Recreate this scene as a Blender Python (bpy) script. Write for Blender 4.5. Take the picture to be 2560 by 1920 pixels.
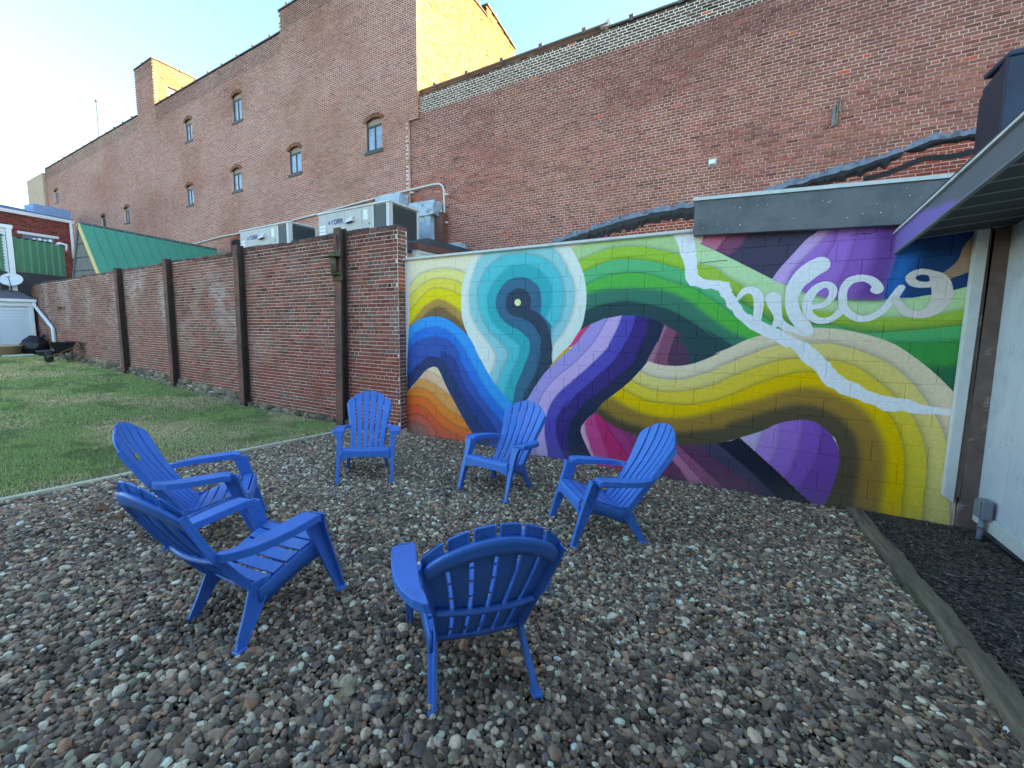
import bpy, bmesh, math, random
import numpy as np
from mathutils import Vector, Matrix

# ================================================================ camera, sky, sun, exposure
scene = bpy.context.scene
for o in list(bpy.data.objects): bpy.data.objects.remove(o)
COL = scene.collection
F_PX, CX_PX, CY_PX, CAM_H = 1040.0, 1180.0, 907.0, 1.80      # survey of the photograph (2560 x 1920)
YAW, PITCH = math.radians(31.283), math.radians(5.711)
cam_data = bpy.data.cameras.new('camera'); cam = bpy.data.objects.new('camera', cam_data)
COL.objects.link(cam); scene.camera = cam
cam_data.sensor_fit = 'HORIZONTAL'; cam_data.sensor_width = 36.0
cam_data.lens = F_PX/2560*36.0
cam_data.shift_x = (1280-CX_PX)/2560; cam_data.shift_y = -(960-CY_PX)/2560
cam_data.clip_start = 0.05; cam_data.clip_end = 2000
cam.location = (0, 0, CAM_H)
cam.rotation_euler = (math.pi/2-PITCH, 0, YAW)

SUN_DIR = Vector((0.85, 0.50, 0.25)).normalized()             # towards the sun
world = bpy.data.worlds.new('World'); scene.world = world; world.use_nodes = True
wn = world.node_tree; wn.nodes.clear()
wo = wn.nodes.new('ShaderNodeOutputWorld'); wb = wn.nodes.new('ShaderNodeBackground')
sky = wn.nodes.new('ShaderNodeTexSky'); sky.sky_type = 'NISHITA'; sky.sun_disc = False
sky.sun_elevation = math.asin(SUN_DIR.z); sky.sun_rotation = math.atan2(SUN_DIR.x, SUN_DIR.y)
sky.air_density = 1.0; sky.dust_density = 0.35; sky.ozone_density = 3.5; sky.altitude = 100
wb.inputs['Strength'].default_value = 0.15
wn.links.new(sky.outputs[0], wb.inputs['Color']); wn.links.new(wb.outputs[0], wo.inputs['Surface'])
sun_data = bpy.data.lights.new('sun', 'SUN'); sun_data.energy = 3.8; sun_data.angle = math.radians(0.53)
sun_data.color = (1.0, 0.88, 0.62)
sun = bpy.data.objects.new('sun', sun_data); COL.objects.link(sun)
sun.rotation_euler = (-SUN_DIR).to_track_quat('-Z', 'Y').to_euler()
scene.view_settings.view_transform = 'Standard'; scene.view_settings.look = 'None'
scene.view_settings.gamma = 1.0; scene.view_settings.use_curve_mapping = False
scene.view_settings.exposure = 2.62
scene.view_settings.use_white_balance = True; scene.view_settings.white_balance_temperature = 8100; scene.view_settings.white_balance_tint = 6

# ================================================================ helpers
def lin(c):
    c = c/255.0
    return c/12.92 if c <= .04045 else ((c+.055)/1.055)**2.4
def rgb(r, g, b, k=1.0): return (lin(r)*k, lin(g)*k, lin(b)*k)
_grids = {}
def vnoise(x, y, s, seed):
    if seed not in _grids: _grids[seed] = np.random.RandomState(seed).rand(64, 64).astype(np.float32)
    g = _grids[seed]; x = np.asarray(x, np.float32)/s; y = np.asarray(y, np.float32)/s
    xi = np.floor(x).astype(int); yi = np.floor(y).astype(int); fx = x-xi; fy = y-yi
    fx = fx*fx*(3-2*fx); fy = fy*fy*(3-2*fy)
    a = g[yi % 64, xi % 64]; b = g[yi % 64, (xi+1) % 64]; c = g[(yi+1) % 64, xi % 64]; d = g[(yi+1) % 64, (xi+1) % 64]
    return (a*(1-fx)+b*fx)*(1-fy)+(c*(1-fx)+d*fx)*fy
def fbm(x, y, s, seed):
    return (vnoise(x, y, s, seed)+.5*vnoise(x, y, s/2, seed+1)+.25*vnoise(x, y, s/4, seed+2))/1.75
def zground(X, Y):
    """gravel / lawn surface height"""
    X = np.asarray(X, float); Y = np.asarray(Y, float)
    z = .09-.065*(np.clip(Y, -3, 8)-1.5)
    far = np.clip((-X-9.0), 0, 18)*.040
    z = z*(1-np.clip((-X-9)/10, 0, .5))+far
    return z
def zg(X, Y): return float(zground(X, Y))

ORG = {}
def tag(o, label=None, cat=None, group=None, kind=None):
    if label: o['label'] = label
    if cat: o['category'] = cat
    if group: o['group'] = group
    if kind: o['kind'] = kind
    return o
def thing(name, label, cat, loc=(0, 0, 0), group=None):
    o = bpy.data.objects.new(name, None); COL.objects.link(o); o.location = loc; o.empty_display_size = .2
    ORG[o] = Vector(loc)
    return tag(o, label, cat, group)
def link(name, me, mats, parent=None, org=None):
    o = bpy.data.objects.new(name, me); COL.objects.link(o)
    for m in (mats if isinstance(mats, (list, tuple)) else [mats]):
        if m and m.name not in [x.name for x in me.materials if x]: me.materials.append(m)
    if parent is not None:
        o.parent = parent; ORG[o] = ORG[parent]
    return o
class MB:
    """collects shapes in world metres and links them as one mesh object"""
    def __init__(self): self.v = []; self.f = []; self.c = []; self.cc = None
    def add(self, vs, fs, col=None):
        n = len(self.v); self.v += [tuple(p) for p in vs]
        for f in fs: self.f.append(tuple(i+n for i in f)); self.c.append(col)
        return self
    def box(self, x0, x1, y0, y1, z0, z1, col=None, M=None):
        vs = [Vector((x, y, z)) for z in (z0, z1) for y in (y0, y1) for x in (x0, x1)]
        if M is not None: vs = [M @ p for p in vs]
        return self.add(vs, [(0, 2, 3, 1), (4, 5, 7, 6), (0, 1, 5, 4), (2, 6, 7, 3), (0, 4, 6, 2), (1, 3, 7, 5)], col)
    def bevbox(self, x0, x1, y0, y1, z0, z1, b=.004, M=None, col=None):
        bm = bmesh.new(); bmesh.ops.create_cube(bm, size=1)
        for p in bm.verts: p.co = Vector(((x0+x1)/2+p.co.x*(x1-x0), (y0+y1)/2+p.co.y*(y1-y0), (z0+z1)/2+p.co.z*(z1-z0)))
        bmesh.ops.bevel(bm, geom=bm.edges[:], offset=b, segments=1, affect='EDGES')
        bm.verts.index_update()
        vs = [(M @ p.co if M is not None else p.co.copy()) for p in bm.verts]
        fs = [[q.index for q in f.verts] for f in bm.faces]; bm.free()
        return self.add(vs, fs, col)
    def loft(self, rings, closed=True, caps=True, col=None):
        n = len(rings[0]); vs = [p for r in rings for p in r]; fs = []
        for i in range(len(rings)-1):
            for j in range(n if closed else n-1):
                k = (j+1) % n
                fs.append((i*n+j, i*n+k, (i+1)*n+k, (i+1)*n+j))
        if caps and closed: fs.append(tuple(range(n-1, -1, -1))); fs.append(tuple((len(rings)-1)*n+j for j in range(n)))
        return self.add(vs, fs, col)
    def tube(self, pts, r, n=8, col=None):
        pts = [Vector(p) for p in pts]; rings = []
        up = Vector((0, 0, 1))
        for i, p in enumerate(pts):
            d = (pts[min(i+1, len(pts)-1)]-pts[max(i-1, 0)]).normalized()
            a = d.cross(up if abs(d.z) < .95 else Vector((1, 0, 0))).normalized(); b = a.cross(d)
            rr = r[i] if isinstance(r, (list, tuple)) else r
            rings.append([p+(a*math.cos(t)+b*math.sin(t))*rr for t in [2*math.pi*k/n for k in range(n)]])
        return self.loft(rings, col=col)
    def prism(self, outline, d0, d1, axis='z', col=None):
        """outline of 2-D points extruded from d0 to d1 along an axis"""
        def P(a, b, d): return {'z': (a, b, d), 'y': (a, d, b), 'x': (d, a, b)}[axis]
        return self.loft([[P(a, b, d0) for a, b in outline], [P(a, b, d1) for a, b in outline]], col=col)
    def build(self, name, mat, parent=None, smooth=False, M=None, recalc=True):
        me = bpy.data.meshes.new(name)
        org = ORG[parent] if parent is not None else Vector((0, 0, 0))
        vs = [((M @ Vector(p)) if M is not None else Vector(p))-org for p in self.v]
        me.from_pydata(vs, [], self.f)
        if recalc:
            bm = bmesh.new(); bm.from_mesh(me); bmesh.ops.recalc_face_normals(bm, faces=bm.faces); bm.to_mesh(me); bm.free()
        if any(c is not None for c in self.c):
            at = me.color_attributes.new('col', 'BYTE_COLOR', 'CORNER'); k = 0
            arr = np.ones((len(me.loops), 4), np.float32)
            for f, c in zip(me.polygons, self.c):
                if c is not None: arr[f.loop_start:f.loop_start+f.loop_total, :3] = c
            at.data.foreach_set('color', arr.ravel())
        if smooth: me.polygons.foreach_set('use_smooth', [True]*len(me.polygons))
        me.update()
        return link(name, me, mat, parent)
def bevel_mod(o, w, seg=2):
    m = o.modifiers.new('bevel', 'BEVEL'); m.width = w; m.segments = seg; m.limit_method = 'ANGLE'; m.angle_limit = math.radians(35)
    return o
def fast_mesh(name, V, Q, mat, parent=None, col=None, tris=False, shift=True):
    """numpy vertices (n,3) and quads/tris (m,4|3), optional colour per face"""
    org = np.array(ORG[parent]) if (parent is not None and shift) else np.zeros(3)
    k = Q.shape[1]
    me = bpy.data.meshes.new(name)
    me.vertices.add(len(V)); me.vertices.foreach_set('co', (V-org).astype(np.float32).ravel())
    me.loops.add(Q.size); me.loops.foreach_set('vertex_index', Q.astype(np.int32).ravel())
    me.polygons.add(len(Q)); me.polygons.foreach_set('loop_start', np.arange(0, Q.size, k, dtype=np.int32))
    me.polygons.foreach_set('loop_total', np.full(len(Q), k, np.int32))
    me.update(calc_edges=True)
    if col is not None:
        at = me.color_attributes.new('col', 'FLOAT_COLOR', 'CORNER')
        a = np.ones((Q.size, 4), np.float32); a[:, :3] = np.repeat(col, k, axis=0)
        at.data.foreach_set('color', a.ravel())
    me.validate()
    return link(name, me, mat, parent)

# ---------------------------------------------------------------- materials
def new_mat(name):
    m = bpy.data.materials.new(name); m.use_nodes = True
    nt = m.node_tree; b = nt.nodes['Principled BSDF']; b.inputs['Specular IOR Level'].default_value = .35
    return m, nt, b
def N(nt, t, **kw):
    n = nt.nodes.new(t)
    for k, v in kw.items(): setattr(n, k, v)
    return n
def noise(nt, scale, detail=6, rough=.6, coord='Object', stretch=None):
    tc = N(nt, 'ShaderNodeTexCoord'); n = N(nt, 'ShaderNodeTexNoise')
    n.inputs['Scale'].default_value = scale; n.inputs['Detail'].default_value = detail; n.inputs['Roughness'].default_value = rough
    if stretch:
        mp = N(nt, 'ShaderNodeMapping'); mp.inputs['Scale'].default_value = stretch; nt.links.new(tc.outputs[coord], mp.inputs[0]); nt.links.new(mp.outputs[0], n.inputs['Vector'])
    else: nt.links.new(tc.outputs[coord], n.inputs['Vector'])
    return n
def ramp(nt, src, p0, p1, c0=(0, 0, 0), c1=(1, 1, 1)):
    r = N(nt, 'ShaderNodeValToRGB'); e = r.color_ramp.elements
    e[0].position = p0; e[1].position = p1; e[0].color = (*c0, 1); e[1].color = (*c1, 1)
    nt.links.new(src, r.inputs[0]); return r
def mix(nt, fac, a, b, mode='MIX'):
    m = N(nt, 'ShaderNodeMix', data_type='RGBA', blend_type=mode)
    for s, i in ((fac, 0), (a, 6), (b, 7)):
        if isinstance(s, (int, float)): m.inputs[i].default_value = s
        elif isinstance(s, tuple): m.inputs[i].default_value = (*s[:3], 1)
        else: nt.links.new(s, m.inputs[i])
    return m.outputs[2]
def bump(nt, b, height, strength=.3, dist=.01):
    n = N(nt, 'ShaderNodeBump'); n.inputs['Strength'].default_value = strength; n.inputs['Distance'].default_value = dist
    nt.links.new(height, n.inputs['Height']); nt.links.new(n.outputs[0], b.inputs['Normal'])
def plain(name, c, rough=.7, var=.12, scale=6, metal=0, bs=.15, bscale=60, dirt=None, dirt_scale=3, dirt_lo=.5, dirt_hi=.75, stretch=None):
    """base colour with soft mottling, optional second (stain) colour, fine bump"""
    m, nt, b = new_mat(name)
    n = noise(nt, scale, stretch=stretch); r = ramp(nt, n.outputs[0], .3, .7, tuple(max(0, x*(1-var)) for x in c), tuple(min(1, x*(1+var)) for x in c))
    out = r.outputs[0]
    if dirt:
        n2 = noise(nt, dirt_scale, 8, .7, stretch=stretch); r2 = ramp(nt, n2.outputs[0], dirt_lo, dirt_hi)
        out = mix(nt, r2.outputs[0], out, dirt)
    nt.links.new(out, b.inputs['Base Color']); b.inputs['Roughness'].default_value = rough; b.inputs['Metallic'].default_value = metal
    if bs:
        n3 = noise(nt, bscale, 4, stretch=stretch); bump(nt, b, n3.outputs[0], bs, .004)
    return m
def coloured(name, source, rough=.9, var=.35, scale=30, bs=.5, bdist=.004, gain=1.0):
    """colour from the 'col' attribute or from the object's own colour, with grain"""
    m, nt, b = new_mat(name)
    if source == 'attr': s = N(nt, 'ShaderNodeAttribute', attribute_name='col').outputs['Color']
    elif source == 'inst': s = N(nt, 'ShaderNodeAttribute', attribute_name='pcol', attribute_type='INSTANCER').outputs['Color']
    else: s = N(nt, 'ShaderNodeObjectInfo').outputs['Color']
    geo = N(nt, 'ShaderNodeNewGeometry'); n = N(nt, 'ShaderNodeTexNoise'); n.inputs['Scale'].default_value = scale; n.inputs['Detail'].default_value = 5
    nt.links.new(geo.outputs['Position'], n.inputs['Vector'])
    r = ramp(nt, n.outputs[0], .25, .75, (1-var,)*3, (1+var*.6,)*3)
    nt.links.new(mix(nt, 1.0, s, r.outputs[0], 'MULTIPLY'), b.inputs['Base Color'])
    b.inputs['Roughness'].default_value = rough
    bump(nt, b, n.outputs[0], bs, bdist)
    return m

# ---------------------------------------------------------------- brickwork
def in_view_size(P):
    """rough size in the picture of a piece standing at P (n,3); 0 outside the frame"""
    d = np.asarray(P, float)-np.array([0, 0, CAM_H])
    Fv = np.array([-math.sin(YAW)*math.cos(PITCH), math.cos(YAW)*math.cos(PITCH), -math.sin(PITCH)])
    Rv = np.array([math.cos(YAW), math.sin(YAW), 0]); Uv = np.cross(Rv, Fv)
    w = d@Fv; px = CX_PX+F_PX*(d@Rv)/w; py = CY_PX-F_PX*(d@Uv)/w
    ok = (w > .1) & (px > 0) & (px < 2560) & (py > 0) & (py < 1920)
    return np.where(ok, 1/(w*np.linalg.norm(d, axis=1)), 0)
def brick_layout(x0, x1, z0, z1, L=.2135, Hc=.0677, header_every=7, jx=.010, jz=.010, seed=1, ztop=None, jit=.003, holes=(), x0f=None):
    """returns centres u, z and half sizes of every brick on a wall face (u along the wall)"""
    rs = np.random.RandomState(seed); U = []; Z = []; HU = []
    nz = int(math.floor((z1-z0)/Hc+1e-6))
    for r in range(nz):
        hd = header_every and r % header_every == 3
        l = L/2 if hd else L
        off = (-(l/2) if r % 2 else 0)+rs.uniform(-.008, .008)
        a = x0 if x0f is None else x0f(z0+(r+.5)*Hc)
        n = int((x1-a)/l)+2
        e = a+off+np.arange(n+1)*l; e[1:-1] += rs.uniform(-.006, .006, max(n-1, 0)) if n > 1 else 0
        e = np.clip(e, a, x1)
        c = (e[:-1]+e[1:])/2; h = (e[1:]-e[:-1])/2
        k = h > .02
        U.append(c[k]); HU.append(h[k]); Z.append(np.full(k.sum(), z0+(r+.5)*Hc))
    U = np.concatenate(U); Z = np.concatenate(Z); HU = np.concatenate(HU)
    keep = np.ones(len(U), bool)
    if ztop is not None: keep &= Z+Hc*.5 <= ztop(U)+.01
    for (a, b, c, d) in holes:
        inside = (U+HU > a) & (U-HU < b) & (Z > c) & (Z < d)
        # trim bricks that cross an edge of the opening
        lf = inside & (U-HU < a-.03); U2 = (U-HU+a)/2; H2 = (a-(U-HU))/2
        rt = inside & ~lf & (U+HU > b+.03); U3 = (U+HU+b)/2; H3 = (U+HU-b)/2
        U = np.where(lf, U2, np.where(rt, U3, U)); HU = np.where(lf, H2, np.where(rt, H3, HU))
        keep &= ~(inside & ~lf & ~rt)
    U, Z, HU = U[keep], Z[keep], HU[keep]
    HU = HU-jx/2; HZ = np.full(len(U), Hc/2-jz/2)
    rs2 = np.random.RandomState(seed+9)
    D = rs2.uniform(-jit, jit, len(U))
    Z = Z+.003*(vnoise(U, Z, .9, seed+3)-.5)*2
    return U, Z, HU, HZ, D
def brick_boxes(U, Z, HU, HZ, D, face, axis, proud, depth):
    """five-sided bricks; axis 'y': face looks to -Y at Y=face, axis 'x': face looks to +X at X=face"""
    n = len(U); b = .0035
    rs = np.random.RandomState(n % 1000+3)
    V = np.empty((n, 12, 3))
    f = -1.0 if axis == 'y' else 1.0
    sx = np.array([-1, 1, 1, -1.]); sz = np.array([-1, -1, 1, 1.])
    jitc = rs.uniform(-.0016, .0016, (n, 4, 2))
    for q in range(4):
        uo = U+sx[q]*HU+jitc[:, q, 0]; zo = Z+sz[q]*HZ+jitc[:, q, 1]
        ui = U+sx[q]*(HU-b)+jitc[:, q, 0]; zi = Z+sz[q]*(HZ-b)+jitc[:, q, 1]
        dep = [(ui, zi, face+f*(proud+D)), (uo, zo, face+f*(proud+D-b)), (uo, zo, np.full(n, face-f*depth))]
        for k, (u, z, d) in enumerate(dep):
            if axis == 'y': V[:, k*4+q, 0] = u; V[:, k*4+q, 1] = d
            else: V[:, k*4+q, 1] = u; V[:, k*4+q, 0] = d
            V[:, k*4+q, 2] = z
    Q = [(0, 1, 2, 3)]
    for k in (0, 4):
        for q in range(4):
            Q.append((k+q, k+4+q, k+4+(q+1) % 4, k+(q+1) % 4))
    Q = np.array(Q)
    if axis == 'x': Q = Q[:, ::1]
    QQ = (np.arange(n)[:, None, None]*12+Q[None]).reshape(-1, 4)
    return V.reshape(-1, 3), QQ
UNIT_BRICK = {}
def unit_brick(axis):
    if axis in UNIT_BRICK: return UNIT_BRICK[axis]
    b = .0035; me = bpy.data.meshes.new('brick')
    vs = []; hu, hz = .1, .029
    for k, (e, d) in enumerate(((b, 0), (0, b), (0, .05))):
        for sx, sz in ((-1, -1), (1, -1), (1, 1), (-1, 1)):
            u, z = sx*(hu-e), sz*(hz-e)
            vs.append((u, d, z) if axis == 'y' else (-d, u, z))
    fs = [(0, 1, 2, 3)]+[(k+q, k+4+q, k+4+(q+1) % 4, k+(q+1) % 4) for k in (0, 4) for q in range(4)]
    if axis == 'x': fs = [f for f in fs]
    me.from_pydata(vs, [], fs); me.update()
    UNIT_BRICK[axis] = me
    return me
def brick_wall(parent, lay, cols, face, axis, mat_attr, mat_obj, proud=.005, depth=.02, n_ind=300):
    U, Z, HU, HZ, D = lay
    P = np.stack([U, np.full(len(U), face), Z], 1) if axis == 'y' else np.stack([np.full(len(U), face), U, Z], 1)
    s = in_view_size(P)*HU; order = np.argsort(-s)
    ind = order[:n_ind]; ind = ind[s[ind] > 0]
    rest = np.ones(len(U), bool); rest[ind] = False
    V, Q = brick_boxes(U[rest], Z[rest], HU[rest], HZ[rest], D[rest], face, axis, proud, depth)
    if len(Q):
        o = fast_mesh('brickwork', V, Q, mat_attr, parent, np.repeat(cols[rest], 9, axis=0)); o['kind'] = 'stuff'
    if len(ind):
        me = unit_brick(axis)
        if not me.materials: me.materials.append(mat_obj)
        og = ORG[parent]; f = -1 if axis == 'y' else 1
        rs = random.Random(4)
        for i in ind:
            o = bpy.data.objects.new('brick', me); COL.objects.link(o); o.parent = parent
            dd = face+f*(proud+D[i])
            loc = Vector((U[i], dd, Z[i])) if axis == 'y' else Vector((dd, U[i], Z[i]))
            o.location = loc-og
            s1 = HU[i]/.1; s2 = HZ[i]/.029
            o.scale = (s1, .8, s2) if axis == 'y' else (.8, s1, s2)
            if axis == 'y': o.rotation_euler = (0, rs.uniform(-.006, .006), 0)
            o.color = (*[float(c) for c in cols[i]], 1)
            if me.materials[0] is not mat_obj:
                o.material_slots[0].link = 'OBJECT'; o.material_slots[0].material = mat_obj
def jitter_cols(base, n, seed, v=.16, h=.06):
    rs = np.random.RandomState(seed); b = np.array(base)[None].repeat(n, 0)
    return b*(1+rs.normal(0, v, (n, 1)))*(1+rs.normal(0, h, (n, 3)))
M_BRICK_A = coloured('brick_face', 'attr')
M_BRICK_O = coloured('brick_face_single', 'obj')
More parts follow.
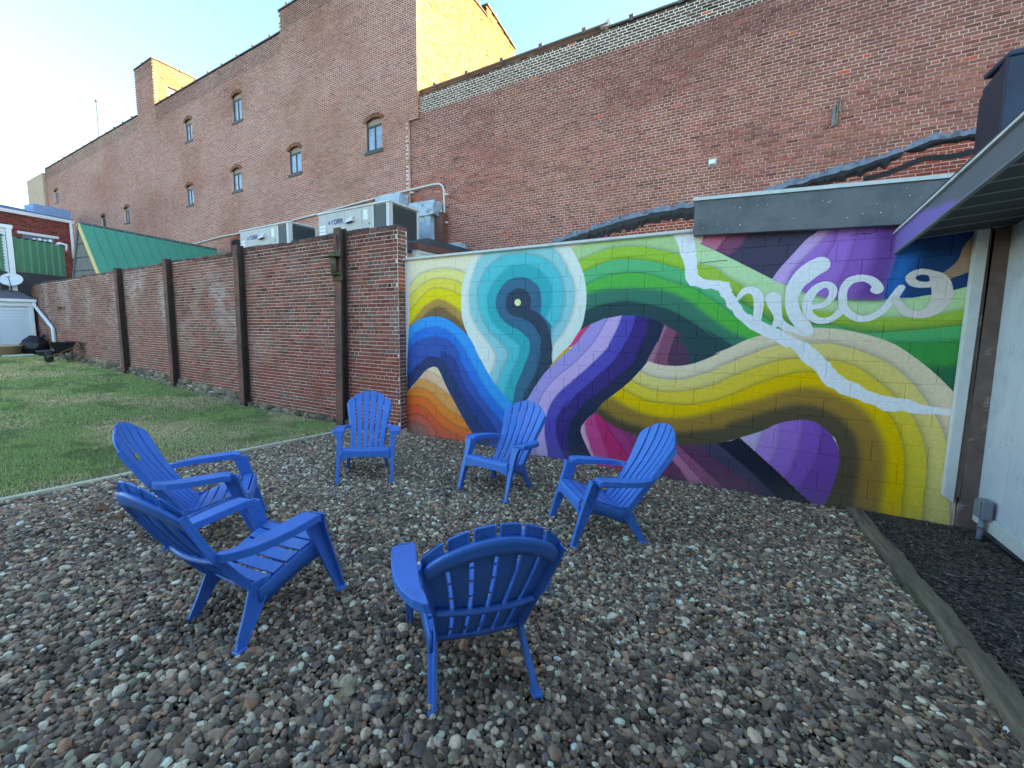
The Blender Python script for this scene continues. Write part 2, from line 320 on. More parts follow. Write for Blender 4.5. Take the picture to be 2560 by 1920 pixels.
# mural drawing, in wall metres (x, z): 0 filled outline, 1 mask outline, 2 brush stroke
STEPS = [
(0,(222,218,196),[(-4.883,3.465,1),(1.93,3.214,1),(2.231,-0.412,1),(-4.987,-1.114,1)],0,0.05,0,None),
(0,(165,203,150),[(-1.842,2.791,1),(-1.469,2.886,1),(-0.36,2.934,1),(1.099,2.213,1),(1.183,0.995,1),(-1.692,1.268,1)],0,0.05,0,None),
(0,(142,192,72),[(-1.802,2.567,1),(-1.753,2.602,0),(-1.56,2.673,0),(-1.328,2.737,0),(-1.105,2.74,0),(-0.889,2.707,0),(-0.681,2.65,0),(-0.52,2.59,0),(-0.362,2.502,0),(-0.173,2.422,0),(-0.025,2.347,0),(0.26,2.156,1),(0.338,0.771,1),(-1.751,0.532,1)],0.3,0.06,0,None),
(0,(78,178,122),[(-1.748,2.409,1),(-1.68,2.454,0),(-1.508,2.528,0),(-1.278,2.586,0),(-1.055,2.583,0),(-0.799,2.533,0),(-0.593,2.458,0),(-0.45,2.406,0),(-0.24,2.293,0),(0.057,2.115,1),(0.27,0.764,1),(-1.751,0.532,1)],0.3,0.06,0,None),
(0,(72,176,78),[(-1.694,2.262,1),(-1.626,2.288,0),(-1.456,2.356,0),(-1.227,2.408,0),(-1.005,2.405,0),(-0.792,2.357,0),(-0.626,2.287,0),(-0.386,2.198,0),(-0.231,2.104,0),(-0.069,1.983,0),(0.097,1.836,0),(0.379,1.643,1),(0.338,0.771,1),(-1.751,0.532,1)],0.3,0.06,0,None),
(0,(52,118,100),[(-1.692,2.155,1),(-1.623,2.172,0),(-1.404,2.217,0),(-1.131,2.224,0),(-0.87,2.209,0),(-0.62,2.16,0),(-0.379,2.036,0),(-0.271,1.94,0),(-0.116,1.812,0),(0.049,1.687,0),(0.248,1.592,1),(0.338,0.771,1),(-1.751,0.532,1)],0,0.05,0.04,None),
(0,(38,72,78),[(-1.685,1.912,1),(-1.627,1.94,0),(-1.492,1.996,0),(-1.306,2.04,0),(-1.08,2.053,0),(-0.862,2.012,0),(-0.611,1.94,0),(-0.408,1.829,0),(-0.261,1.726,0),(-0.144,1.634,0),(-0.009,1.552,0),(0.119,1.423,1),(-0.226,1.729,1),(0.098,1.509,1),(0.629,1.014,1),(-1.805,0.794,1)],0.2,0.04,0,None),
(0,(78,58,84),[(-0.813,1.849,1),(-0.652,1.754,0),(-0.398,1.612,1),(-0.503,1.604,1),(-0.36,1.438,1),(-0.351,1.25,1),(-1.001,1.091,1),(-0.845,1.563,1)],0,0.05,0,None),
(0,(128,78,108),[(-0.656,1.759,1),(-0.503,1.672,1),(-0.538,1.57,1),(-0.573,1.436,0),(-0.593,1.336,0),(-0.581,1.247,1),(-0.68,1.257,1),(-0.834,1.288,1),(-0.773,1.474,1)],0.15,0.02,0,None),
(0,(160,112,140),[(-0.656,1.753,1),(-0.618,1.732,1),(-0.677,1.567,1),(-0.727,1.384,0),(-0.757,1.273,1),(-0.834,1.288,1),(-0.771,1.428,1)],0,0.03,0.015,None),
(1,'rg',[(-0.449,2.894,1),(-0.416,2.522,1),(-0.367,2.274,1),(-0.136,2.213,1),(0.013,2.1,1),(0.128,1.901,1),(0.377,1.691,1),(0.64,1.57,1),(0.773,1.408,1),(1.021,1.23,1),(1.601,1.01,1),(1.966,0.96,1),(2.13,1.85,1),(2.05,2.799,1),(0.891,2.959,1)],0,0,0,None),
(0,(66,66,90),[(-0.363,2.918,1),(0.835,2.837,1),(0.648,2.443,1),(0.415,2.255,1),(0.134,2.434,1),(-0.157,2.618,1),(-0.308,2.705,1)],0,0.05,0,None),
(0,(128,78,112),[(-0.142,2.616,1),(-0.05,2.77,1),(-0.006,2.861,1),(0.245,2.848,1),(0.156,2.764,0),(0.095,2.644,0),(-0.011,2.553,1)],0.1,0.05,0.03,None),
(0,(188,112,146),[(-0.304,2.709,1),(-0.252,2.774,1),(-0.251,2.905,1),(0.028,2.873,1),(-0.142,2.612,1)],0,0.05,0,None),
(0,(178,218,172),[(-0.385,2.746,1),(-0.308,2.705,1),(-0.157,2.618,1),(0.134,2.434,1),(0.415,2.255,1),(0.547,2.175,1),(0.687,2.109,1),(0.791,2.071,1),(0.939,2.041,1),(0.926,2.021,1),(1.095,2.022,0),(1.31,2.019,0),(1.513,2.024,0),(1.657,2.05,0),(1.772,2.083,1),(1.91,2.12,1),(1.993,1.097,1),(-0.052,0.901,1),(-0.259,2.092,1),(-0.366,2.35,1)],0,0.05,0,'rg'),
(0,(150,190,78),[(-0.373,2.502,1),(-0.296,2.463,0),(-0.147,2.42,0),(0.003,2.297,0),(0.118,2.218,0),(0.22,2.109,0),(0.324,2.027,0),(0.458,1.968,0),(0.679,1.934,0),(0.978,1.884,1),(1.105,1.865,0),(1.323,1.838,0),(1.477,1.838,0),(1.673,1.854,0),(1.912,1.928,1),(1.98,1.096,1),(-0.052,0.901,1),(-0.259,2.092,1)],0.22,0.07,0,'rg'),
(0,(96,160,84),[(-0.364,2.299,1),(-0.241,2.259,1),(0.126,2.08,0),(0.226,1.997,0),(0.431,1.882,0),(0.687,1.811,0),(0.986,1.758,1),(1.113,1.759,0),(1.331,1.724,0),(1.535,1.733,0),(1.728,1.748,0),(1.923,1.802,1),(1.98,1.096,1),(-0.052,0.901,1),(-0.259,2.092,1)],0.25,0.06,0.03,'rg'),
(0,(70,172,112),[(-0.36,2.214,1),(-0.135,2.188,1),(0.026,2.116,0),(0.129,2.015,0),(0.271,1.916,0),(0.402,1.811,0),(0.503,1.756,1),(0.971,1.762,1),(1.157,1.685,0),(1.441,1.699,0),(1.892,1.764,1),(1.954,0.988,1),(-0.43,0.724,1)],0.25,0.05,0,'rg'),
(0,(46,148,76),[(1.371,1.588,1),(1.558,1.585,0),(1.908,1.624,1),(1.971,0.842,1),(1.351,1.394,1)],0.3,0.06,0,None),
(0,(38,104,78),[(1.639,1.363,1),(1.784,1.364,0),(1.931,1.394,1),(1.988,0.696,1),(1.642,1.182,1)],0.2,0.06,0.03,None),
(0,(190,165,224),[(0.404,2.248,1),(0.466,2.364,0),(0.59,2.535,0),(0.68,2.656,0),(0.758,2.723,0),(0.851,2.825,1),(1.356,2.778,1),(1.388,2.453,1),(1.343,2.204,0),(1.32,2.019,1),(1.133,2.024,1),(0.952,2.04,1),(0.762,2.072,1),(0.545,2.186,1)],0,0.05,0,None),
(0,(157,116,210),[(0.544,2.195,1),(0.576,2.324,0),(0.708,2.509,0),(0.859,2.7,1),(0.924,2.832,1),(1.356,2.778,1),(1.388,2.453,1),(1.343,2.204,0),(1.32,2.019,1),(1.133,2.024,1),(0.89,2.042,1),(0.695,2.106,1)],0.25,0.04,0,None),
(0,(156,112,208),[(0.694,2.123,1),(0.761,2.281,0),(0.873,2.496,0),(0.924,2.647,0),(0.936,2.83,1),(1.356,2.778,1),(1.388,2.453,1),(1.343,2.204,0),(1.32,2.019,1),(1.133,2.024,1),(0.89,2.042,1)],0.3,0.06,0,None),
(0,(138,96,190),[(0.928,2.038,1),(0.988,2.237,0),(1.055,2.481,0),(1.096,2.81,1),(1.356,2.778,1),(1.388,2.453,1),(1.343,2.204,0),(1.32,2.019,1),(1.133,2.024,1)],0.3,0.05,0,None),
(0,(106,70,152),[(1.098,2.027,1),(1.159,2.167,0),(1.211,2.407,0),(1.232,2.586,0),(1.251,2.791,1),(1.356,2.778,1),(1.388,2.453,1),(1.343,2.204,0),(1.32,2.019,1),(1.133,2.024,1)],0.1,0.05,0.05,None),
(0,(22,64,118),[(1.32,2.019,1),(1.343,2.204,0),(1.388,2.453,1),(1.369,2.704,1),(2.013,2.698,1),(1.954,2.406,1),(1.925,2.132,1),(1.729,2.07,0),(1.525,2.025,1)],0,0.05,0,None),
(0,(0,108,190),[(1.32,2.019,1),(1.343,2.204,0),(1.388,2.453,1),(1.403,2.511,1),(1.573,2.495,1),(1.521,2.355,0),(1.462,2.153,0),(1.45,2.015,1)],0,0.05,0.06,None),
(0,(158,140,122),[(1.703,2.245,1),(1.751,2.296,0),(1.795,2.364,0),(1.82,2.473,0),(1.857,2.552,0),(1.881,2.605,1),(1.988,2.674,1),(1.95,2.461,0),(1.912,2.286,0),(1.835,2.228,0),(1.755,2.186,1)],0,0.05,0,None),
(0,(222,215,140),[(-4.911,2.258,1),(-4.696,2.399,0),(-4.425,2.592,0),(-4.021,2.65,0),(-3.724,2.608,0),(-3.534,2.529,0),(-3.296,2.383,1),(-3.292,0.797,1),(-4.946,0.666,1)],0.3,0.06,0,None),
(0,(222,208,88),[(-4.915,2.057,1),(-4.699,2.214,0),(-4.351,2.444,0),(-4.037,2.493,0),(-3.753,2.439,0),(-3.615,2.364,0),(-3.427,2.232,1),(-3.427,0.787,1),(-4.946,0.666,1)],0.3,0.05,0,None),
(0,(240,206,48),[(-4.921,1.803,1),(-4.704,1.966,0),(-4.51,2.123,0),(-4.277,2.309,0),(-4.083,2.337,0),(-3.866,2.294,0),(-3.643,2.205,0),(-3.427,2.075,1),(-3.427,0.787,1),(-4.946,0.666,1)],0.3,0.05,0,None),
(0,(170,138,76),[(-4.925,1.599,1),(-4.708,1.741,0),(-4.434,2.011,0),(-4.173,2.151,0),(-4.026,2.159,0),(-3.839,2.084,0),(-3.616,1.941,0),(-3.427,1.803,1),(-3.427,0.787,1),(-4.946,0.666,1)],0.1,0.03,0.03,None),
(0,(116,96,66),[(-4.929,1.445,1),(-4.389,1.889,0),(-4.19,2.013,0),(-4.027,2.035,0),(-3.84,1.932,0),(-3.617,1.768,0),(-3.427,1.598,1),(-3.427,0.787,1),(-4.946,0.666,1)],0.1,0.03,0.03,None),
(0,(205,224,224),[(-3.31,2.869,0),(-3.507,2.641,0),(-3.615,2.354,0),(-3.638,2.058,0),(-3.611,1.827,0),(-3.508,1.575,0),(-3.32,1.281,0),(-3.11,0.927,0),(-2.905,0.672,1),(-2.754,0.417,1),(-2.49,0.447,1),(-2.117,1.144,1),(-1.93,1.379,0),(-1.769,1.565,0),(-1.669,1.764,0),(-1.63,1.998,0),(-1.628,2.192,0),(-1.671,2.424,0),(-1.745,2.602,0),(-1.86,2.794,0),(-2.007,2.972,0),(-2.242,3.155,0),(-2.551,3.242,0),(-2.876,3.188,0),(-3.12,3.045,0)],0,0.05,0,None),
(1,'teal',[(-3.31,2.869,0),(-3.507,2.641,0),(-3.615,2.354,0),(-3.638,2.058,0),(-3.611,1.827,0),(-3.508,1.575,0),(-3.32,1.281,0),(-3.11,0.927,0),(-2.905,0.672,1),(-2.754,0.417,1),(-2.49,0.447,1),(-2.117,1.144,1),(-1.93,1.379,0),(-1.769,1.565,0),(-1.669,1.764,0),(-1.63,1.998,0),(-1.628,2.192,0),(-1.671,2.424,0),(-1.745,2.602,0),(-1.86,2.794,0),(-2.007,2.972,0),(-2.242,3.155,0),(-2.551,3.242,0),(-2.876,3.188,0),(-3.12,3.045,0)],0,0,0,None),
(0,(128,198,210),[(-3.271,2.778,0),(-3.387,2.566,0),(-3.475,2.258,0),(-3.454,1.964,0),(-3.347,1.736,0),(-3.151,1.514,0),(-3.023,1.338,0),(-2.989,1.228,0),(-3.059,1.044,0),(-3.122,0.904,1),(-2.901,0.171,1),(-2.06,0.496,1),(-2.139,1.153,1),(-2.097,1.455,0),(-1.977,1.622,0),(-1.857,1.844,0),(-1.801,2.061,0),(-1.807,2.296,0),(-1.915,2.536,0),(-2.043,2.742,0),(-2.237,2.907,0),(-2.503,3.004,0),(-2.78,3.001,0),(-3.045,2.931,0)],0.28,0.06,0,'teal'),
(0,(64,186,202),[(-2.97,2.723,0),(-3.193,2.555,0),(-3.321,2.208,0),(-3.269,1.939,0),(-3.139,1.693,0),(-2.911,1.497,0),(-2.8,1.369,0),(-2.786,1.259,0),(-2.883,1.055,0),(-2.956,0.871,0),(-3.019,0.707,1),(-2.654,0.204,1),(-2.06,0.496,1),(-2.139,1.153,1),(-2.116,1.661,0),(-2.002,1.824,0),(-1.955,2.064,0),(-1.972,2.343,0),(-2.103,2.568,0),(-2.277,2.691,0),(-2.545,2.767,0),(-2.777,2.771,0)],0.28,0.06,0,'teal'),
(0,(0,164,180),[(-2.566,2.616,0),(-2.823,2.585,0),(-3.041,2.394,0),(-3.159,2.181,0),(-3.135,1.937,0),(-3.038,1.76,0),(-2.814,1.587,0),(-2.669,1.492,0),(-2.601,1.419,0),(-2.63,1.266,0),(-2.712,1.087,0),(-2.807,0.86,0),(-2.866,0.585,1),(-2.654,0.204,1),(-2.06,0.496,1),(-2.139,1.153,1),(-2.196,1.865,1),(-2.124,2.028,0),(-2.112,2.189,0),(-2.163,2.372,0),(-2.34,2.554,0)],0.1,0.04,0,'teal'),
(0,(50,102,134),[(-2.61,2.442,0),(-2.821,2.394,0),(-2.966,2.24,0),(-3.01,2.078,0),(-2.964,1.914,0),(-2.815,1.761,0),(-2.6,1.655,0),(-2.459,1.53,0),(-2.439,1.403,0),(-2.478,1.252,0),(-2.568,1.031,0),(-2.661,0.805,0),(-2.706,0.512,1),(-2.193,0.481,1),(-2.117,1.154,1),(-2.118,1.743,1),(-2.285,1.907,1),(-2.27,2.072,0),(-2.313,2.278,0),(-2.449,2.397,0)],0.1,0.02,0,'teal'),
(0,(48,78,100),[(-2.219,1.907,1),(-2.146,1.537,1),(-2.266,1.492,0),(-2.296,1.26,0),(-2.36,1.023,0),(-2.472,0.82,0),(-2.563,0.593,1),(-2.193,0.481,1),(-2.074,1.156,1)],0,0.02,0,'teal'),
(0,(46,66,88),[(-2.631,2.281,0),(-2.772,2.231,0),(-2.837,2.116,0),(-2.83,1.976,0),(-2.721,1.883,0),(-2.555,1.84,0),(-2.428,1.771,0),(-2.325,1.657,0),(-2.267,1.512,0),(-2.258,1.303,1),(-2.263,1.3,1),(-2.315,1.086,0),(-2.403,0.887,0),(-2.47,0.708,0),(-2.538,0.548,1),(-2.307,0.572,1),(-2.137,1.034,1),(-2.112,1.182,0),(-2.094,1.4,0),(-2.094,1.413,0),(-2.114,1.536,0),(-2.149,1.669,0),(-2.217,1.803,0),(-2.329,1.917,0),(-2.454,1.986,1),(-2.431,2.074,0),(-2.445,2.158,0),(-2.515,2.243,0)],0.08,0.02,0,'teal'),
(0,(234,226,168),[(-2.643,2.127,0),(-2.687,2.107,0),(-2.694,2.07,0),(-2.675,2.037,0),(-2.639,2.024,0),(-2.605,2.038,0),(-2.591,2.073,0),(-2.605,2.11,0)],0,0.05,0,None),
(0,(0,150,232),[(-4.826,1.588,1),(-4.709,1.703,0),(-4.436,1.846,0),(-4.161,1.881,0),(-3.927,1.839,0),(-3.728,1.733,0),(-3.562,1.613,0),(-3.44,1.483,0),(-3.293,1.212,0),(-3.267,1.188,0),(-3.11,0.946,0),(-2.905,0.713,0),(-2.706,0.541,0),(-2.536,0.382,0),(-2.36,0.294,1),(-2.292,-0.302,1),(-4.875,-0.77,1)],0.15,0.02,0,None),
(0,(0,112,214),[(-4.831,1.346,1),(-4.747,1.425,0),(-4.518,1.63,0),(-4.208,1.706,0),(-3.957,1.672,0),(-3.757,1.545,0),(-3.59,1.362,0),(-3.618,1.429,1),(-3.536,1.268,0),(-3.413,1.088,0),(-3.226,0.8,0),(-3.056,0.608,0),(-2.878,0.444,0),(-2.704,0.306,0),(-2.532,0.105,1),(-2.526,-0.344,1),(-4.875,-0.77,1)],0.2,0.05,0,None),
(0,(44,84,170),[(-4.834,1.192,1),(-4.75,1.272,0),(-4.521,1.456,0),(-4.211,1.53,0),(-3.929,1.506,0),(-3.758,1.38,0),(-3.66,1.242,0),(-3.702,1.214,1),(-3.591,1.054,0),(-3.454,0.852,0),(-3.279,0.609,0),(-3.094,0.42,0),(-2.901,0.236,0),(-2.775,0.07,1),(-2.77,-0.388,1),(-4.875,-0.77,1)],0.25,0.04,0,None),
(0,(36,66,140),[(-4.048,1.307,1),(-3.787,1.198,0),(-3.675,0.99,0),(-3.564,0.749,0),(-3.427,0.584,0),(-3.265,0.412,0),(-3.028,0.15,0),(-2.899,-0.063,1),(-3.427,-0.265,1),(-3.995,0.64,1)],0.22,0.03,0,None),
(0,(40,60,108),[(-4.844,0.749,1),(-4.725,0.873,0),(-4.528,1.051,0),(-4.322,1.184,0),(-4.169,1.199,0),(-4.005,1.152,0),(-3.86,0.991,0),(-3.634,0.624,0),(-3.427,0.335,0),(-3.251,0.12,0),(-3.105,-0.071,1),(-3.156,-0.458,1),(-4.875,-0.77,1)],0.18,0.03,0,None),
(0,(222,206,178),[(-4.849,0.487,1),(-4.764,0.573,0),(-4.532,0.797,0),(-4.34,0.974,0),(-4.171,1.033,0),(-4.074,0.965,0),(-3.935,0.719,0),(-3.706,0.364,0),(-3.523,0.108,0),(-3.386,-0.054,1),(-3.371,-0.497,1),(-4.875,-0.77,1)],0,0.05,0,None),
(1,'hill',[(-4.849,0.487,1),(-4.764,0.573,0),(-4.532,0.797,0),(-4.34,0.974,0),(-4.171,1.033,0),(-4.074,0.965,0),(-3.935,0.719,0),(-3.706,0.364,0),(-3.523,0.108,0),(-3.386,-0.054,1),(-3.371,-0.497,1),(-4.875,-0.77,1)],0,0,0,None),
(0,(228,182,154),[(-4.45,0.942,1),(-4.348,0.948,0),(-4.218,0.919,0),(-4.053,0.844,0),(-3.964,0.802,1),(-2.776,0.184,1),(-3.567,-0.533,1),(-4.875,-0.77,1)],0.34,0.045,0,'hill'),
(0,(210,150,90),[(-4.613,0.766,1),(-4.516,0.788,0),(-4.374,0.79,0),(-4.174,0.724,0),(-3.995,0.64,0),(-3.849,0.555,1),(-2.775,0.07,1),(-3.567,-0.533,1),(-4.875,-0.77,1)],0.34,0.045,0,'hill'),
(0,(222,128,56),[(-4.847,0.579,1),(-4.648,0.628,0),(-4.407,0.629,0),(-4.222,0.558,0),(-4.027,0.415,0),(-3.85,0.298,0),(-3.621,0.228,1),(-2.773,-0.158,1),(-3.567,-0.533,1),(-4.875,-0.77,1)],0.34,0.045,0,'hill'),
(0,(222,106,50),[(-4.85,0.448,1),(-4.733,0.465,0),(-4.489,0.482,0),(-4.301,0.437,0),(-4.148,0.302,0),(-3.969,0.173,0),(-3.779,0.086,0),(-3.565,0.035,0),(-3.413,0.026,1),(-3.157,-0.221,1),(-3.567,-0.533,1),(-4.875,-0.77,1)],0.34,0.045,0,'hill'),
(0,(204,88,56),[(-4.853,0.283,1),(-4.736,0.305,0),(-4.54,0.329,0),(-4.381,0.289,0),(-4.226,0.167,0),(-4.045,0.039,0),(-3.852,-0.06,0),(-3.608,-0.104,1),(-3.566,-0.287,1),(-3.567,-0.533,1),(-4.875,-0.77,1)],0.34,0.045,0,'hill'),
(0,(190,92,78),[(-4.857,0.097,1),(-4.74,0.121,0),(-4.558,0.159,0),(-4.399,0.121,0),(-4.275,0.034,0),(-4.152,-0.089,0),(-4.063,-0.241,1),(-3.567,-0.533,1),(-4.875,-0.77,1)],0.34,0.045,0,'hill'),
(0,(152,104,94),[(-4.86,-0.016,1),(-4.742,0.002,0),(-4.577,0.008,0),(-4.433,-0.038,0),(-4.324,-0.139,0),(-4.278,-0.274,1),(-3.567,-0.533,1),(-4.875,-0.77,1)],0.34,0.045,0,'hill'),
(0,(205,70,124),[(-1.826,1.484,1),(-1.709,1.671,1),(-1.544,1.77,1),(-1.581,1.697,1),(-1.735,1.501,1),(-1.845,1.429,1),(-1.978,1.271,1),(-1.979,1.312,1)],0,0.05,0,None),
(0,(214,172,60),[(-2.128,1.153,1),(-1.95,1.368,1),(-1.858,1.443,1),(-1.836,1.403,1),(-1.928,1.308,1),(-2.127,1.122,1)],0,0.05,0,None),
(0,(154,148,218),[(-1.735,1.506,1),(-1.648,1.637,0),(-1.544,1.767,1),(-1.392,1.832,1),(-1.163,1.875,1),(-0.986,1.87,1),(-0.813,1.84,0),(-0.651,1.75,1),(-0.716,1.515,1),(-0.71,1.566,1),(-0.787,1.4,0),(-0.89,1.183,0),(-1.017,1.033,0),(-1.139,0.909,0),(-1.358,0.712,0),(-1.47,0.56,1),(-1.595,0.423,0),(-1.653,0.303,0),(-1.63,0.193,0),(-1.534,0.012,0),(-1.449,-0.149,1),(-1.891,-0.332,1),(-2.501,-0.449,1),(-2.579,-0.01,1),(-2.631,0.364,1),(-2.538,0.552,1),(-2.451,0.67,1),(-2.357,0.83,0),(-2.203,1.054,0),(-1.991,1.274,1)],0,0.05,0,None),
(1,'rib',[(-1.735,1.506,1),(-1.648,1.637,0),(-1.544,1.767,1),(-1.392,1.832,1),(-1.163,1.875,1),(-0.986,1.87,1),(-0.813,1.84,0),(-0.651,1.75,1),(-0.716,1.515,1),(-0.71,1.566,1),(-0.787,1.4,0),(-0.89,1.183,0),(-1.017,1.033,0),(-1.139,0.909,0),(-1.358,0.712,0),(-1.47,0.56,1),(-1.595,0.423,0),(-1.653,0.303,0),(-1.63,0.193,0),(-1.534,0.012,0),(-1.449,-0.149,1),(-1.891,-0.332,1),(-2.501,-0.449,1),(-2.579,-0.01,1),(-2.631,0.364,1),(-2.538,0.552,1),(-2.451,0.67,1),(-2.357,0.83,0),(-2.203,1.054,0),(-1.991,1.274,1)],0,0,0,None),
(0,(188,166,224),[(-1.31,1.889,1),(-1.327,1.851,0),(-1.389,1.718,0),(-1.517,1.502,0),(-1.592,1.408,0),(-1.788,1.199,0),(-1.973,1.045,0),(-1.944,1.071,1),(-2.155,0.847,0),(-2.285,0.6,0),(-2.326,0.357,0),(-2.344,0.07,0),(-2.269,-0.293,1),(-0.301,0.155,1),(-0.547,2.101,1)],0.28,0.03,0,'rib'),
(0,(78,74,176),[(-1.146,1.906,1),(-1.154,1.874,0),(-1.203,1.719,0),(-1.298,1.508,0),(-1.342,1.427,0),(-1.566,1.181,0),(-1.783,0.976,0),(-1.967,0.775,1),(-1.815,0.957,1),(-2.022,0.732,0),(-2.138,0.509,0),(-2.188,0.223,0),(-2.137,-0.095,0),(-2.087,-0.37,1),(-0.301,0.155,1),(-0.547,2.101,1)],0.24,0.03,0,'rib'),
(0,(56,46,122),[(-0.983,1.904,1),(-0.986,1.868,0),(-1.023,1.702,0),(-1.106,1.514,0),(-1.156,1.414,0),(-1.28,1.236,0),(-1.512,0.996,0),(-1.737,0.776,0),(-1.898,0.553,0),(-1.81,0.732,1),(-1.953,0.53,0),(-2.014,0.353,0),(-1.998,0.121,0),(-1.873,-0.158,1),(-0.301,0.155,1),(-0.547,2.101,1)],0.14,0.03,0,'rib'),
(0,(36,46,76),[(-0.822,1.867,1),(-0.829,1.812,0),(-0.848,1.658,0),(-0.894,1.519,0),(-0.943,1.422,0),(-1.007,1.251,0),(-1.208,1.048,0),(-1.401,0.866,0),(-1.602,0.677,0),(-1.75,0.476,0),(-1.819,0.312,0),(-1.835,0.099,0),(-1.798,-0.106,0),(-1.73,-0.306,1),(-0.532,0.111,1),(-0.602,1.747,1)],0.12,0.04,0,'rib'),
(0,(112,52,98),[(-0.88,0.368,1),(-0.193,0.306,1),(0.249,0.433,1),(0.208,0.474,1),(0.922,-0.201,1),(0.932,-0.358,1),(-0.751,-0.465,1)],0,0.05,0,None),
(0,(96,58,92),[(-0.686,0.317,1),(-0.164,0.42,1),(-0.159,0.312,1),(0.176,0.036,1),(0.559,-0.179,1),(0.451,-0.434,1),(-0.645,-0.71,1)],0,0.05,0,None),
(0,(150,84,124),[(-0.694,0.499,1),(-0.573,0.386,1),(-0.408,0.242,1),(0.061,-0.158,1),(0.293,-0.376,1),(-0.645,-0.71,1)],0.15,0.03,0,None),
(0,(186,118,158),[(-0.84,0.585,1),(-0.692,0.447,1),(-0.402,0.115,1),(-0.136,-0.16,1),(0.052,-0.384,1),(-0.645,-0.71,1)],0.15,0.03,0,None),
(0,(112,52,98),[(-0.884,0.474,1),(-0.586,0.151,1),(-0.396,-0.033,1),(-0.206,-0.317,1),(-0.107,-0.575,1),(-1.355,-0.89,1)],0.15,0.03,0,None),
(0,(66,66,94),[(-0.206,0.291,1),(0.042,0.362,1),(0.586,-0.119,1),(0.817,-0.264,1),(0.504,-0.193,1),(0.176,0.027,1)],0.1,0.03,0.01,None),
(0,(30,36,54),[(-0.013,0.354,1),(0.126,0.404,1),(0.207,0.457,1),(0.891,-0.167,1),(0.898,-0.28,1),(0.619,-0.203,1),(0.342,0.069,1)],0.1,0.02,0,None),
(0,(218,172,206),[(-1.47,0.56,1),(-1.254,0.427,0),(-1.065,0.354,0),(-0.883,0.303,0),(-0.623,0.266,0),(-0.457,0.264,1),(-0.59,0.244,1),(-0.666,-0.179,1),(-0.642,-0.764,1),(-1.353,-0.947,1),(-1.449,-0.149,1),(-1.533,0.001,0),(-1.63,0.193,0),(-1.653,0.303,0),(-1.595,0.423,1)],0,0.05,0,None),
(1,'pink',[(-1.47,0.56,1),(-1.254,0.427,0),(-1.065,0.354,0),(-0.883,0.303,0),(-0.623,0.266,0),(-0.457,0.264,1),(-0.59,0.244,1),(-0.666,-0.179,1),(-0.642,-0.764,1),(-1.353,-0.947,1),(-1.449,-0.149,1),(-1.533,0.001,0),(-1.63,0.193,0),(-1.653,0.303,0),(-1.595,0.423,1)],0,0,0,None),
(0,(204,74,142),[(-1.481,0.609,1),(-1.576,0.446,0),(-1.594,0.362,0),(-1.57,0.243,0),(-1.484,0.01,0),(-1.408,-0.193,1),(0.275,-0.626,1),(0.196,0.837,1)],0.3,0.035,0,'pink'),
(0,(196,48,116),[(-1.461,0.611,1),(-1.448,0.482,0),(-1.384,0.32,0),(-1.3,0.101,0),(-1.197,-0.153,1),(0.275,-0.626,1),(0.196,0.837,1)],0.34,0.035,0,'pink'),
(0,(168,62,128),[(-1.352,0.524,1),(-1.251,0.338,0),(-1.123,0.178,0),(-0.979,-0.005,0),(-0.884,-0.144,1),(0.275,-0.626,1),(0.196,0.837,1)],0.3,0.035,0,'pink'),
(0,(136,62,112),[(-1.161,0.449,1),(-1.016,0.254,0),(-0.913,0.143,0),(-0.782,-0.028,0),(-0.689,-0.203,1),(0.275,-0.626,1),(0.196,0.837,1)],0.25,0.035,0,'pink'),
(0,(216,208,184),[(-0.891,1.192,1),(-0.817,1.298,1),(-0.681,1.259,0),(-0.532,1.251,0),(-0.382,1.271,0),(-0.23,1.327,0),(-0.041,1.434,0),(-0.096,1.419,0),(0.045,1.492,0),(0.207,1.588,0),(0.355,1.647,0),(0.586,1.719,0),(0.784,1.732,0),(0.973,1.722,0),(1.157,1.685,0),(1.393,1.596,0),(1.567,1.465,0),(1.738,1.294,0),(1.84,1.168,0),(1.89,1.106,1),(1.946,0.839,1),(2.082,-0.458,1),(0.793,-0.627,1),(1.003,-0.161,1),(1.029,-0.099,0),(1.061,0.045,0),(1.094,0.25,0),(1.092,0.406,0),(1.057,0.549,0),(0.993,0.626,0),(0.867,0.719,0),(0.743,0.731,0),(0.567,0.672,1),(0.408,0.56,0),(0.206,0.454,1),(0.031,0.367,0),(-0.192,0.301,0),(-0.22,0.301,1),(-0.457,0.273,0),(-0.622,0.261,0),(-0.883,0.303,0),(-1.065,0.354,0),(-1.254,0.427,0),(-1.47,0.56,1),(-1.358,0.712,1),(-1.139,0.909,1),(-1.017,1.033,1)],0,0.05,0,None),
(1,'arch',[(-0.891,1.192,1),(-0.817,1.298,1),(-0.681,1.259,0),(-0.532,1.251,0),(-0.382,1.271,0),(-0.23,1.327,0),(-0.041,1.434,0),(-0.096,1.419,0),(0.045,1.492,0),(0.207,1.588,0),(0.355,1.647,0),(0.586,1.719,0),(0.784,1.732,0),(0.973,1.722,0),(1.157,1.685,0),(1.393,1.596,0),(1.567,1.465,0),(1.738,1.294,0),(1.84,1.168,0),(1.89,1.106,1),(1.946,0.839,1),(2.082,-0.458,1),(0.793,-0.627,1),(1.003,-0.161,1),(1.029,-0.099,0),(1.061,0.045,0),(1.094,0.25,0),(1.092,0.406,0),(1.057,0.549,0),(0.993,0.626,0),(0.867,0.719,0),(0.743,0.731,0),(0.567,0.672,1),(0.408,0.56,0),(0.206,0.454,1),(0.031,0.367,0),(-0.192,0.301,0),(-0.22,0.301,1),(-0.457,0.273,0),(-0.622,0.261,0),(-0.883,0.303,0),(-1.065,0.354,0),(-1.254,0.427,0),(-1.47,0.56,1),(-1.358,0.712,1),(-1.139,0.909,1),(-1.017,1.033,1)],0,0,0,None),
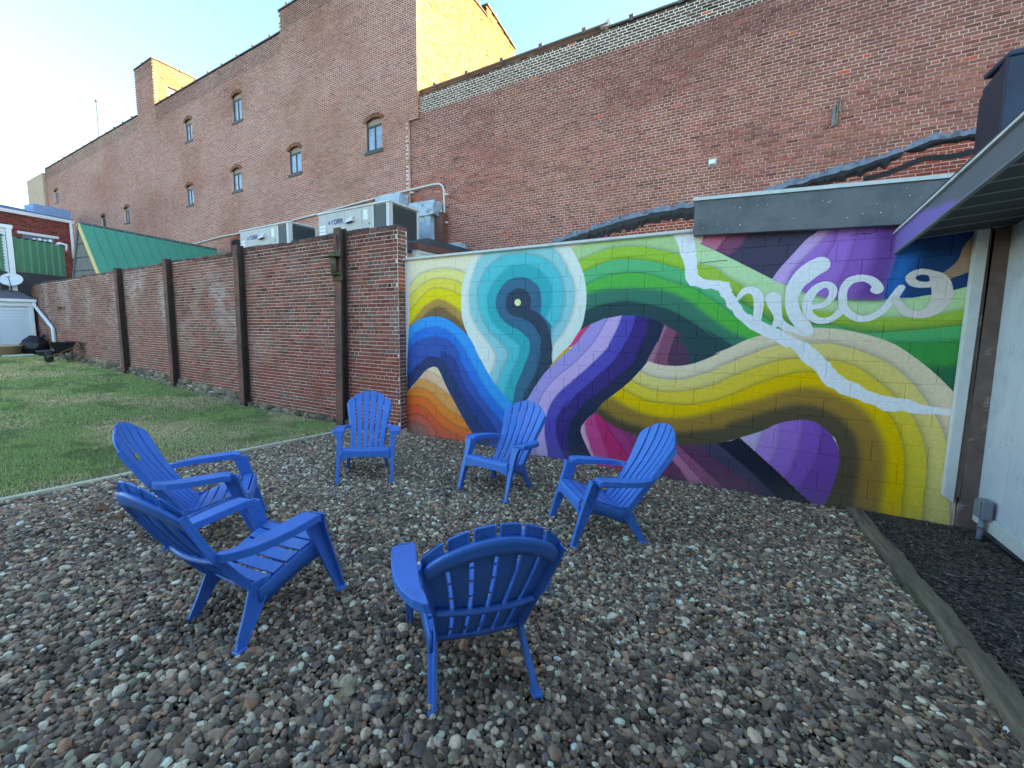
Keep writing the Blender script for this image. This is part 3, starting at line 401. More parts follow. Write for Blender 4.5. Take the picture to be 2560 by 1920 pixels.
(0,(215,204,128),[(-0.96,1.188,1),(-0.902,1.154,0),(-0.741,1.095,0),(-0.574,1.08,0),(-0.413,1.091,0),(-0.223,1.162,0),(-0.032,1.252,0),(-0.087,1.24,0),(0.123,1.353,0),(0.323,1.461,0),(0.452,1.522,0),(0.61,1.558,0),(0.794,1.563,0),(0.941,1.567,0),(1.086,1.534,0),(1.179,1.5,0),(1.35,1.417,0),(1.469,1.323,0),(1.588,1.193,0),(1.672,1.063,0),(1.757,0.911,0),(1.834,0.724,0),(1.868,0.578,0),(1.895,0.4,1),(1.992,-0.827,1),(2.279,-0.397,1),(-2.556,-1.91,1),(-2.588,0.62,1)],0.3,0.07,0,'arch'),
(0,(214,196,70),[(-1.053,1.049,1),(-0.999,1.02,0),(-0.864,0.96,0),(-0.692,0.919,0),(-0.526,0.92,0),(-0.329,0.96,0),(-0.177,1.008,0),(-0.023,1.073,0),(-0.007,1.1,0),(0.2,1.215,0),(0.398,1.318,0),(0.557,1.374,0),(0.713,1.396,0),(0.971,1.387,0),(1.069,1.369,0),(1.191,1.316,0),(1.319,1.211,0),(1.429,1.102,0),(1.514,1.001,0),(1.586,0.905,0),(1.645,0.79,0),(1.696,0.646,0),(1.736,0.444,0),(1.748,0.228,0),(1.749,0.008,0),(1.751,-0.214,1),(2.279,-0.397,1),(-2.556,-1.91,1),(-2.588,0.62,1)],0.3,0.07,0,'arch'),
(0,(232,186,32),[(-1.177,0.925,1),(-1.111,0.901,0),(-0.992,0.845,0),(-0.814,0.777,0),(-0.56,0.766,0),(-0.359,0.774,0),(-0.168,0.825,0),(-0.013,0.88,0),(-0.068,0.853,0),(0.144,0.967,0),(0.344,1.093,0),(0.505,1.17,0),(0.661,1.233,0),(0.843,1.257,0),(0.965,1.211,0),(1.085,1.129,0),(1.224,1.014,0),(1.394,0.905,0),(1.451,0.846,0),(1.493,0.77,0),(1.545,0.631,0),(1.579,0.452,0),(1.595,0.233,0),(1.596,0.009,0),(1.602,-0.216,1),(2.279,-0.397,1),(-2.556,-1.91,1),(-2.588,0.62,1)],0.3,0.06,0,'arch'),
(0,(150,120,56),[(-1.313,0.796,1),(-1.218,0.78,0),(-1.077,0.702,0),(-0.851,0.622,0),(-0.595,0.596,0),(-0.353,0.635,0),(-0.007,0.763,0),(-0.026,0.761,0),(0.219,0.865,0),(0.419,0.951,0),(0.609,1.05,0),(0.793,1.097,0),(0.974,1.066,0),(1.123,0.988,0),(1.142,0.99,0),(1.26,0.89,0),(1.35,0.766,0),(1.416,0.604,0),(1.449,0.43,0),(1.46,0.206,0),(1.45,-0.025,0),(1.45,-0.256,1),(2.279,-0.397,1),(-2.556,-1.91,1),(-2.588,0.62,1)],0.05,0.05,0.05,'arch'),
(0,(84,76,58),[(-1.472,0.63,1),(-1.394,0.634,0),(-1.162,0.508,0),(-0.889,0.446,0),(-0.546,0.417,0),(0.004,0.547,0),(0.09,0.619,0),(0.363,0.755,0),(0.588,0.862,0),(0.774,0.91,0),(0.958,0.871,0),(1.11,0.773,0),(1.111,0.758,0),(1.193,0.654,0),(1.25,0.472,0),(1.266,0.321,0),(1.26,0.165,0),(1.248,-0.072,0),(1.242,-0.31,1),(2.279,-0.397,1),(-2.556,-1.91,1),(-2.588,0.62,1)],0,0.05,0.05,'arch'),
(0,(184,172,218),[(0.206,0.454,1),(0.408,0.56,0),(0.567,0.672,0),(0.754,0.732,0),(0.878,0.72,0),(1.004,0.619,0),(1.057,0.525,0),(1.057,0.549,0),(1.092,0.406,0),(1.094,0.25,0),(1.061,0.045,0),(1.029,-0.099,0),(0.999,-0.195,1),(0.948,-0.232,1),(0.891,-0.167,1),(0.571,0.131,1)],0,0.05,0,None),
(1,'drop',[(0.206,0.454,1),(0.408,0.56,0),(0.567,0.672,0),(0.754,0.732,0),(0.878,0.72,0),(1.004,0.619,0),(1.057,0.525,0),(1.057,0.549,0),(1.092,0.406,0),(1.094,0.25,0),(1.061,0.045,0),(1.029,-0.099,0),(0.999,-0.195,1),(0.948,-0.232,1),(0.891,-0.167,1),(0.571,0.131,1)],0,0,0,None),
(0,(166,130,212),[(0.432,0.666,1),(0.424,0.557,0),(0.395,0.426,0),(0.361,0.257,1),(0.713,-0.362,1),(1.337,-0.037,1),(1.268,0.934,1)],0.3,0.04,0,'drop'),
(0,(148,108,202),[(0.582,0.773,1),(0.583,0.632,0),(0.581,0.437,0),(0.535,0.251,0),(0.485,0.133,1),(0.724,-0.541,1),(1.337,-0.037,1),(1.268,0.934,1)],0.25,0.05,0,'drop'),
(0,(128,84,186),[(0.777,0.796,1),(0.781,0.624,0),(0.762,0.396,0),(0.72,0.195,0),(0.635,-0.0,1),(0.859,-0.504,1),(1.337,-0.037,1),(1.268,0.934,1)],0.28,0.05,0,'drop'),
(0,(112,70,164),[(0.936,0.764,1),(0.953,0.597,0),(0.94,0.408,0),(0.894,0.21,0),(0.804,-0.054,1),(0.99,-0.468,1),(1.337,-0.037,1),(1.268,0.934,1)],0.28,0.05,0,'drop'),
(0,(222,230,242),[(-0.603,2.861,1),(-0.576,2.79,1),(-0.533,2.701,0),(-0.509,2.597,1),(-0.478,2.527,0),(-0.453,2.44,1),(-0.441,2.303,1),(-0.387,2.22,1),(-0.31,2.205,0),(-0.234,2.175,0),(-0.168,2.181,1),(-0.123,2.161,1),(-0.123,2.158,1),(-0.089,2.145,0),(-0.065,2.086,1),(-0.02,2.043,0),(-0.005,1.977,1),(0.021,1.944,1),(0.057,1.923,1),(0.082,1.861,1),(0.17,1.779,0),(0.235,1.714,1),(0.346,1.65,1),(0.448,1.596,1),(0.467,1.594,1),(0.521,1.548,0),(0.568,1.517,1),(0.612,1.525,1),(0.679,1.443,0),(0.714,1.382,1),(0.766,1.334,1),(0.816,1.302,1),(0.855,1.254,1),(0.886,1.19,1),(0.942,1.117,1),(1.001,1.097,1),(1.051,1.048,1),(1.121,1.026,1),(1.195,1.003,1),(1.254,0.972,1),(1.315,0.959,1),(1.394,0.905,1),(1.473,0.905,1),(1.534,0.922,1),(1.601,0.902,1),(1.676,0.903,1),(1.763,0.915,1),(1.821,0.912,1),(1.887,0.914,1),(1.882,0.974,1),(1.804,0.974,1),(1.656,1.0,1),(1.577,1.039,1),(1.489,1.045,1),(1.364,1.065,1),(1.256,1.106,1),(1.203,1.153,1),(1.138,1.186,1),(1.104,1.191,1),(1.055,1.24,1),(1.019,1.268,1),(0.999,1.305,1),(0.975,1.319,1),(0.964,1.356,1),(0.917,1.399,1),(0.878,1.451,1),(0.828,1.503,1),(0.79,1.532,1),(0.776,1.555,1),(0.706,1.599,1),(0.752,1.549,1),(0.701,1.594,1),(0.624,1.632,1),(0.597,1.663,1),(0.565,1.67,1),(0.505,1.716,1),(0.479,1.72,1),(0.439,1.747,1),(0.398,1.767,1),(0.344,1.803,1),(0.296,1.823,1),(0.232,1.876,1),(0.205,1.88,1),(0.162,1.925,1),(0.146,1.966,1),(0.116,2.007,1),(0.092,2.057,1),(0.043,2.128,1),(0.045,2.156,1),(0.026,2.181,1),(0.016,2.235,1),(-0.023,2.253,1),(-0.052,2.25,1),(-0.081,2.267,1),(-0.139,2.271,1),(-0.213,2.283,1),(-0.243,2.295,1),(-0.289,2.312,1),(-0.195,2.278,1),(-0.247,2.293,1),(-0.294,2.328,1),(-0.314,2.356,1),(-0.312,2.397,1),(-0.326,2.432,1),(-0.326,2.499,1),(-0.341,2.567,1),(-0.339,2.617,1),(-0.355,2.643,1),(-0.35,2.693,1),(-0.37,2.753,1),(-0.377,2.828,1)],0,0.05,0,None),
(0,(214,212,206),[(-0.377,2.828,1),(-0.258,2.816,1),(-0.29,2.712,1),(-0.304,2.705,1),(-0.358,2.735,1)],0,0.05,0,None),
(2,(222,230,238),[(0.105,2.052,0.018),(0.125,2.092,0.028),(0.164,2.136,0.036),(0.218,2.146,0.039),(0.266,2.12,0.045),(0.296,2.059,0.049),(0.303,1.995,0.048),(0.301,1.915,0.044),(0.299,1.835,0.039),(0.304,1.795,0.024)],0,0,0,None),
(2,(222,230,238),[(0.431,2.047,0.072),(0.44,2.0,0.065),(0.46,1.937,0.052),(0.48,1.874,0.041),(0.489,1.827,0.039),(0.521,1.772,0.041),(0.568,1.733,0.039),(0.619,1.714,0.033),(0.694,1.695,0.043),(0.743,1.688,0.054),(0.756,1.68,0.038)],0,0,0,None),
(2,(222,230,238),[(0.489,1.827,0.039),(0.476,1.779,0.035),(0.464,1.756,0.027)],0,0,0,None),
(2,(222,230,238),[(0.809,2.383,0.083),(0.75,2.346,0.087),(0.688,2.286,0.085),(0.637,2.217,0.076),(0.605,2.142,0.068),(0.592,2.051,0.056),(0.6,1.966,0.059),(0.627,1.88,0.063),(0.675,1.803,0.065),(0.721,1.749,0.058),(0.755,1.703,0.046)],0,0,0,None),
(2,(222,230,238),[(0.748,1.948,0.026),(0.81,1.954,0.026),(0.868,1.975,0.027),(0.911,2.027,0.03),(0.931,2.085,0.033),(0.92,2.145,0.034),(0.878,2.177,0.034),(0.832,2.171,0.036),(0.781,2.128,0.039),(0.744,2.061,0.042),(0.727,1.986,0.041),(0.736,1.91,0.04),(0.77,1.849,0.038),(0.819,1.814,0.035),(0.867,1.804,0.032),(0.925,1.818,0.03),(0.968,1.855,0.031),(1.005,1.906,0.033),(1.021,1.958,0.034)],0,0,0,None),
(2,(222,230,238),[(1.018,1.958,0.035),(1.012,2.017,0.035),(1.008,2.083,0.034),(1.019,2.148,0.035),(1.054,2.204,0.038),(1.108,2.227,0.036),(1.162,2.228,0.033),(1.212,2.207,0.036),(1.246,2.174,0.038),(1.27,2.13,0.041),(1.269,2.109,0.04),(1.25,2.113,0.036)],0,0,0,None),
(2,(222,230,238),[(1.018,1.958,0.035),(1.041,1.913,0.035),(1.083,1.865,0.035),(1.135,1.832,0.034),(1.185,1.824,0.032),(1.238,1.839,0.032),(1.289,1.874,0.03),(1.332,1.923,0.03),(1.369,1.986,0.032),(1.396,2.041,0.034),(1.418,2.089,0.032),(1.436,2.123,0.029)],0,0,0,None),
(2,(210,212,212),[(1.408,2.013,0.031),(1.432,1.964,0.032),(1.472,1.907,0.035),(1.52,1.872,0.036),(1.575,1.865,0.037),(1.623,1.875,0.042),(1.668,1.911,0.053),(1.702,1.965,0.062),(1.718,2.032,0.07),(1.713,2.099,0.07),(1.696,2.166,0.064),(1.668,2.214,0.047),(1.642,2.242,0.031),(1.603,2.262,0.027),(1.559,2.268,0.027),(1.516,2.25,0.031),(1.492,2.214,0.034),(1.517,2.168,0.034),(1.563,2.147,0.03),(1.617,2.144,0.028),(1.658,2.168,0.031),(1.693,2.2,0.033)],0,0,0,None),
(0,(214,222,226),[(-4.822,2.988,1),(-4.69,2.91,1),(-4.711,1.821,1),(-4.77,1.119,1),(-4.794,0.401,1),(-4.821,-0.482,1),(-4.916,-0.497,1)],0,0.05,0,None),
]
# ---------------------------------------------------------------- mural paint (albedo of the painted wall, in wall metres)
MU_X0, MU_X1, MU_Z0, MU_Z1, MU_D = -4.95, 2.10, -0.40, 3.30, 0.004
def paint_mural():
    W = int(round((MU_X1-MU_X0)/MU_D)); Hh = int(round((MU_Z1-MU_Z0)/MU_D))
    img = np.ones((Hh, W, 3), np.float32)*0.7
    def smooth_loop(pts):
        n = len(pts); P = [(p[0], p[1]) for p in pts]; sharp = [p[2] for p in pts]
        out = []
        for i in range(n):
            p0, p1, p2, p3 = P[i-1], P[i], P[(i+1) % n], P[(i+2) % n]
            if sharp[i]: p0 = p1
            if sharp[(i+1) % n]: p3 = p2
            if sharp[i] and sharp[(i+1) % n]:
                out.append(p1); continue
            for k in range(8):
                t = k/8.0
                out.append(tuple(0.5*((2*b)+(-a+c)*t+(2*a-5*b+4*c-d)*t*t+(-a+3*b-3*c+d)*t**3)
                                 for a, b, c, d in zip(p0, p1, p2, p3)))
        return np.array(out)
    def raster(poly):
        x = (poly[:, 0]-MU_X0)/MU_D; y = (poly[:, 1]-MU_Z0)/MU_D
        cnt = np.zeros((Hh, W+1), np.int32)
        n = len(x)
        for i in range(n):
            xa, ya, xb, yb = x[i], y[i], x[(i+1) % n], y[(i+1) % n]
            if ya == yb: continue
            lo, hi = (ya, yb) if ya < yb else (yb, ya)
            r0 = max(0, int(math.ceil(lo-0.5))); r1 = min(Hh-1, int(math.ceil(hi-0.5))-1)
            if r1 < r0: continue
            r = np.arange(r0, r1+1)
            xc = xa+(r+0.5-ya)*(xb-xa)/(yb-ya)
            c = np.clip(np.ceil(xc-0.5), 0, W).astype(int)
            np.add.at(cnt, (r, c), 1)
        return (np.cumsum(cnt, 1)[:, :W] % 2).astype(np.float32)
    def blur(m, w):
        k = max(1, int(w/MU_D*0.6))
        for ax in (0, 1):
            for _ in range(2):
                p = np.pad(m, [(k+1, k) if a == ax else (0, 0) for a in (0, 1)], mode='edge')
                c = np.cumsum(p, ax, dtype=np.float64)
                if ax == 0: m = ((c[2*k+1:]-c[:-2*k-1])/(2*k+1)).astype(np.float32)
                else: m = ((c[:, 2*k+1:]-c[:, :-2*k-1])/(2*k+1)).astype(np.float32)
        return m
    clips = {}
    yy, xx = np.mgrid[0:Hh, 0:W].astype(np.float32)
    X = MU_X0+(xx+.5)*MU_D; Z = MU_Z0+(yy+.5)*MU_D
    for kind, col, pts, sh, w, soft, cl in STEPS:
        if kind == 1:
            clips[col] = raster(smooth_loop(pts)); continue
        c = np.array([lin(v) for v in col], np.float32); lum = float(c@np.array([.21, .72, .07], np.float32)); c = np.clip((lum+(c-lum)*1.02)*np.array([1.30, 1.10, .96], np.float32), .004, .90)
        if kind == 2:
            # a brush stroke of varying width
            sm = []
            n = len(pts)
            for i in range(n-1):
                p0, p1, p2, p3 = pts[max(i-1, 0)], pts[i], pts[i+1], pts[min(i+2, n-1)]
                if math.dist(p1[:2], p2[:2]) > 0.35:
                    continue
                if math.dist(p0[:2], p1[:2]) > 0.35: p0 = p1
                if math.dist(p3[:2], p2[:2]) > 0.35: p3 = p2
                for k in range(10):
                    t = k/10.0
                    sm.append([0.5*((2*b)+(-a+c_)*t+(2*a-5*b+4*c_-d)*t*t+(-a+3*b-3*c_+d)*t**3)
                               for a, b, c_, d in zip(p0, p1, p2, p3)])
                sm.append(list(p2))
            m = np.zeros((Hh, W), np.float32)
            for (sx, sz, sr) in sm:
                i0 = max(0, int((sx-sr-MU_X0)/MU_D)-1); i1 = min(W, int((sx+sr-MU_X0)/MU_D)+2)
                j0 = max(0, int((sz-sr-MU_Z0)/MU_D)-1); j1 = min(Hh, int((sz+sr-MU_Z0)/MU_D)+2)
                d = np.hypot(X[j0:j1, i0:i1]-sx, Z[j0:j1, i0:i1]-sz)
                m[j0:j1, i0:i1] = np.maximum(m[j0:j1, i0:i1], (d < sr).astype(np.float32))
            shm = blur(m, .03)
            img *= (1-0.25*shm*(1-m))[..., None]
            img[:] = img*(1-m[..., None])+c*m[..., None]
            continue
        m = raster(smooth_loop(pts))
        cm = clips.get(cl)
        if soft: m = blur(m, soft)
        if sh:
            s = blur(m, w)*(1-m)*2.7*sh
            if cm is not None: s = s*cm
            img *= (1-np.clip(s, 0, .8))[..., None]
        if cm is not None: m = m*cm
        img[:] = img*(1-m[..., None])+c*m[..., None]
    # faded, dusty paint near the ground
    rs = np.random.RandomState(5)
    n1 = vnoise(X, Z, .25, 3); n2 = vnoise(X, Z, .02, 4)
    g = np.clip(1-(Z+.15)/.25, 0, 1)*(.4+.6*n1)
    dust = np.array([.20, .18, .15], np.float32)
    img[:] = img*(1-.28*g[..., None])+dust*(.28*g[..., None])
    img *= (.94+.10*n2)[..., None]
    return img.astype(np.float32), W, Hh
# ================================================================ ground, gravel, lawn, mulch
def sheet(name, xs, ys, dz, mat, kind='structure'):
    V = np.array([(x, y, zg(x, y)+dz) for y in ys for x in xs]); nx, ny = len(xs), len(ys)
    Q = np.array([(j*nx+i, j*nx+i+1, (j+1)*nx+i+1, (j+1)*nx+i) for j in range(ny-1) for i in range(nx-1)])
    o = fast_mesh(name, V, Q, mat); tag(o, kind=kind); return o
m_soil = plain('soil', (.035, .030, .026), .95, .3, 12, bs=.6, bscale=90)
sheet('ground', np.concatenate([[-220, -100], np.arange(-60, 12, 2.0), [30, 60, 160]]), np.concatenate([[-120, -40], np.arange(-8, 14, 1.0), [40, 100, 200]]), -.035, m_soil)

def frame_mask(X, Y, Z, margin=500):
    d = np.stack([X, Y, Z-CAM_H], 1)
    Fv = np.array([-math.sin(YAW)*math.cos(PITCH), math.cos(YAW)*math.cos(PITCH), -math.sin(PITCH)])
    Rv = np.array([math.cos(YAW), math.sin(YAW), 0]); Uv = np.cross(Rv, Fv)
    w = d@Fv; wq = np.where(w > .15, w, 1e-3); px = CX_PX+F_PX*(d@Rv)/wq; py = CY_PX-F_PX*(d@Uv)/wq
    return (w > .15) & (px > -margin) & (px < 2560+margin) & (py < 1920+margin)

# --- pebbles: thousands of river stones, instanced inside one object
def build_gravel():
    rs = np.random.RandomState(11)
    PTS = []; SC = []; RO = []; CO = []
    pal = np.array([rgb(86, 82, 77), rgb(102, 92, 82), rgb(58, 56, 55), rgb(104, 112, 105), rgb(150, 148, 142), rgb(122, 96, 78),
                    rgb(84, 78, 80), rgb(170, 166, 158), rgb(70, 74, 80), rgb(116, 108, 96), rgb(74, 66, 60), rgb(134, 128, 118)])
    prob = np.array([.19, .14, .13, .09, .07, .045, .07, .008, .08, .07, .08, .023]); prob /= prob.sum()
    for layer, (sp, dz, big) in enumerate(((.0230, -.016, 0), (.0222, .000, 1))):
        xs = np.arange(-5.64, 1.19, sp); ys = np.arange(-.9, 5.62, sp)
        X, Y = np.meshgrid(xs, ys); X = X.ravel()+rs.uniform(-.5, .5, X.size)*sp*1.1; Y = Y.ravel()+rs.uniform(-.5, .5, Y.size)*sp*1.1
        k = (X > -5.65) & (X < 1.17) & (Y < 5.615)
        X, Y = X[k], Y[k]
        Z = zground(X, Y)+dz+.016*(fbm(X, Y, .55, 21)-.5)+rs.uniform(-.004, .005, len(X))
        k = frame_mask(X, Y, Z); X, Y, Z = X[k], Y[k], Z[k]; n = len(X)
        s = np.exp(rs.normal(0, .30, n)); s = np.clip(s, .55, 2.3)
        a = .0158*s; b = a*rs.uniform(.62, .95, n); c = a*rs.uniform(.36, .72, n)
        if big:
            drop = rs.rand(n) < .14
            X, Y, Z, a, b, c = [q[~drop] for q in (X, Y, Z, a, b, c)]; n = len(X)
        PTS.append(np.stack([X, Y, Z], 1)); SC.append(np.stack([a, b, c], 1))
        RO.append(np.stack([rs.normal(0, .30, n), rs.normal(0, .30, n), rs.uniform(0, 6.28, n)], 1))
        ci = rs.choice(len(pal), n, p=prob); pc = pal[ci]; pc = .72*pc+.28*pc.mean(1, keepdims=True); cc = pc*np.array([2.85, 2.12, 1.55])*(1+rs.normal(0, .20, (n, 1)))*(1+rs.normal(0, .02, (n, 3)))
        damp = .80+.35*fbm(X, Y, .9, 33)
        CO.append(np.clip(cc*damp[:, None], .008, .8))
    P = np.concatenate(PTS); S = np.concatenate(SC); R = np.concatenate(RO); C = np.concatenate(CO)
    me = bpy.data.meshes.new('gravel'); me.vertices.add(len(P)); me.vertices.foreach_set('co', P.astype(np.float32).ravel())
    for nm, ty, arr in (('scl', 'FLOAT_VECTOR', S), ('rot', 'FLOAT_VECTOR', R)):
        at = me.attributes.new(nm, ty, 'POINT'); at.data.foreach_set('vector', arr.astype(np.float32).ravel())
    at = me.attributes.new('pcol', 'FLOAT_COLOR', 'POINT'); at.data.foreach_set('color', np.concatenate([C, np.ones((len(C), 1))], 1).astype(np.float32).ravel())
    at = me.attributes.new('idx', 'INT', 'POINT'); at.data.foreach_set('value', rs.randint(0, 8, len(P)).astype(np.int32))
    m = coloured('river_stone', 'inst', .72, .30, 55, .25, .002); m.node_tree.nodes['Principled BSDF'].inputs['Specular IOR Level'].default_value = .22
    o = link('gravel', me, m); tag(o, 'bed of rounded grey and brown river pebbles under the blue chairs', 'gravel', kind='stuff')
    ng = bpy.data.node_groups.new('pebbles', 'GeometryNodeTree')
    ng.interface.new_socket('Geometry', in_out='INPUT', socket_type='NodeSocketGeometry'); ng.interface.new_socket('Geometry', in_out='OUTPUT', socket_type='NodeSocketGeometry')
    A = lambda t: ng.nodes.new(t); L = ng.links.new
    gi, go = A('NodeGroupInput'), A('NodeGroupOutput')
    inst = A('GeometryNodeInstanceOnPoints'); inst.inputs['Pick Instance'].default_value = True
    jg = A('GeometryNodeJoinGeometry')
    for k in range(8):
        ico = A('GeometryNodeMeshIcoSphere'); ico.inputs['Radius'].default_value = 1.0; ico.inputs['Subdivisions'].default_value = 3
        sp = A('GeometryNodeSetPosition'); nz = A('ShaderNodeTexNoise'); nz.noise_dimensions = '4D'
        nz.inputs['Scale'].default_value = .75; nz.inputs['W'].default_value = k*7.3; nz.inputs['Detail'].default_value = 1.5
        sub = A('ShaderNodeVectorMath'); sub.operation = 'SUBTRACT'; sub.inputs[1].default_value = (.5, .5, .5)
        sc = A('ShaderNodeVectorMath'); sc.operation = 'SCALE'; sc.inputs['Scale'].default_value = 1.15
        L(nz.outputs['Color'], sub.inputs[0]); L(sub.outputs[0], sc.inputs[0]); L(sc.outputs[0], sp.inputs['Offset'])
        ss = A('GeometryNodeSetShadeSmooth'); sm = A('GeometryNodeSetMaterial'); sm.inputs['Material'].default_value = m
        gt = A('GeometryNodeGeometryToInstance')
        L(ico.outputs['Mesh'], sp.inputs['Geometry']); L(sp.outputs[0], ss.inputs[0]); L(ss.outputs[0], sm.inputs[0]); L(sm.outputs[0], gt.inputs[0]); L(gt.outputs[0], jg.inputs[0])
    def attr(nm, ty):
        q = A('GeometryNodeInputNamedAttribute'); q.data_type = ty; q.inputs['Name'].default_value = nm; return q.outputs['Attribute']
    e2r = A('FunctionNodeEulerToRotation'); L(attr('rot', 'FLOAT_VECTOR'), e2r.inputs[0])
    L(gi.outputs[0], inst.inputs['Points']); L(jg.outputs[0], inst.inputs['Instance']); L(attr('idx', 'INT'), inst.inputs['Instance Index'])
    L(e2r.outputs[0], inst.inputs['Rotation']); L(attr('scl', 'FLOAT_VECTOR'), inst.inputs['Scale']); L(inst.outputs[0], go.inputs[0])
    o.modifiers.new('pebbles', 'NODES').node_group = ng
    return o
build_gravel()

# --- lawn
m_lawn = plain('lawn_soil', (.105, .110, .048), .95, .35, 3, bs=.5, bscale=60, dirt=(.26, .21, .13), dirt_scale=.8, dirt_lo=.5, dirt_hi=.7)
sheet('lawn', np.concatenate([[-60], np.arange(-30, -6.2, 1.0), [-5.72]]), np.concatenate([[-6], np.arange(-2, 5.0, 1.0), [5.45]]), -.004, m_lawn)
def build_grass():
    rs = np.random.RandomState(7); XS = []; YS = []
    for x0, x1, n in ((-9, -5.75, 150000), (-14, -9, 110000), (-22, -14, 80000), (-31, -22, 36000)):
        XS.append(rs.uniform(x0, x1, n)); YS.append(rs.uniform(-3.5, 5.42, n))
    X = np.concatenate(XS); Y = np.concatenate(YS); Z = zground(X, Y)
    k = frame_mask(X, Y, Z, 350); X, Y, Z = X[k], Y[k], Z[k]
    edge = np.clip(1-(-5.72-X)/.55, 0, 1); wall = np.clip(1-(5.42-Y)/.35, 0, 1)
    dry = np.clip((fbm(X, Y, 1.5, 40)-.46)*5.0, 0, 1)
    dry = np.clip(dry+edge*1.1*(.3+vnoise(X, Y, .35, 44))+wall*.7, 0, 1)
    thin = rs.rand(len(X)) > np.clip(edge*.45+wall*.55+dry*.25, 0, .85)
    X, Y, Z, dry = X[thin], Y[thin], Z[thin], dry[thin]; n = len(X)
    far = np.clip((-X-8)/14, 0, 1)
    h = rs.uniform(.018, .042, n)*(1-.35*dry)*(1+.7*far); w = rs.uniform(.0025, .005, n)*(1+2.2*far)
    a = rs.uniform(0, 6.28, n); la = rs.uniform(0, 6.28, n); lean = rs.uniform(.2, .95, n)*h
    V = np.empty((n, 3, 3)); z0 = Z-.004
    V[:, 0] = np.stack([X-np.cos(a)*w, Y-np.sin(a)*w, z0], 1); V[:, 1] = np.stack([X+np.cos(a)*w, Y+np.sin(a)*w, z0], 1)
    V[:, 2] = np.stack([X+np.cos(la)*lean, Y+np.sin(la)*lean, z0+h], 1)
    g1 = np.array(rgb(112, 150, 80)); g2 = np.array(rgb(180, 198, 118)); g3 = np.array(rgb(246, 222, 166)); g4 = np.array(rgb(44, 76, 46))
    t = rs.rand(n, 1); c = g1*(1-t)+g2*t; dk = (fbm(X, Y, .7, 60) < .42)[:, None]; c = np.where(dk, c*.65+g4*.35, c)
    dd = (np.clip(dry*.95+rs.normal(0, .18, n), 0, 1))[:, None]; c = c*(1-dd)+g3*dd*rs.uniform(.6, 1.1, (n, 1))
    m = coloured('grass_blade', 'attr', .75, .15, 8, 0, .001)
    o = fast_mesh('grass', V.reshape(-1, 3), np.arange(n*3).reshape(-1, 3), m, None, c)
    tag(o, 'mown winter lawn with green and straw coloured patches along the brick wall', 'grass', kind='stuff')
build_grass()
m_board = plain('pale_edging', rgb(196, 190, 160), .8, .14, 14, bs=.3, bscale=120, dirt=rgb(140, 130, 100), dirt_scale=6, dirt_lo=.55, dirt_hi=.75)
t = thing('lawn_edging', 'pale cream plastic strip edging the lawn beside the pebbles', 'edging', (-5.69, 2.5, 0))
ys = [-3.0, -.6, 1.8, 4.2, 5.30]
for a, b in zip(ys[:-1], ys[1:]):
    mb = MB(); n = 6; rings = []
    for i in range(n+1):
        y = a+.003+(b-a-.006)*i/n; x = -5.69+.012*math.sin(y*1.7); z = zg(x, y)
        rings.append([(x-.032, y, z-.08), (x+.032, y, z-.08), (x+.032, y, z+.026), (x+.026, y, z+.032), (x-.026, y, z+.032), (x-.032, y, z+.026)])
    mb.loft(rings); mb.build('board', m_board, t)

# --- timber border and bark mulch by the shed
m_timb = plain('mossy_timber', rgb(120, 104, 84), .9, .5, 26, bs=.9, bscale=60, stretch=(1, .07, 1), dirt=rgb(70, 74, 52), dirt_scale=7, dirt_lo=.48, dirt_hi=.62)
t = thing('timber_border', 'dark mossy landscape timber between the pebbles and the mulch', 'timber', (1.24, 3, 0))
for k, (a, b) in enumerate(((5.60, 3.16), (3.15, .7), (.69, -1.8))):
    mb = MB(); rings = []; n = 24
    for i in range(n+1):
        y = a+(b-a)*i/n; x = 1.235+.010*math.sin(i*.7+k)+(5.6-y)*-.006; z = zg(x, y)+.012*math.sin(y*2)
        j = lambda q: .006*math.sin(i*2.3+q*5+k)
        rings.append([(x-.062+j(1), y, z-.10), (x+.062+j(2), y, z-.10), (x+.064+j(3), y, z+.052+j(4)), (x+.048, y, z+.070+j(5)), (x-.044, y, z+.072+j(6)), (x-.062+j(7), y, z+.050)])
    mb.loft(rings); o = mb.build('sleeper', m_timb, t)
m_mulch = plain('mulch_base', (.022, .018, .017), .95, .4, 20, bs=.8, bscale=60)
xs = np.linspace(1.29, 2.16, 24); ysm = np.linspace(-2.5, 5.66, 160)
V = np.array([(x, y, zg(x, y)+.012+.03*float(fbm(x, y, .22, 70))) for y in ysm for x in xs]); nx = len(xs)
Q = np.array([(j*nx+i, j*nx+i+1, (j+1)*nx+i+1, (j+1)*nx+i) for j in range(len(ysm)-1) for i in range(nx-1)])
tag(fast_mesh('mulch_bed', V, Q, m_mulch), kind='structure')
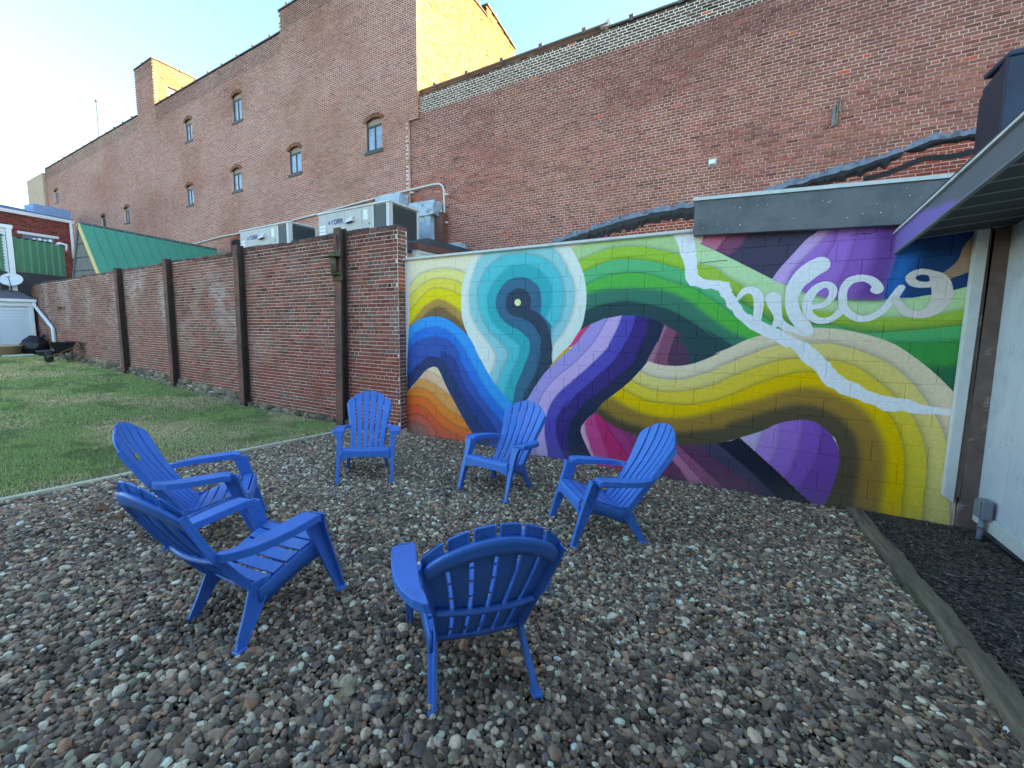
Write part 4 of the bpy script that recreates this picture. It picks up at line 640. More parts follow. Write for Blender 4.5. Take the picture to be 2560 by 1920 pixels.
def build_mulch():
    rs = np.random.RandomState(3); n = 26000
    X = rs.uniform(1.30, 2.06, n); Y = rs.uniform(-.8, 5.60, n); Z = zground(X, Y)+.02+.03*fbm(X, Y, .22, 70)
    a = rs.uniform(0, 6.28, n); l = rs.uniform(.006, .028, n); w = l*rs.uniform(.12, .35, n); h = rs.uniform(.001, .004, n); tz = rs.normal(0, .35, n)
    ca, sa = np.cos(a), np.sin(a)
    base = np.array([(-1, -1, 0), (1, -.6, 0), (.9, 1, 0), (-1, .8, 0), (0, 0, 1.)])
    V = np.empty((n, 5, 3))
    for k, (u, v, q) in enumerate(base):
        V[:, k, 0] = X+u*l*ca-v*w*sa; V[:, k, 1] = Y+u*l*sa+v*w*ca; V[:, k, 2] = Z+q*h*2+u*l*tz*.5
    T = np.array([(0, 1, 4), (1, 2, 4), (2, 3, 4), (3, 0, 4)]); Q = (np.arange(n)[:, None, None]*5+T[None]).reshape(-1, 3)
    pal = np.array([rgb(70, 58, 52), rgb(100, 84, 76), rgb(52, 44, 44), rgb(136, 114, 102), rgb(76, 82, 66)])
    c = pal[rs.choice(5, n, p=[.35, .25, .2, .08, .12])]*(1+rs.normal(0, .2, (n, 1)))
    pale = rs.rand(n) < .006; c[pale] = rgb(165, 150, 140)
    o = fast_mesh('bark_mulch', V.reshape(-1, 3), Q, coloured('bark_chip', 'attr', .9, .3, 40, .3, .002), None, np.repeat(np.clip(c, .005, 1), 4, axis=0))
    tag(o, 'dark bark mulch filling the bed beside the pale shed wall', 'mulch', kind='stuff')
build_mulch()
# ================================================================ mural wall
mural_img, MW, MH = paint_mural()
im = bpy.data.images.new('mural_paint', MW, MH, float_buffer=False)
_t = np.clip(mural_img, 0, 1); _t = np.where(_t < .0031308, _t*12.92, 1.055*np.power(np.maximum(_t, 1e-8), 1/2.4)-.055)
buf = np.ones((MH, MW, 4), np.float32); buf[..., :3] = _t; im.pixels.foreach_set(buf.ravel()); im.update(); im.pack()
def mural_material():
    m, nt, b = new_mat('mural_paint')
    g = N(nt, 'ShaderNodeNewGeometry'); sx = N(nt, 'ShaderNodeSeparateXYZ'); nt.links.new(g.outputs['Position'], sx.inputs[0])
    def mr(o, a, c):
        q = N(nt, 'ShaderNodeMapRange'); q.clamp = False; q.inputs[1].default_value = a; q.inputs[2].default_value = c
        nt.links.new(o, q.inputs[0]); return q.outputs[0]
    cx = N(nt, 'ShaderNodeCombineXYZ'); nt.links.new(mr(sx.outputs[0], MU_X0, MU_X1), cx.inputs[0]); nt.links.new(mr(sx.outputs[2], MU_Z0, MU_Z1), cx.inputs[1])
    tx = N(nt, 'ShaderNodeTexImage'); tx.image = im; tx.extension = 'EXTEND'; tx.interpolation = 'Linear'
    nt.links.new(cx.outputs[0], tx.inputs[0])
    n = N(nt, 'ShaderNodeTexNoise'); n.inputs['Scale'].default_value = 70; n.inputs['Detail'].default_value = 5; nt.links.new(g.outputs['Position'], n.inputs[0])
    n2 = N(nt, 'ShaderNodeTexNoise'); n2.inputs['Scale'].default_value = 160; n2.inputs['Detail'].default_value = 2; nt.links.new(g.outputs['Position'], n2.inputs[0])
    pit = ramp(nt, n2.outputs[0], .27, .34, (.66,)*3, (1,)*3); r = ramp(nt, n.outputs[0], .3, .7, (.92,)*3, (1.05,)*3)
    c = mix(nt, 1, tx.outputs[0], r.outputs[0], 'MULTIPLY'); c = mix(nt, 1, c, pit.outputs[0], 'MULTIPLY')
    nt.links.new(c, b.inputs['Base Color']); b.inputs['Roughness'].default_value = .62
    bump(nt, b, n.outputs[0], .5, .006)
    return m
M_MURAL = mural_material(); M_MURAL.node_tree.nodes['Principled BSDF'].inputs['Specular IOR Level'].default_value = .18
MWALL = thing('mural_wall', 'painted concrete block wall with the colourful swirling mural and white script', 'wall', (-1.4, 5.65, -.15))
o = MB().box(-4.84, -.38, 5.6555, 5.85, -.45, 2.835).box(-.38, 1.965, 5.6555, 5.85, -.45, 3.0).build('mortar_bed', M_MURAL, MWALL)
o2 = None
def block_mesh(hu, hz):
    b = .0038; me = bpy.data.meshes.new('block'); vs = []
    for e, d in ((b, 0), (0, b), (0, .03)):
        for sx, sz in ((-1, -1), (1, -1), (1, 1), (-1, 1)): vs.append((sx*(hu-e), d, sz*(hz-e)))
    me.from_pydata(vs, [], [(0, 1, 2, 3)]+[(k+q, k+4+q, k+4+(q+1) % 4, k+(q+1) % 4) for k in (0, 4) for q in range(4)]); me.materials.append(M_MURAL); me.update(); return me
BM_FULL = block_mesh(.200, .0988)
rs = random.Random(8); BL, BH = .4064, .2032
for r in range(17):
    z = 1.80-BH*9.5+r*BH
    x = -4.84-(BL/2 if r % 2 else 0)-.12
    top = 2.83 if True else 0
    while x < 1.965:
        a, c = max(x, -4.84), min(x+BL, 1.965)
        zt = z+BH/2; lim = 3.02 if (a+c)/2 > -.38 else 2.84
        if c-a > .05 and z-BH/2 < lim-.02:
            zb, zt2 = z-BH/2, min(zt, lim)
            o = bpy.data.objects.new('block', BM_FULL); COL.objects.link(o); o.parent = MWALL
            o.location = Vector(((a+c)/2, 5.65+rs.uniform(-.0012, .0012)+(.004 if rs.random() < .06 else 0), (zb+zt2)/2))-ORG[MWALL]
            o.scale = ((c-a-.005)/.400, 1, (zt2-zb-.0045)/.1976)
        x += BL
m_white = plain('weathered_white_trim', rgb(205, 206, 200), .6, .08, 9, bs=.25, bscale=90, dirt=rgb(150, 146, 136), dirt_scale=5, dirt_lo=.58, dirt_hi=.8)
m_grey = plain('grey_fascia_paint', rgb(106, 108, 108), .55, .12, 5, bs=.15, bscale=60, dirt=rgb(80, 83, 84), dirt_scale=2.2, dirt_lo=.45, dirt_hi=.7)
# white metal cap along the top of the low part
mb = MB(); mb.prism([(5.60, 2.845), (5.612, 2.835), (5.90, 2.835), (5.90, 2.885), (5.60, 2.875)], -4.87, -.385, 'x'); mb.build('cap_flashing', m_white, MWALL)
# boxed fascia board and its white drip cap over the taller part
FZ = lambda x, z: z-.046*(x+.375)
mb = MB(); mb.loft([[(x, 5.53, FZ(x, 2.785)), (x, 5.646, FZ(x, 2.785)), (x, 5.646, FZ(x, 3.165)), (x, 5.53, FZ(x, 3.165))] for x in (-.375, 1.98)]); bevel_mod(mb.build('fascia', m_grey, MWALL), .004, 1)
mb = MB(); mb.loft([[(x, 5.512, FZ(x, 3.168)), (x, 5.90, FZ(x, 3.168)), (x, 5.90, FZ(x, 3.205)), (x, 5.512, FZ(x, 3.205))] for x in (-.395, 1.98)]); mb.build('drip_cap', m_white, MWALL)
rs = random.Random(5); mb = MB()      # chips and drips of white on the fascia
for _ in range(30):
    x, z, s = rs.uniform(-.3, 1.5), rs.uniform(2.80, 3.05), rs.uniform(.002, .005)
    mb.box(x-s, x+s, 5.5275, 5.5295, z-s*rs.uniform(.5, 1.6), z+s)
o = mb.build('paint_speck', m_white, MWALL); o['kind'] = 'stuff'
# cracks between blocks near the top
m_dark = plain('dark_gap', (.012, .012, .014), .95, .1)
mb = MB()
for pts in (((1.02, 2.66), (1.10, 2.668), (1.17, 2.66), (1.215, 2.675), (1.225, 2.72), (1.235, 2.79)), ((.44, 2.64), (.455, 2.67), (.47, 2.70)), ((-.30, 2.48), (-.22, 2.485), (-.12, 2.49), (-.02, 2.492))):
    for (x0, z0), (x1, z1) in zip(pts[:-1], pts[1:]):
        d = Vector((x1-x0, 0, z1-z0)); nrm = Vector((-d.z, 0, d.x)).normalized()*rs.uniform(.0022, .0045)
        A, B = Vector((x0, 5.6465, z0)), Vector((x1, 5.6465, z1)); mb.add([A-nrm, B-nrm*.7, B+nrm*.7, A+nrm], [(0, 1, 2, 3)])
mb.build('crack', m_dark, MWALL)

# ================================================================ old brick garden wall
GY = 5.47
GW = thing('garden_wall', 'tall old brick garden wall with rubble footing behind the lawn', 'wall', (-14, GY, -.1))
m_mortar_g = plain('garden_wall_mortar', rgb(224, 202, 186), .95, .12, 4, bs=.5, bscale=120, dirt=rgb(160, 132, 118), dirt_scale=1.2, dirt_lo=.5, dirt_hi=.75)
def gtop(x):
    x = np.asarray(x, float)
    return np.where(x > -9.5, 3.38+.03*vnoise(x, x*0, .8, 81), 3.36-.005*(-x-9.5)+.04*(vnoise(x, x*0, .7, 82)-.3))
def gbase(x): return zground(np.asarray(x, float), np.full(np.shape(x), GY))
XE = -4.795
lay = brick_layout(-24.9, XE, -.24, 3.44, L=.213, Hc=.0672, header_every=6, seed=31, ztop=gtop, jit=.004)
U, Z, HU, HZ, D = lay
k = Z > gbase(U)+.16+.05*vnoise(U, U*0, .5, 83)-(.12)*(U > -9.4)
lay = [q[k] for q in lay]; U, Z, HU, HZ, D = lay; n = len(U)
HU = HU-.0015; HZ = HZ-.001+.0018*np.clip((-U-9)/8, 0, 1); 
cols = jitter_cols(rgb(136, 78, 66), n, 41, .24, .07)
zr = (Z-gbase(U))/3.4
eff = np.clip((fbm(U, Z, 1.1, 50)-.44)*3.4, 0, 1)*np.clip((zr-.25)*3, 0, 1)*np.clip((1.0-zr)*5, 0, 1)
red = np.clip((fbm(U, Z*1.6, 1.6, 55)-.28)*3, 0, 1)*np.clip(1-np.abs(zr-.26)/.32, 0, 1)
pale_far = np.clip((-U-11)/8, 0, 1)*.35
dark_top = np.clip((zr-.93)*12, 0, 1)
r1 = np.random.RandomState(9).rand(n)
cols = cols*(1-red[:, None]*.88)+np.array(rgb(146, 66, 54))*red[:, None]*.88
e2 = np.clip(eff*(.3+1.0*r1)+pale_far*r1, 0, .85)[:, None]; cols = cols*(1-e2)+np.array(rgb(176, 152, 144))*e2
cols = cols*(1-.35*dark_top[:, None]); cols[r1 > .997] = rgb(178, 92, 66)
grey = (np.random.RandomState(19).rand(n) < .16)[:, None]; cols = np.where(grey, cols*.5+np.array(rgb(104, 98, 92))*.5, cols)
cols = np.clip(cols, .01, 1)
brick_wall(GW, lay, cols, GY, 'y', M_BRICK_A, M_BRICK_O, .007, .02)
# end face of the wall, looking towards the mural
le = brick_layout(GY+.004, GY+.24, -.10, 3.44, L=.213, Hc=.0672, header_every=2, seed=33, jit=.003); le = [q for q in le]
ce = jitter_cols(rgb(128, 84, 70), len(le[0]), 43, .2, .06); hot = (le[1] > 2.35) & (le[1] < 2.75); ce[hot] = jitter_cols(rgb(176, 92, 62), hot.sum(), 4, .12, .04)
V, Q = brick_boxes(*le, XE, 'x', .006, .02); o = fast_mesh('end_brick', V, Q, M_BRICK_A, GW, np.repeat(np.clip(ce, .01, 1), 9, axis=0)); o['kind'] = 'stuff'
# mortar core following the uneven top
xs = np.linspace(-24.9, XE, 160); rings = []
for x in xs: zt = float(gtop(x))-.03; zb = float(gbase(x))-.2; rings.append([(x, GY, zb), (x, GY+.25, zb), (x, GY+.25, zt), (x, GY, zt)])
MB().loft(rings).build('mortar', m_mortar_g, GW)
# loose coping bricks on the top edge, a little askew
rs = random.Random(12); x = XE-.11; me = None
m_cope = coloured('coping_brick', 'obj')
while x > -24.8:
    if me is None:
        mb = MB(); mb.bevbox(-.1, .1, -.135, .135, -.028, .030, .008); tmp = mb.build('coping_brick', m_cope, GW); me = tmp.data; bpy.data.objects.remove(tmp)
        for v in me.vertices: v.co += ORG[GW]
    if rs.random() < .93:
        o = bpy.data.objects.new('coping_brick', me); COL.objects.link(o); o.parent = GW
        o.location = Vector((x, GY+.125+rs.uniform(-.006, .008), float(gtop(x))+.005+rs.uniform(-.006, .004)))-ORG[GW]
        o.rotation_euler = (rs.uniform(-.03, .03), rs.uniform(-.03, .03), rs.uniform(-.05, .05)); kk = rs.uniform(.75, 1.15)
        o.color = (*rgb(104*kk, 84*kk, 76*kk), 1)
    x -= rs.uniform(.205, .222)
# rubble stones along the foot of the wall
def stone_mesh(seed):
    rr = random.Random(seed); bm = bmesh.new(); bmesh.ops.create_icosphere(bm, subdivisions=2, radius=1)
    for v in bm.verts:
        p = v.co.copy(); s = max(abs(p.x), abs(p.y), abs(p.z)); v.co = p*(.55/s+.45)*(1+rr.uniform(-.10, .10))
    me = bpy.data.meshes.new('stone'); bm.to_mesh(me); bm.free(); return me
STONES = [stone_mesh(s) for s in range(5)]
m_stone = coloured('rubble_stone', 'obj', .95, .35, 14, .7, .01)
for me in STONES: me.materials.append(m_stone)
rs = random.Random(21); x = -4.95; cnt = 0
while x > -22:
    w = rs.uniform(.08, .27)*(1 if x > -10 else 1.3)
    hh = .30 if x < -9.4 else .15
    rows = 2 if hh > .2 or rs.random() < .4 else 1
    for q in range(rows):
        h = hh/rows*rs.uniform(.5, .62)
        o = bpy.data.objects.new('stone', rs.choice(STONES)); COL.objects.link(o); o.parent = GW
        z = float(gbase(x))+.02+hh/rows*(q+.5)-.05-rs.uniform(0, .05)
        o.location = Vector((x-w/2+rs.uniform(-.03, .03), GY+.02-(.035 if q == 0 else .0)-rs.uniform(0, .03), z))-ORG[GW]
        o.scale = (w*.56, .07, h*.95); o.rotation_euler = (rs.uniform(-.1, .1), rs.uniform(-.12, .12), rs.uniform(-.1, .1))
        kk = rs.uniform(.7, 1.15); o.color = (*rgb(134*kk, 120*kk, 100*kk), 1); cnt += 1
    x -= w*1.02
# bricked-up niche and cement patch in the far bay
mb = MB(); mb.box(-21.9, -21.05, GY-.004, GY+.02, 2.20, 2.32); mb.build('niche_lintel', m_dark, GW)

# ================================================================ rusty steel posts against the garden wall
m_rust = plain('rusty_steel', rgb(122, 84, 72), .85, .2, 7, bs=.4, bscale=50, dirt=rgb(62, 54, 50), dirt_scale=2.5, dirt_lo=.42, dirt_hi=.66)
m_rustd = plain('dark_weathered_steel', rgb(70, 56, 50), .85, .25, 6, bs=.4, bscale=50, dirt=rgb(74, 66, 54), dirt_scale=3, dirt_lo=.5, dirt_hi=.75)
m_moss = plain('mossy_iron', rgb(92, 92, 66), .9, .3, 12, bs=.5, bscale=70, dirt=rgb(66, 54, 44), dirt_scale=8, dirt_lo=.45, dirt_hi=.65)
POSTS = [(-15.8, 'leftmost rusty steel post against the brick garden wall, nearest the wheelbarrow'), (-12.70, 'dark rusty steel post against the garden wall, second from the left'),
         (-9.40, 'rusty steel post with reddish edge, third from the left on the garden wall'), (-6.16, 'tall rusty steel post with mossy iron brackets behind a blue chair')]
for i, (x, lab) in enumerate(POSTS):
    w = .088; dpt = .17; zt = float(gtop(x))+.07; zb = zg(x, GY)-.1
    t = thing('steel_post', lab, 'post', (x, GY-dpt/2, zb+.1), 'rusty steel posts bracing the garden wall')
    lean = .012*(i-1)
    M = Matrix.Shear('XY', 4, (0, 0)); M = Matrix.Identity(4); M[0][2] = lean; M[0][3] = -lean*zb
    y1, y0 = GY-.012, GY-dpt
    MB().bevbox(x-w, x+w, y0, y0+.022, zb, zt, .004, M).build('flange', m_rust, t)
    MB().bevbox(x-w, x+w, y1-.022, y1, zb, zt, .004, M).build('flange', m_rustd, t)
    MB().box(x-.012, x+.012, y0+.021, y1-.021, zb, zt-.002, M=M).build('web', m_rustd, t)
    if i == 3:
        for z in (2.98, 2.66):
            MB().bevbox(x-.09, x+.20, y0-.05, y0-.002, z-.015, z+.075 if z > 2.8 else z+.012, .006).build('bracket', m_moss, t)
            MB().bevbox(x-.15, x+.20, y0-.15, y0-.002, z-.03, z-.014, .004).build('bracket_plate', m_moss, t)
        mb = MB(); mb.tube([(x+.06, y0-.07, 2.67), (x+.06, y0-.07, 2.96)], .055, 12); mb.build('hinge_pin', m_moss, t, True)
        MB().bevbox(x-.03, x+.21, y0-.03, y0-.002, 2.53, 2.63, .006).build('bracket', m_moss, t)
        mb = MB(); mb.tube([(x+w, y0, 3.35), (x+w+.03, y0-.02, 3.0), (x+w+.01, y0-.02, 2.75), (x+w+.05, y0-.02, 2.6)], .006, 5); mb.build('wire', m_dark, t)
POSES = [
    (-3.598, 3.476, -2.396, .03, 0, 'blue chair facing the camera, in front of the brick garden wall'),
    (-2.092, 3.999, 3.051, .04, 0, 'blue chair standing nearest the mural, in front of its blue and purple stripes'),
    (-0.890, 3.580, 2.215, .0, 0, 'rightmost blue chair, turned left before the pink and yellow part of the mural'),
    (-2.278, 1.363, .037, .06, -.08, 'blue chair at lower left seen from behind and the side, armrest towards the camera'),
    (-3.478, 1.713, -.623, .05, 0, 'blue plastic chair beside the lawn with a pale leaf stuck on its backrest'),
    (-1.041, 1.712, .753, .0, -.065, 'nearest blue plastic chair, its dark ribbed back turned to the camera'),
]
# ================================================================ blue moulded adirondack chairs
def chair_material():
    m, nt, b = new_mat('blue_plastic')
    n = noise(nt, 5, 5); r = ramp(nt, n.outputs[0], .3, .75, (.024, .165, .52), (.036, .20, .60))
    n2 = noise(nt, 9, 8, .7); r2 = ramp(nt, n2.outputs[0], .60, .74)
    nt.links.new(mix(nt, r2.outputs[0], r.outputs[0], (.030, .085, .25)), b.inputs['Base Color'])
    n4 = noise(nt, 14, 6, .7); r4 = ramp(nt, n4.outputs[0], .35, .7, (.36,)*3, (.58,)*3)
    nt.links.new(r4.outputs[0], b.inputs['Roughness']); b.inputs['Specular IOR Level'].default_value = .5
    n3 = noise(nt, 260, 3); bump(nt, b, n3.outputs[0], .10, .001); return m
m_blue = chair_material()
m_stick = plain('sticker_white', rgb(222, 228, 232), .5, .05)
PROF = [(-.115, .205), (-.165, .25), (-.245, .345), (-.348, .475), (-.440, .60), (-.512, .715), (-.568, .83), (-.592, .90), (-.606, .953)]
def prof(z):
    for (y0, z0), (y1, z1) in zip(PROF[:-1], PROF[1:]):
        if z <= z1: t = (z-z0)/(z1-z0); return y0+(y1-y0)*t
    y0, z0 = PROF[-2]; y1, z1 = PROF[-1]; return y0+(y1-y0)*(z-z0)/(z1-z0)
def halfw(z):
    pts = [(.20, .198), (.36, .203), (.50, .214), (.62, .236), (.74, .262), (.835, .282), (.96, .29)]
    for (z0, w0), (z1, w1) in zip(pts[:-1], pts[1:]):
        if z <= z1: return w0+(w1-w0)*(z-z0)/(z1-z0)
    return pts[-1][1]
def backpt(s, z, off=0.0):
    w = halfw(z); c = .052*min(1, max(.25, (z-.2)/.5))
    y = prof(z)+c*s*s
    dz = .01; tz = Vector((0, prof(z+dz)-prof(z-dz), 2*dz)).normalized()
    nrm = Vector((-2*c*s/w, 1, 0)).normalized(); nrm = (nrm-tz*nrm.dot(tz)).normalized()
    p = Vector((w*s, y, z))+nrm*off
    return p
def ztop(s): return .812+.146*max(0, 1-abs(s)**2.0)**.85
def sheet_solid(rows, thick_rows):
    """rows / thick_rows: grids of front and back points -> closed solid"""
    mb = MB(); n, m = len(rows), len(rows[0])
    vs = [p for r in rows for p in r]+[p for r in thick_rows for p in r]; o = n*m; fs = []
    for i in range(n-1):
        for j in range(m-1):
            a, b, c, d = i*m+j, i*m+j+1, (i+1)*m+j+1, (i+1)*m+j
            fs.append((a, b, c, d)); fs.append((o+a, o+d, o+c, o+b))
    for i in range(n-1):
        fs.append((i*m, (i+1)*m, o+(i+1)*m, o+i*m)); fs.append((i*m+m-1, o+i*m+m-1, o+(i+1)*m+m-1, (i+1)*m+m-1))
    for j in range(m-1):
        fs.append((j, o+j, o+j+1, j+1)); fs.append(((n-1)*m+j, (n-1)*m+j+1, o+(n-1)*m+j+1, o+(n-1)*m+j))
    return mb.add(vs, fs)
def build_chair():
    root = thing('adirondack_chair', 'x', 'chair', (0, 0, 0), 'blue plastic adirondack chairs in a ring')
    zb = .215
    # --- back: six fanned slats on a moulded shell with two cross bands
    bk = None
    def band(z0, z1, o1, o2, name, parent, sl=1.0, arch=False):
        rows, back = [], []
        for k in range(4):
            f = k/3.0; row, rb = [], []
            for j in range(25):
                s = (-1+2*j/24)*sl; za = (ztop(s)-z1) if arch else 0
                zz = (ztop(s)-z0+(z0-z1)*f) if arch else z0+(z1-z0)*f
                row.append(backpt(s, zz, -o1)); rb.append(backpt(s, zz, -o2))
            rows.append(row); back.append(rb)
        return sheet_solid(rows, back).build(name, m_blue, parent, True)
    bk = band(.200, .262, .0025, .026, 'backrest', root)
    band(.115, .045, .0115, .034, 'back_band', bk, .985, True)
    band(.50, .515, .0115, .040, 'back_band', bk, .985)
    gap = [.0055, .0055]
    edges = [-1+2*i/6 for i in range(7)]
    for i in range(6):
        rings = []; nz = 17
        for k in range(nz):
            zz_ref = zb+(.90-zb)*k/(nz-1); w = halfw(zz_ref); g = .0078/w
            s0 = edges[i]+(g if i > 0 else 0); s1 = edges[i+1]-(g if i < 5 else 0); tf = .006/w
            def at(s, off): zt = ztop(s); return backpt(s, zb+(zt-zb)*k/(nz-1), off)
            ro = 0.0 if 0 < k < nz-1 else -.002; dp = -.017 if k < nz-1 else -.013
            ring = [at(s0+(s1-s0)*j/4.0, .0035*(1-(2*j/4.0-1)**2)+ro) for j in range(5)]
            ring += [at(s1, dp), at(s1-tf, dp), at(s1-tf, -.009), at(s0+tf, -.009), at(s0+tf, dp), at(s0, dp)]
            rings.append(ring)
        o = MB().loft(rings).build('slat', m_blue, bk); bevel_mod(o, .0018, 2)
    # stiffening flange along each outer edge of the back, seen from behind
    for sd in (-1, 1):
        rows, back = [], []
        for k in range(14):
            z = .24+(ztop(1)-.005-.24)*k/13
            a = backpt(sd*.995, z, -.010); b = backpt(sd*.995, z, -.046)
            c = backpt(sd*.975, z, -.010); d = backpt(sd*.975, z, -.046)
            rows.append([a, c]); back.append([b, d])
        mb = MB(); rings = [[r[0], r[1], q[1], q[0]] for r, q in zip(rows, back)]
        mb.loft(rings); mb.build('edge_rib', m_blue, bk)
    # --- seat: shell sides, front roll and six slats across
    SP = [(.262, .300), (.272, .345), (.248, .372), (.17, .368), (.08, .345), (-.01, .318), (-.09, .290), (-.15, .262)]   # y, z along the seat
    def seat_at(t):
        t = t*(len(SP)-1); i = min(int(t), len(SP)-2); f = t-i
        p0, p1, p2, p3 = SP[max(i-1, 0)], SP[i], SP[i+1], SP[min(i+2, len(SP)-1)]
        return tuple(.5*((2*b)+(-a+c)*f+(2*a-5*b+4*c-d)*f*f+(-a+3*b-3*c+d)*f**3) for a, b, c, d in zip(p0, p1, p2, p3))
    def sw(y): return .262-(.262-y)*.105 if y < .262 else .262
    st = None
    for sd in (-1, 1):      # side aprons sweeping into the rear legs
        pts = [(.255, .345, .265), (.18, .362, .262), (.08, .338, .245), (-.02, .305, .212), (-.10, .275, .180), (-.17, .250, .155)]
        rings = []
        for (y, z1, z0) in pts:
            w = sw(y)+.012
            rings.append([(sd*(w-.013), y, z0), (sd*(w+.006), y, z0-.004), (sd*(w+.004), y, z1-.012), (sd*(w-.004), y, z1-.002), (sd*(w-.015), y, z1-.004)])
        q = MB().loft(rings).build('seat' if st is None else 'side_rail', m_blue, root if st is None else st, True); st = st or q
    bounds = [(.10, .285), (.312, .425), (.450, .565), (.590, .705), (.730, .845), (.870, .985)]
    for a, b in bounds:
        rows, back = [], []; n = 5
        for k in range(n):
            y, z = seat_at(a+(b-a)*k/(n-1)); y2, z2 = seat_at(min(1, a+(b-a)*k/(n-1)+.01)); y1, z1 = seat_at(max(0, a+(b-a)*k/(n-1)-.01))
            t = Vector((0, y2-y1, z2-z1)).normalized(); nr = Vector((0, t.z, -t.y)); nr = nr if nr.z > 0 or nr.y > 0 else -nr
            w = sw(y); row, rb = [], []
            for j in range(7):
                x = w*(-1+2*j/6); sag = -.006*(1-(x/w)**2)
                row.append(Vector((x, y, z+sag))); rb.append(Vector((x, y, z+sag))-nr*.014)
            rows.append(row); back.append(rb)
        o = sheet_solid(rows, back).build('slat', m_blue, st); bevel_mod(o, .003, 2)
    # front apron below the seat, arched
    rows, back = [], []
    for k in range(3):
        row, rb = [], []
        for j in range(17):
            s = -1+2*j/16; zlo = .238+.038*(1-abs(s)**5.0) if True else 0
            z = .336-(.336-zlo)*k/2; y = .268+.003*(1-s*s)
            row.append(Vector((s*.268, y+.004, z))); rb.append(Vector((s*.268, y-.010, z)))
        rows.append(row); back.append(rb)
    bevel_mod(sheet_solid(rows, back).build('front_apron', m_blue, root), .002, 1)
    # --- legs: open channel section, tapering, with a small foot
    def channel(sd, path, name):
        """path rows: x, y, z, width_x, depth_y ; the channel is open to the outside"""
        rings = []
        for (x, y, z, wx, dy) in path:
            t = .011; xi, xo = x, x+wx; y0, y1 = y-dy/2, y+dy/2; rc = .018 if z > .03 else .004
            pr = [(xi, y0), (xi, y1), (xo, y1), (xo, y1-t), (xi+t+.002, y1-t-.002), (xi+t+.002, y0+t+.002), (xo-rc, y0+t), (xo-rc, y0)]
            rings.append([(sd*a, b, z) for a, b in pr])
        mb = MB(); mb.loft(rings)
        return mb
    for sd in (-1, 1):
        path = [(.268, .145, .535, .085, .105), (.268, .160, .47, .062, .100), (.270, .188, .38, .052, .096), (.274, .220, .28, .046, .088), (.279, .262, .15, .040, .072), (.283, .300, .035, .034, .052), (.284, .306, .012, .033, .050)]
        mb = channel(sd, path, 'leg'); o = mb.build('leg', m_blue, root); bevel_mod(o, .003, 2)
        mb = MB(); mb.bevbox(min(sd*.272, sd*.324), max(sd*.272, sd*.324), .276, .338, -.004, .014, .004); mb.build('foot', m_blue, o)
        # rear leg sweeping back from the end of the seat
        path = [(.196, -.130, .285, .030, .150), (.199, -.165, .235, .034, .125), (.204, -.200, .180, .036, .100), (.211, -.238, .120, .036, .082), (.219, -.284, .050, .034, .062), (.222, -.306, .012, .032, .052)]
        mb = channel(sd, path, 'leg'); o = mb.build('leg', m_blue, root); bevel_mod(o, .003, 2)
        mb = MB(); mb.bevbox(min(sd*.213, sd*.262), max(sd*.213, sd*.262), -.340, -.278, -.004, .014, .004); mb.build('foot', m_blue, o)
        # --- armrest
        out = [(.262, .150), (.375, .146), (.384, .120), (.392, .04), (.392, -.06), (.380, -.16), (.352, -.25), (.306, -.325), (.262, -.362), (.222, -.374),
               (.214, -.345), (.238, -.325), (.258, -.285), (.268, -.22), (.268, -.12), (.265, 0), (.262, .10)]
        mb = MB(); T, Bq = [], []
        def az(y): return .560-.022*max(0, (.10-y)/.45)-(.012 if y > .13 else 0)
        outl = out[::sd] if sd == 1 else [(-a, b) for a, b in out][::-1]
        top = [(a, b, az(b)) for a, b in outl]
        cxm = sum(abs(p[0]) for p in top)/len(top)*sd
        inner = [(a+(cxm-a)*.06, b*.985, z+.004) for a, b, z in top]
        low = [(a, b, z-.040) for a, b, z in top]
        mb.loft([low, top, inner], caps=True); o = mb.build('armrest', m_blue, root); bevel_mod(o, .005, 3)
    # small white stickers left on the seat front
    mb = MB(); mb.box(.045, .075, .2732, .2745, .300, .328); mb.build('sticker', m_stick, root)
    mb = MB(); mb.box(.005, .015, .2735, .2747, .312, .322); mb.build('sticker', m_stick, root)
    return root
def copy_tree(o, parent=None):
    c = o.copy(); COL.objects.link(c); c.parent = parent
    for ch in [q for q in o.children]: copy_tree(ch, c)
    return c
proto = build_chair()
# x, y, heading, tilt, label
CH = POSES
for i, (x, y, th, tilt, roll, lab) in enumerate(CH):
    c = proto if i == 0 else copy_tree(proto)
    # ground under the feet sets height and tilt
    ca, sa = math.cos(th), math.sin(th)
    fz = [zg(x+ca*u-sa*v, y+sa*u+ca*v) for u, v in ((.3, .31), (-.3, .31), (.24, -.31), (-.24, -.31))]
    zf, zr = (fz[0]+fz[1])/2, (fz[2]+fz[3])/2; zl, zrt = (fz[1]+fz[3])/2, (fz[0]+fz[2])/2
    c.location = (x, y, sum(fz)/4+.006)
    c.rotation_euler = Matrix.Rotation(th, 3, 'Z').to_4x4().to_euler()
    R3 = Matrix.Rotation(th, 3, 'Z') @ Matrix.Rotation(math.atan2(zf-zr, .62)+tilt, 3, 'X') @ Matrix.Rotation(-math.atan2(zrt-zl, .54)+roll, 3, 'Y')
    c.rotation_euler = R3.to_euler(); c['label'] = lab
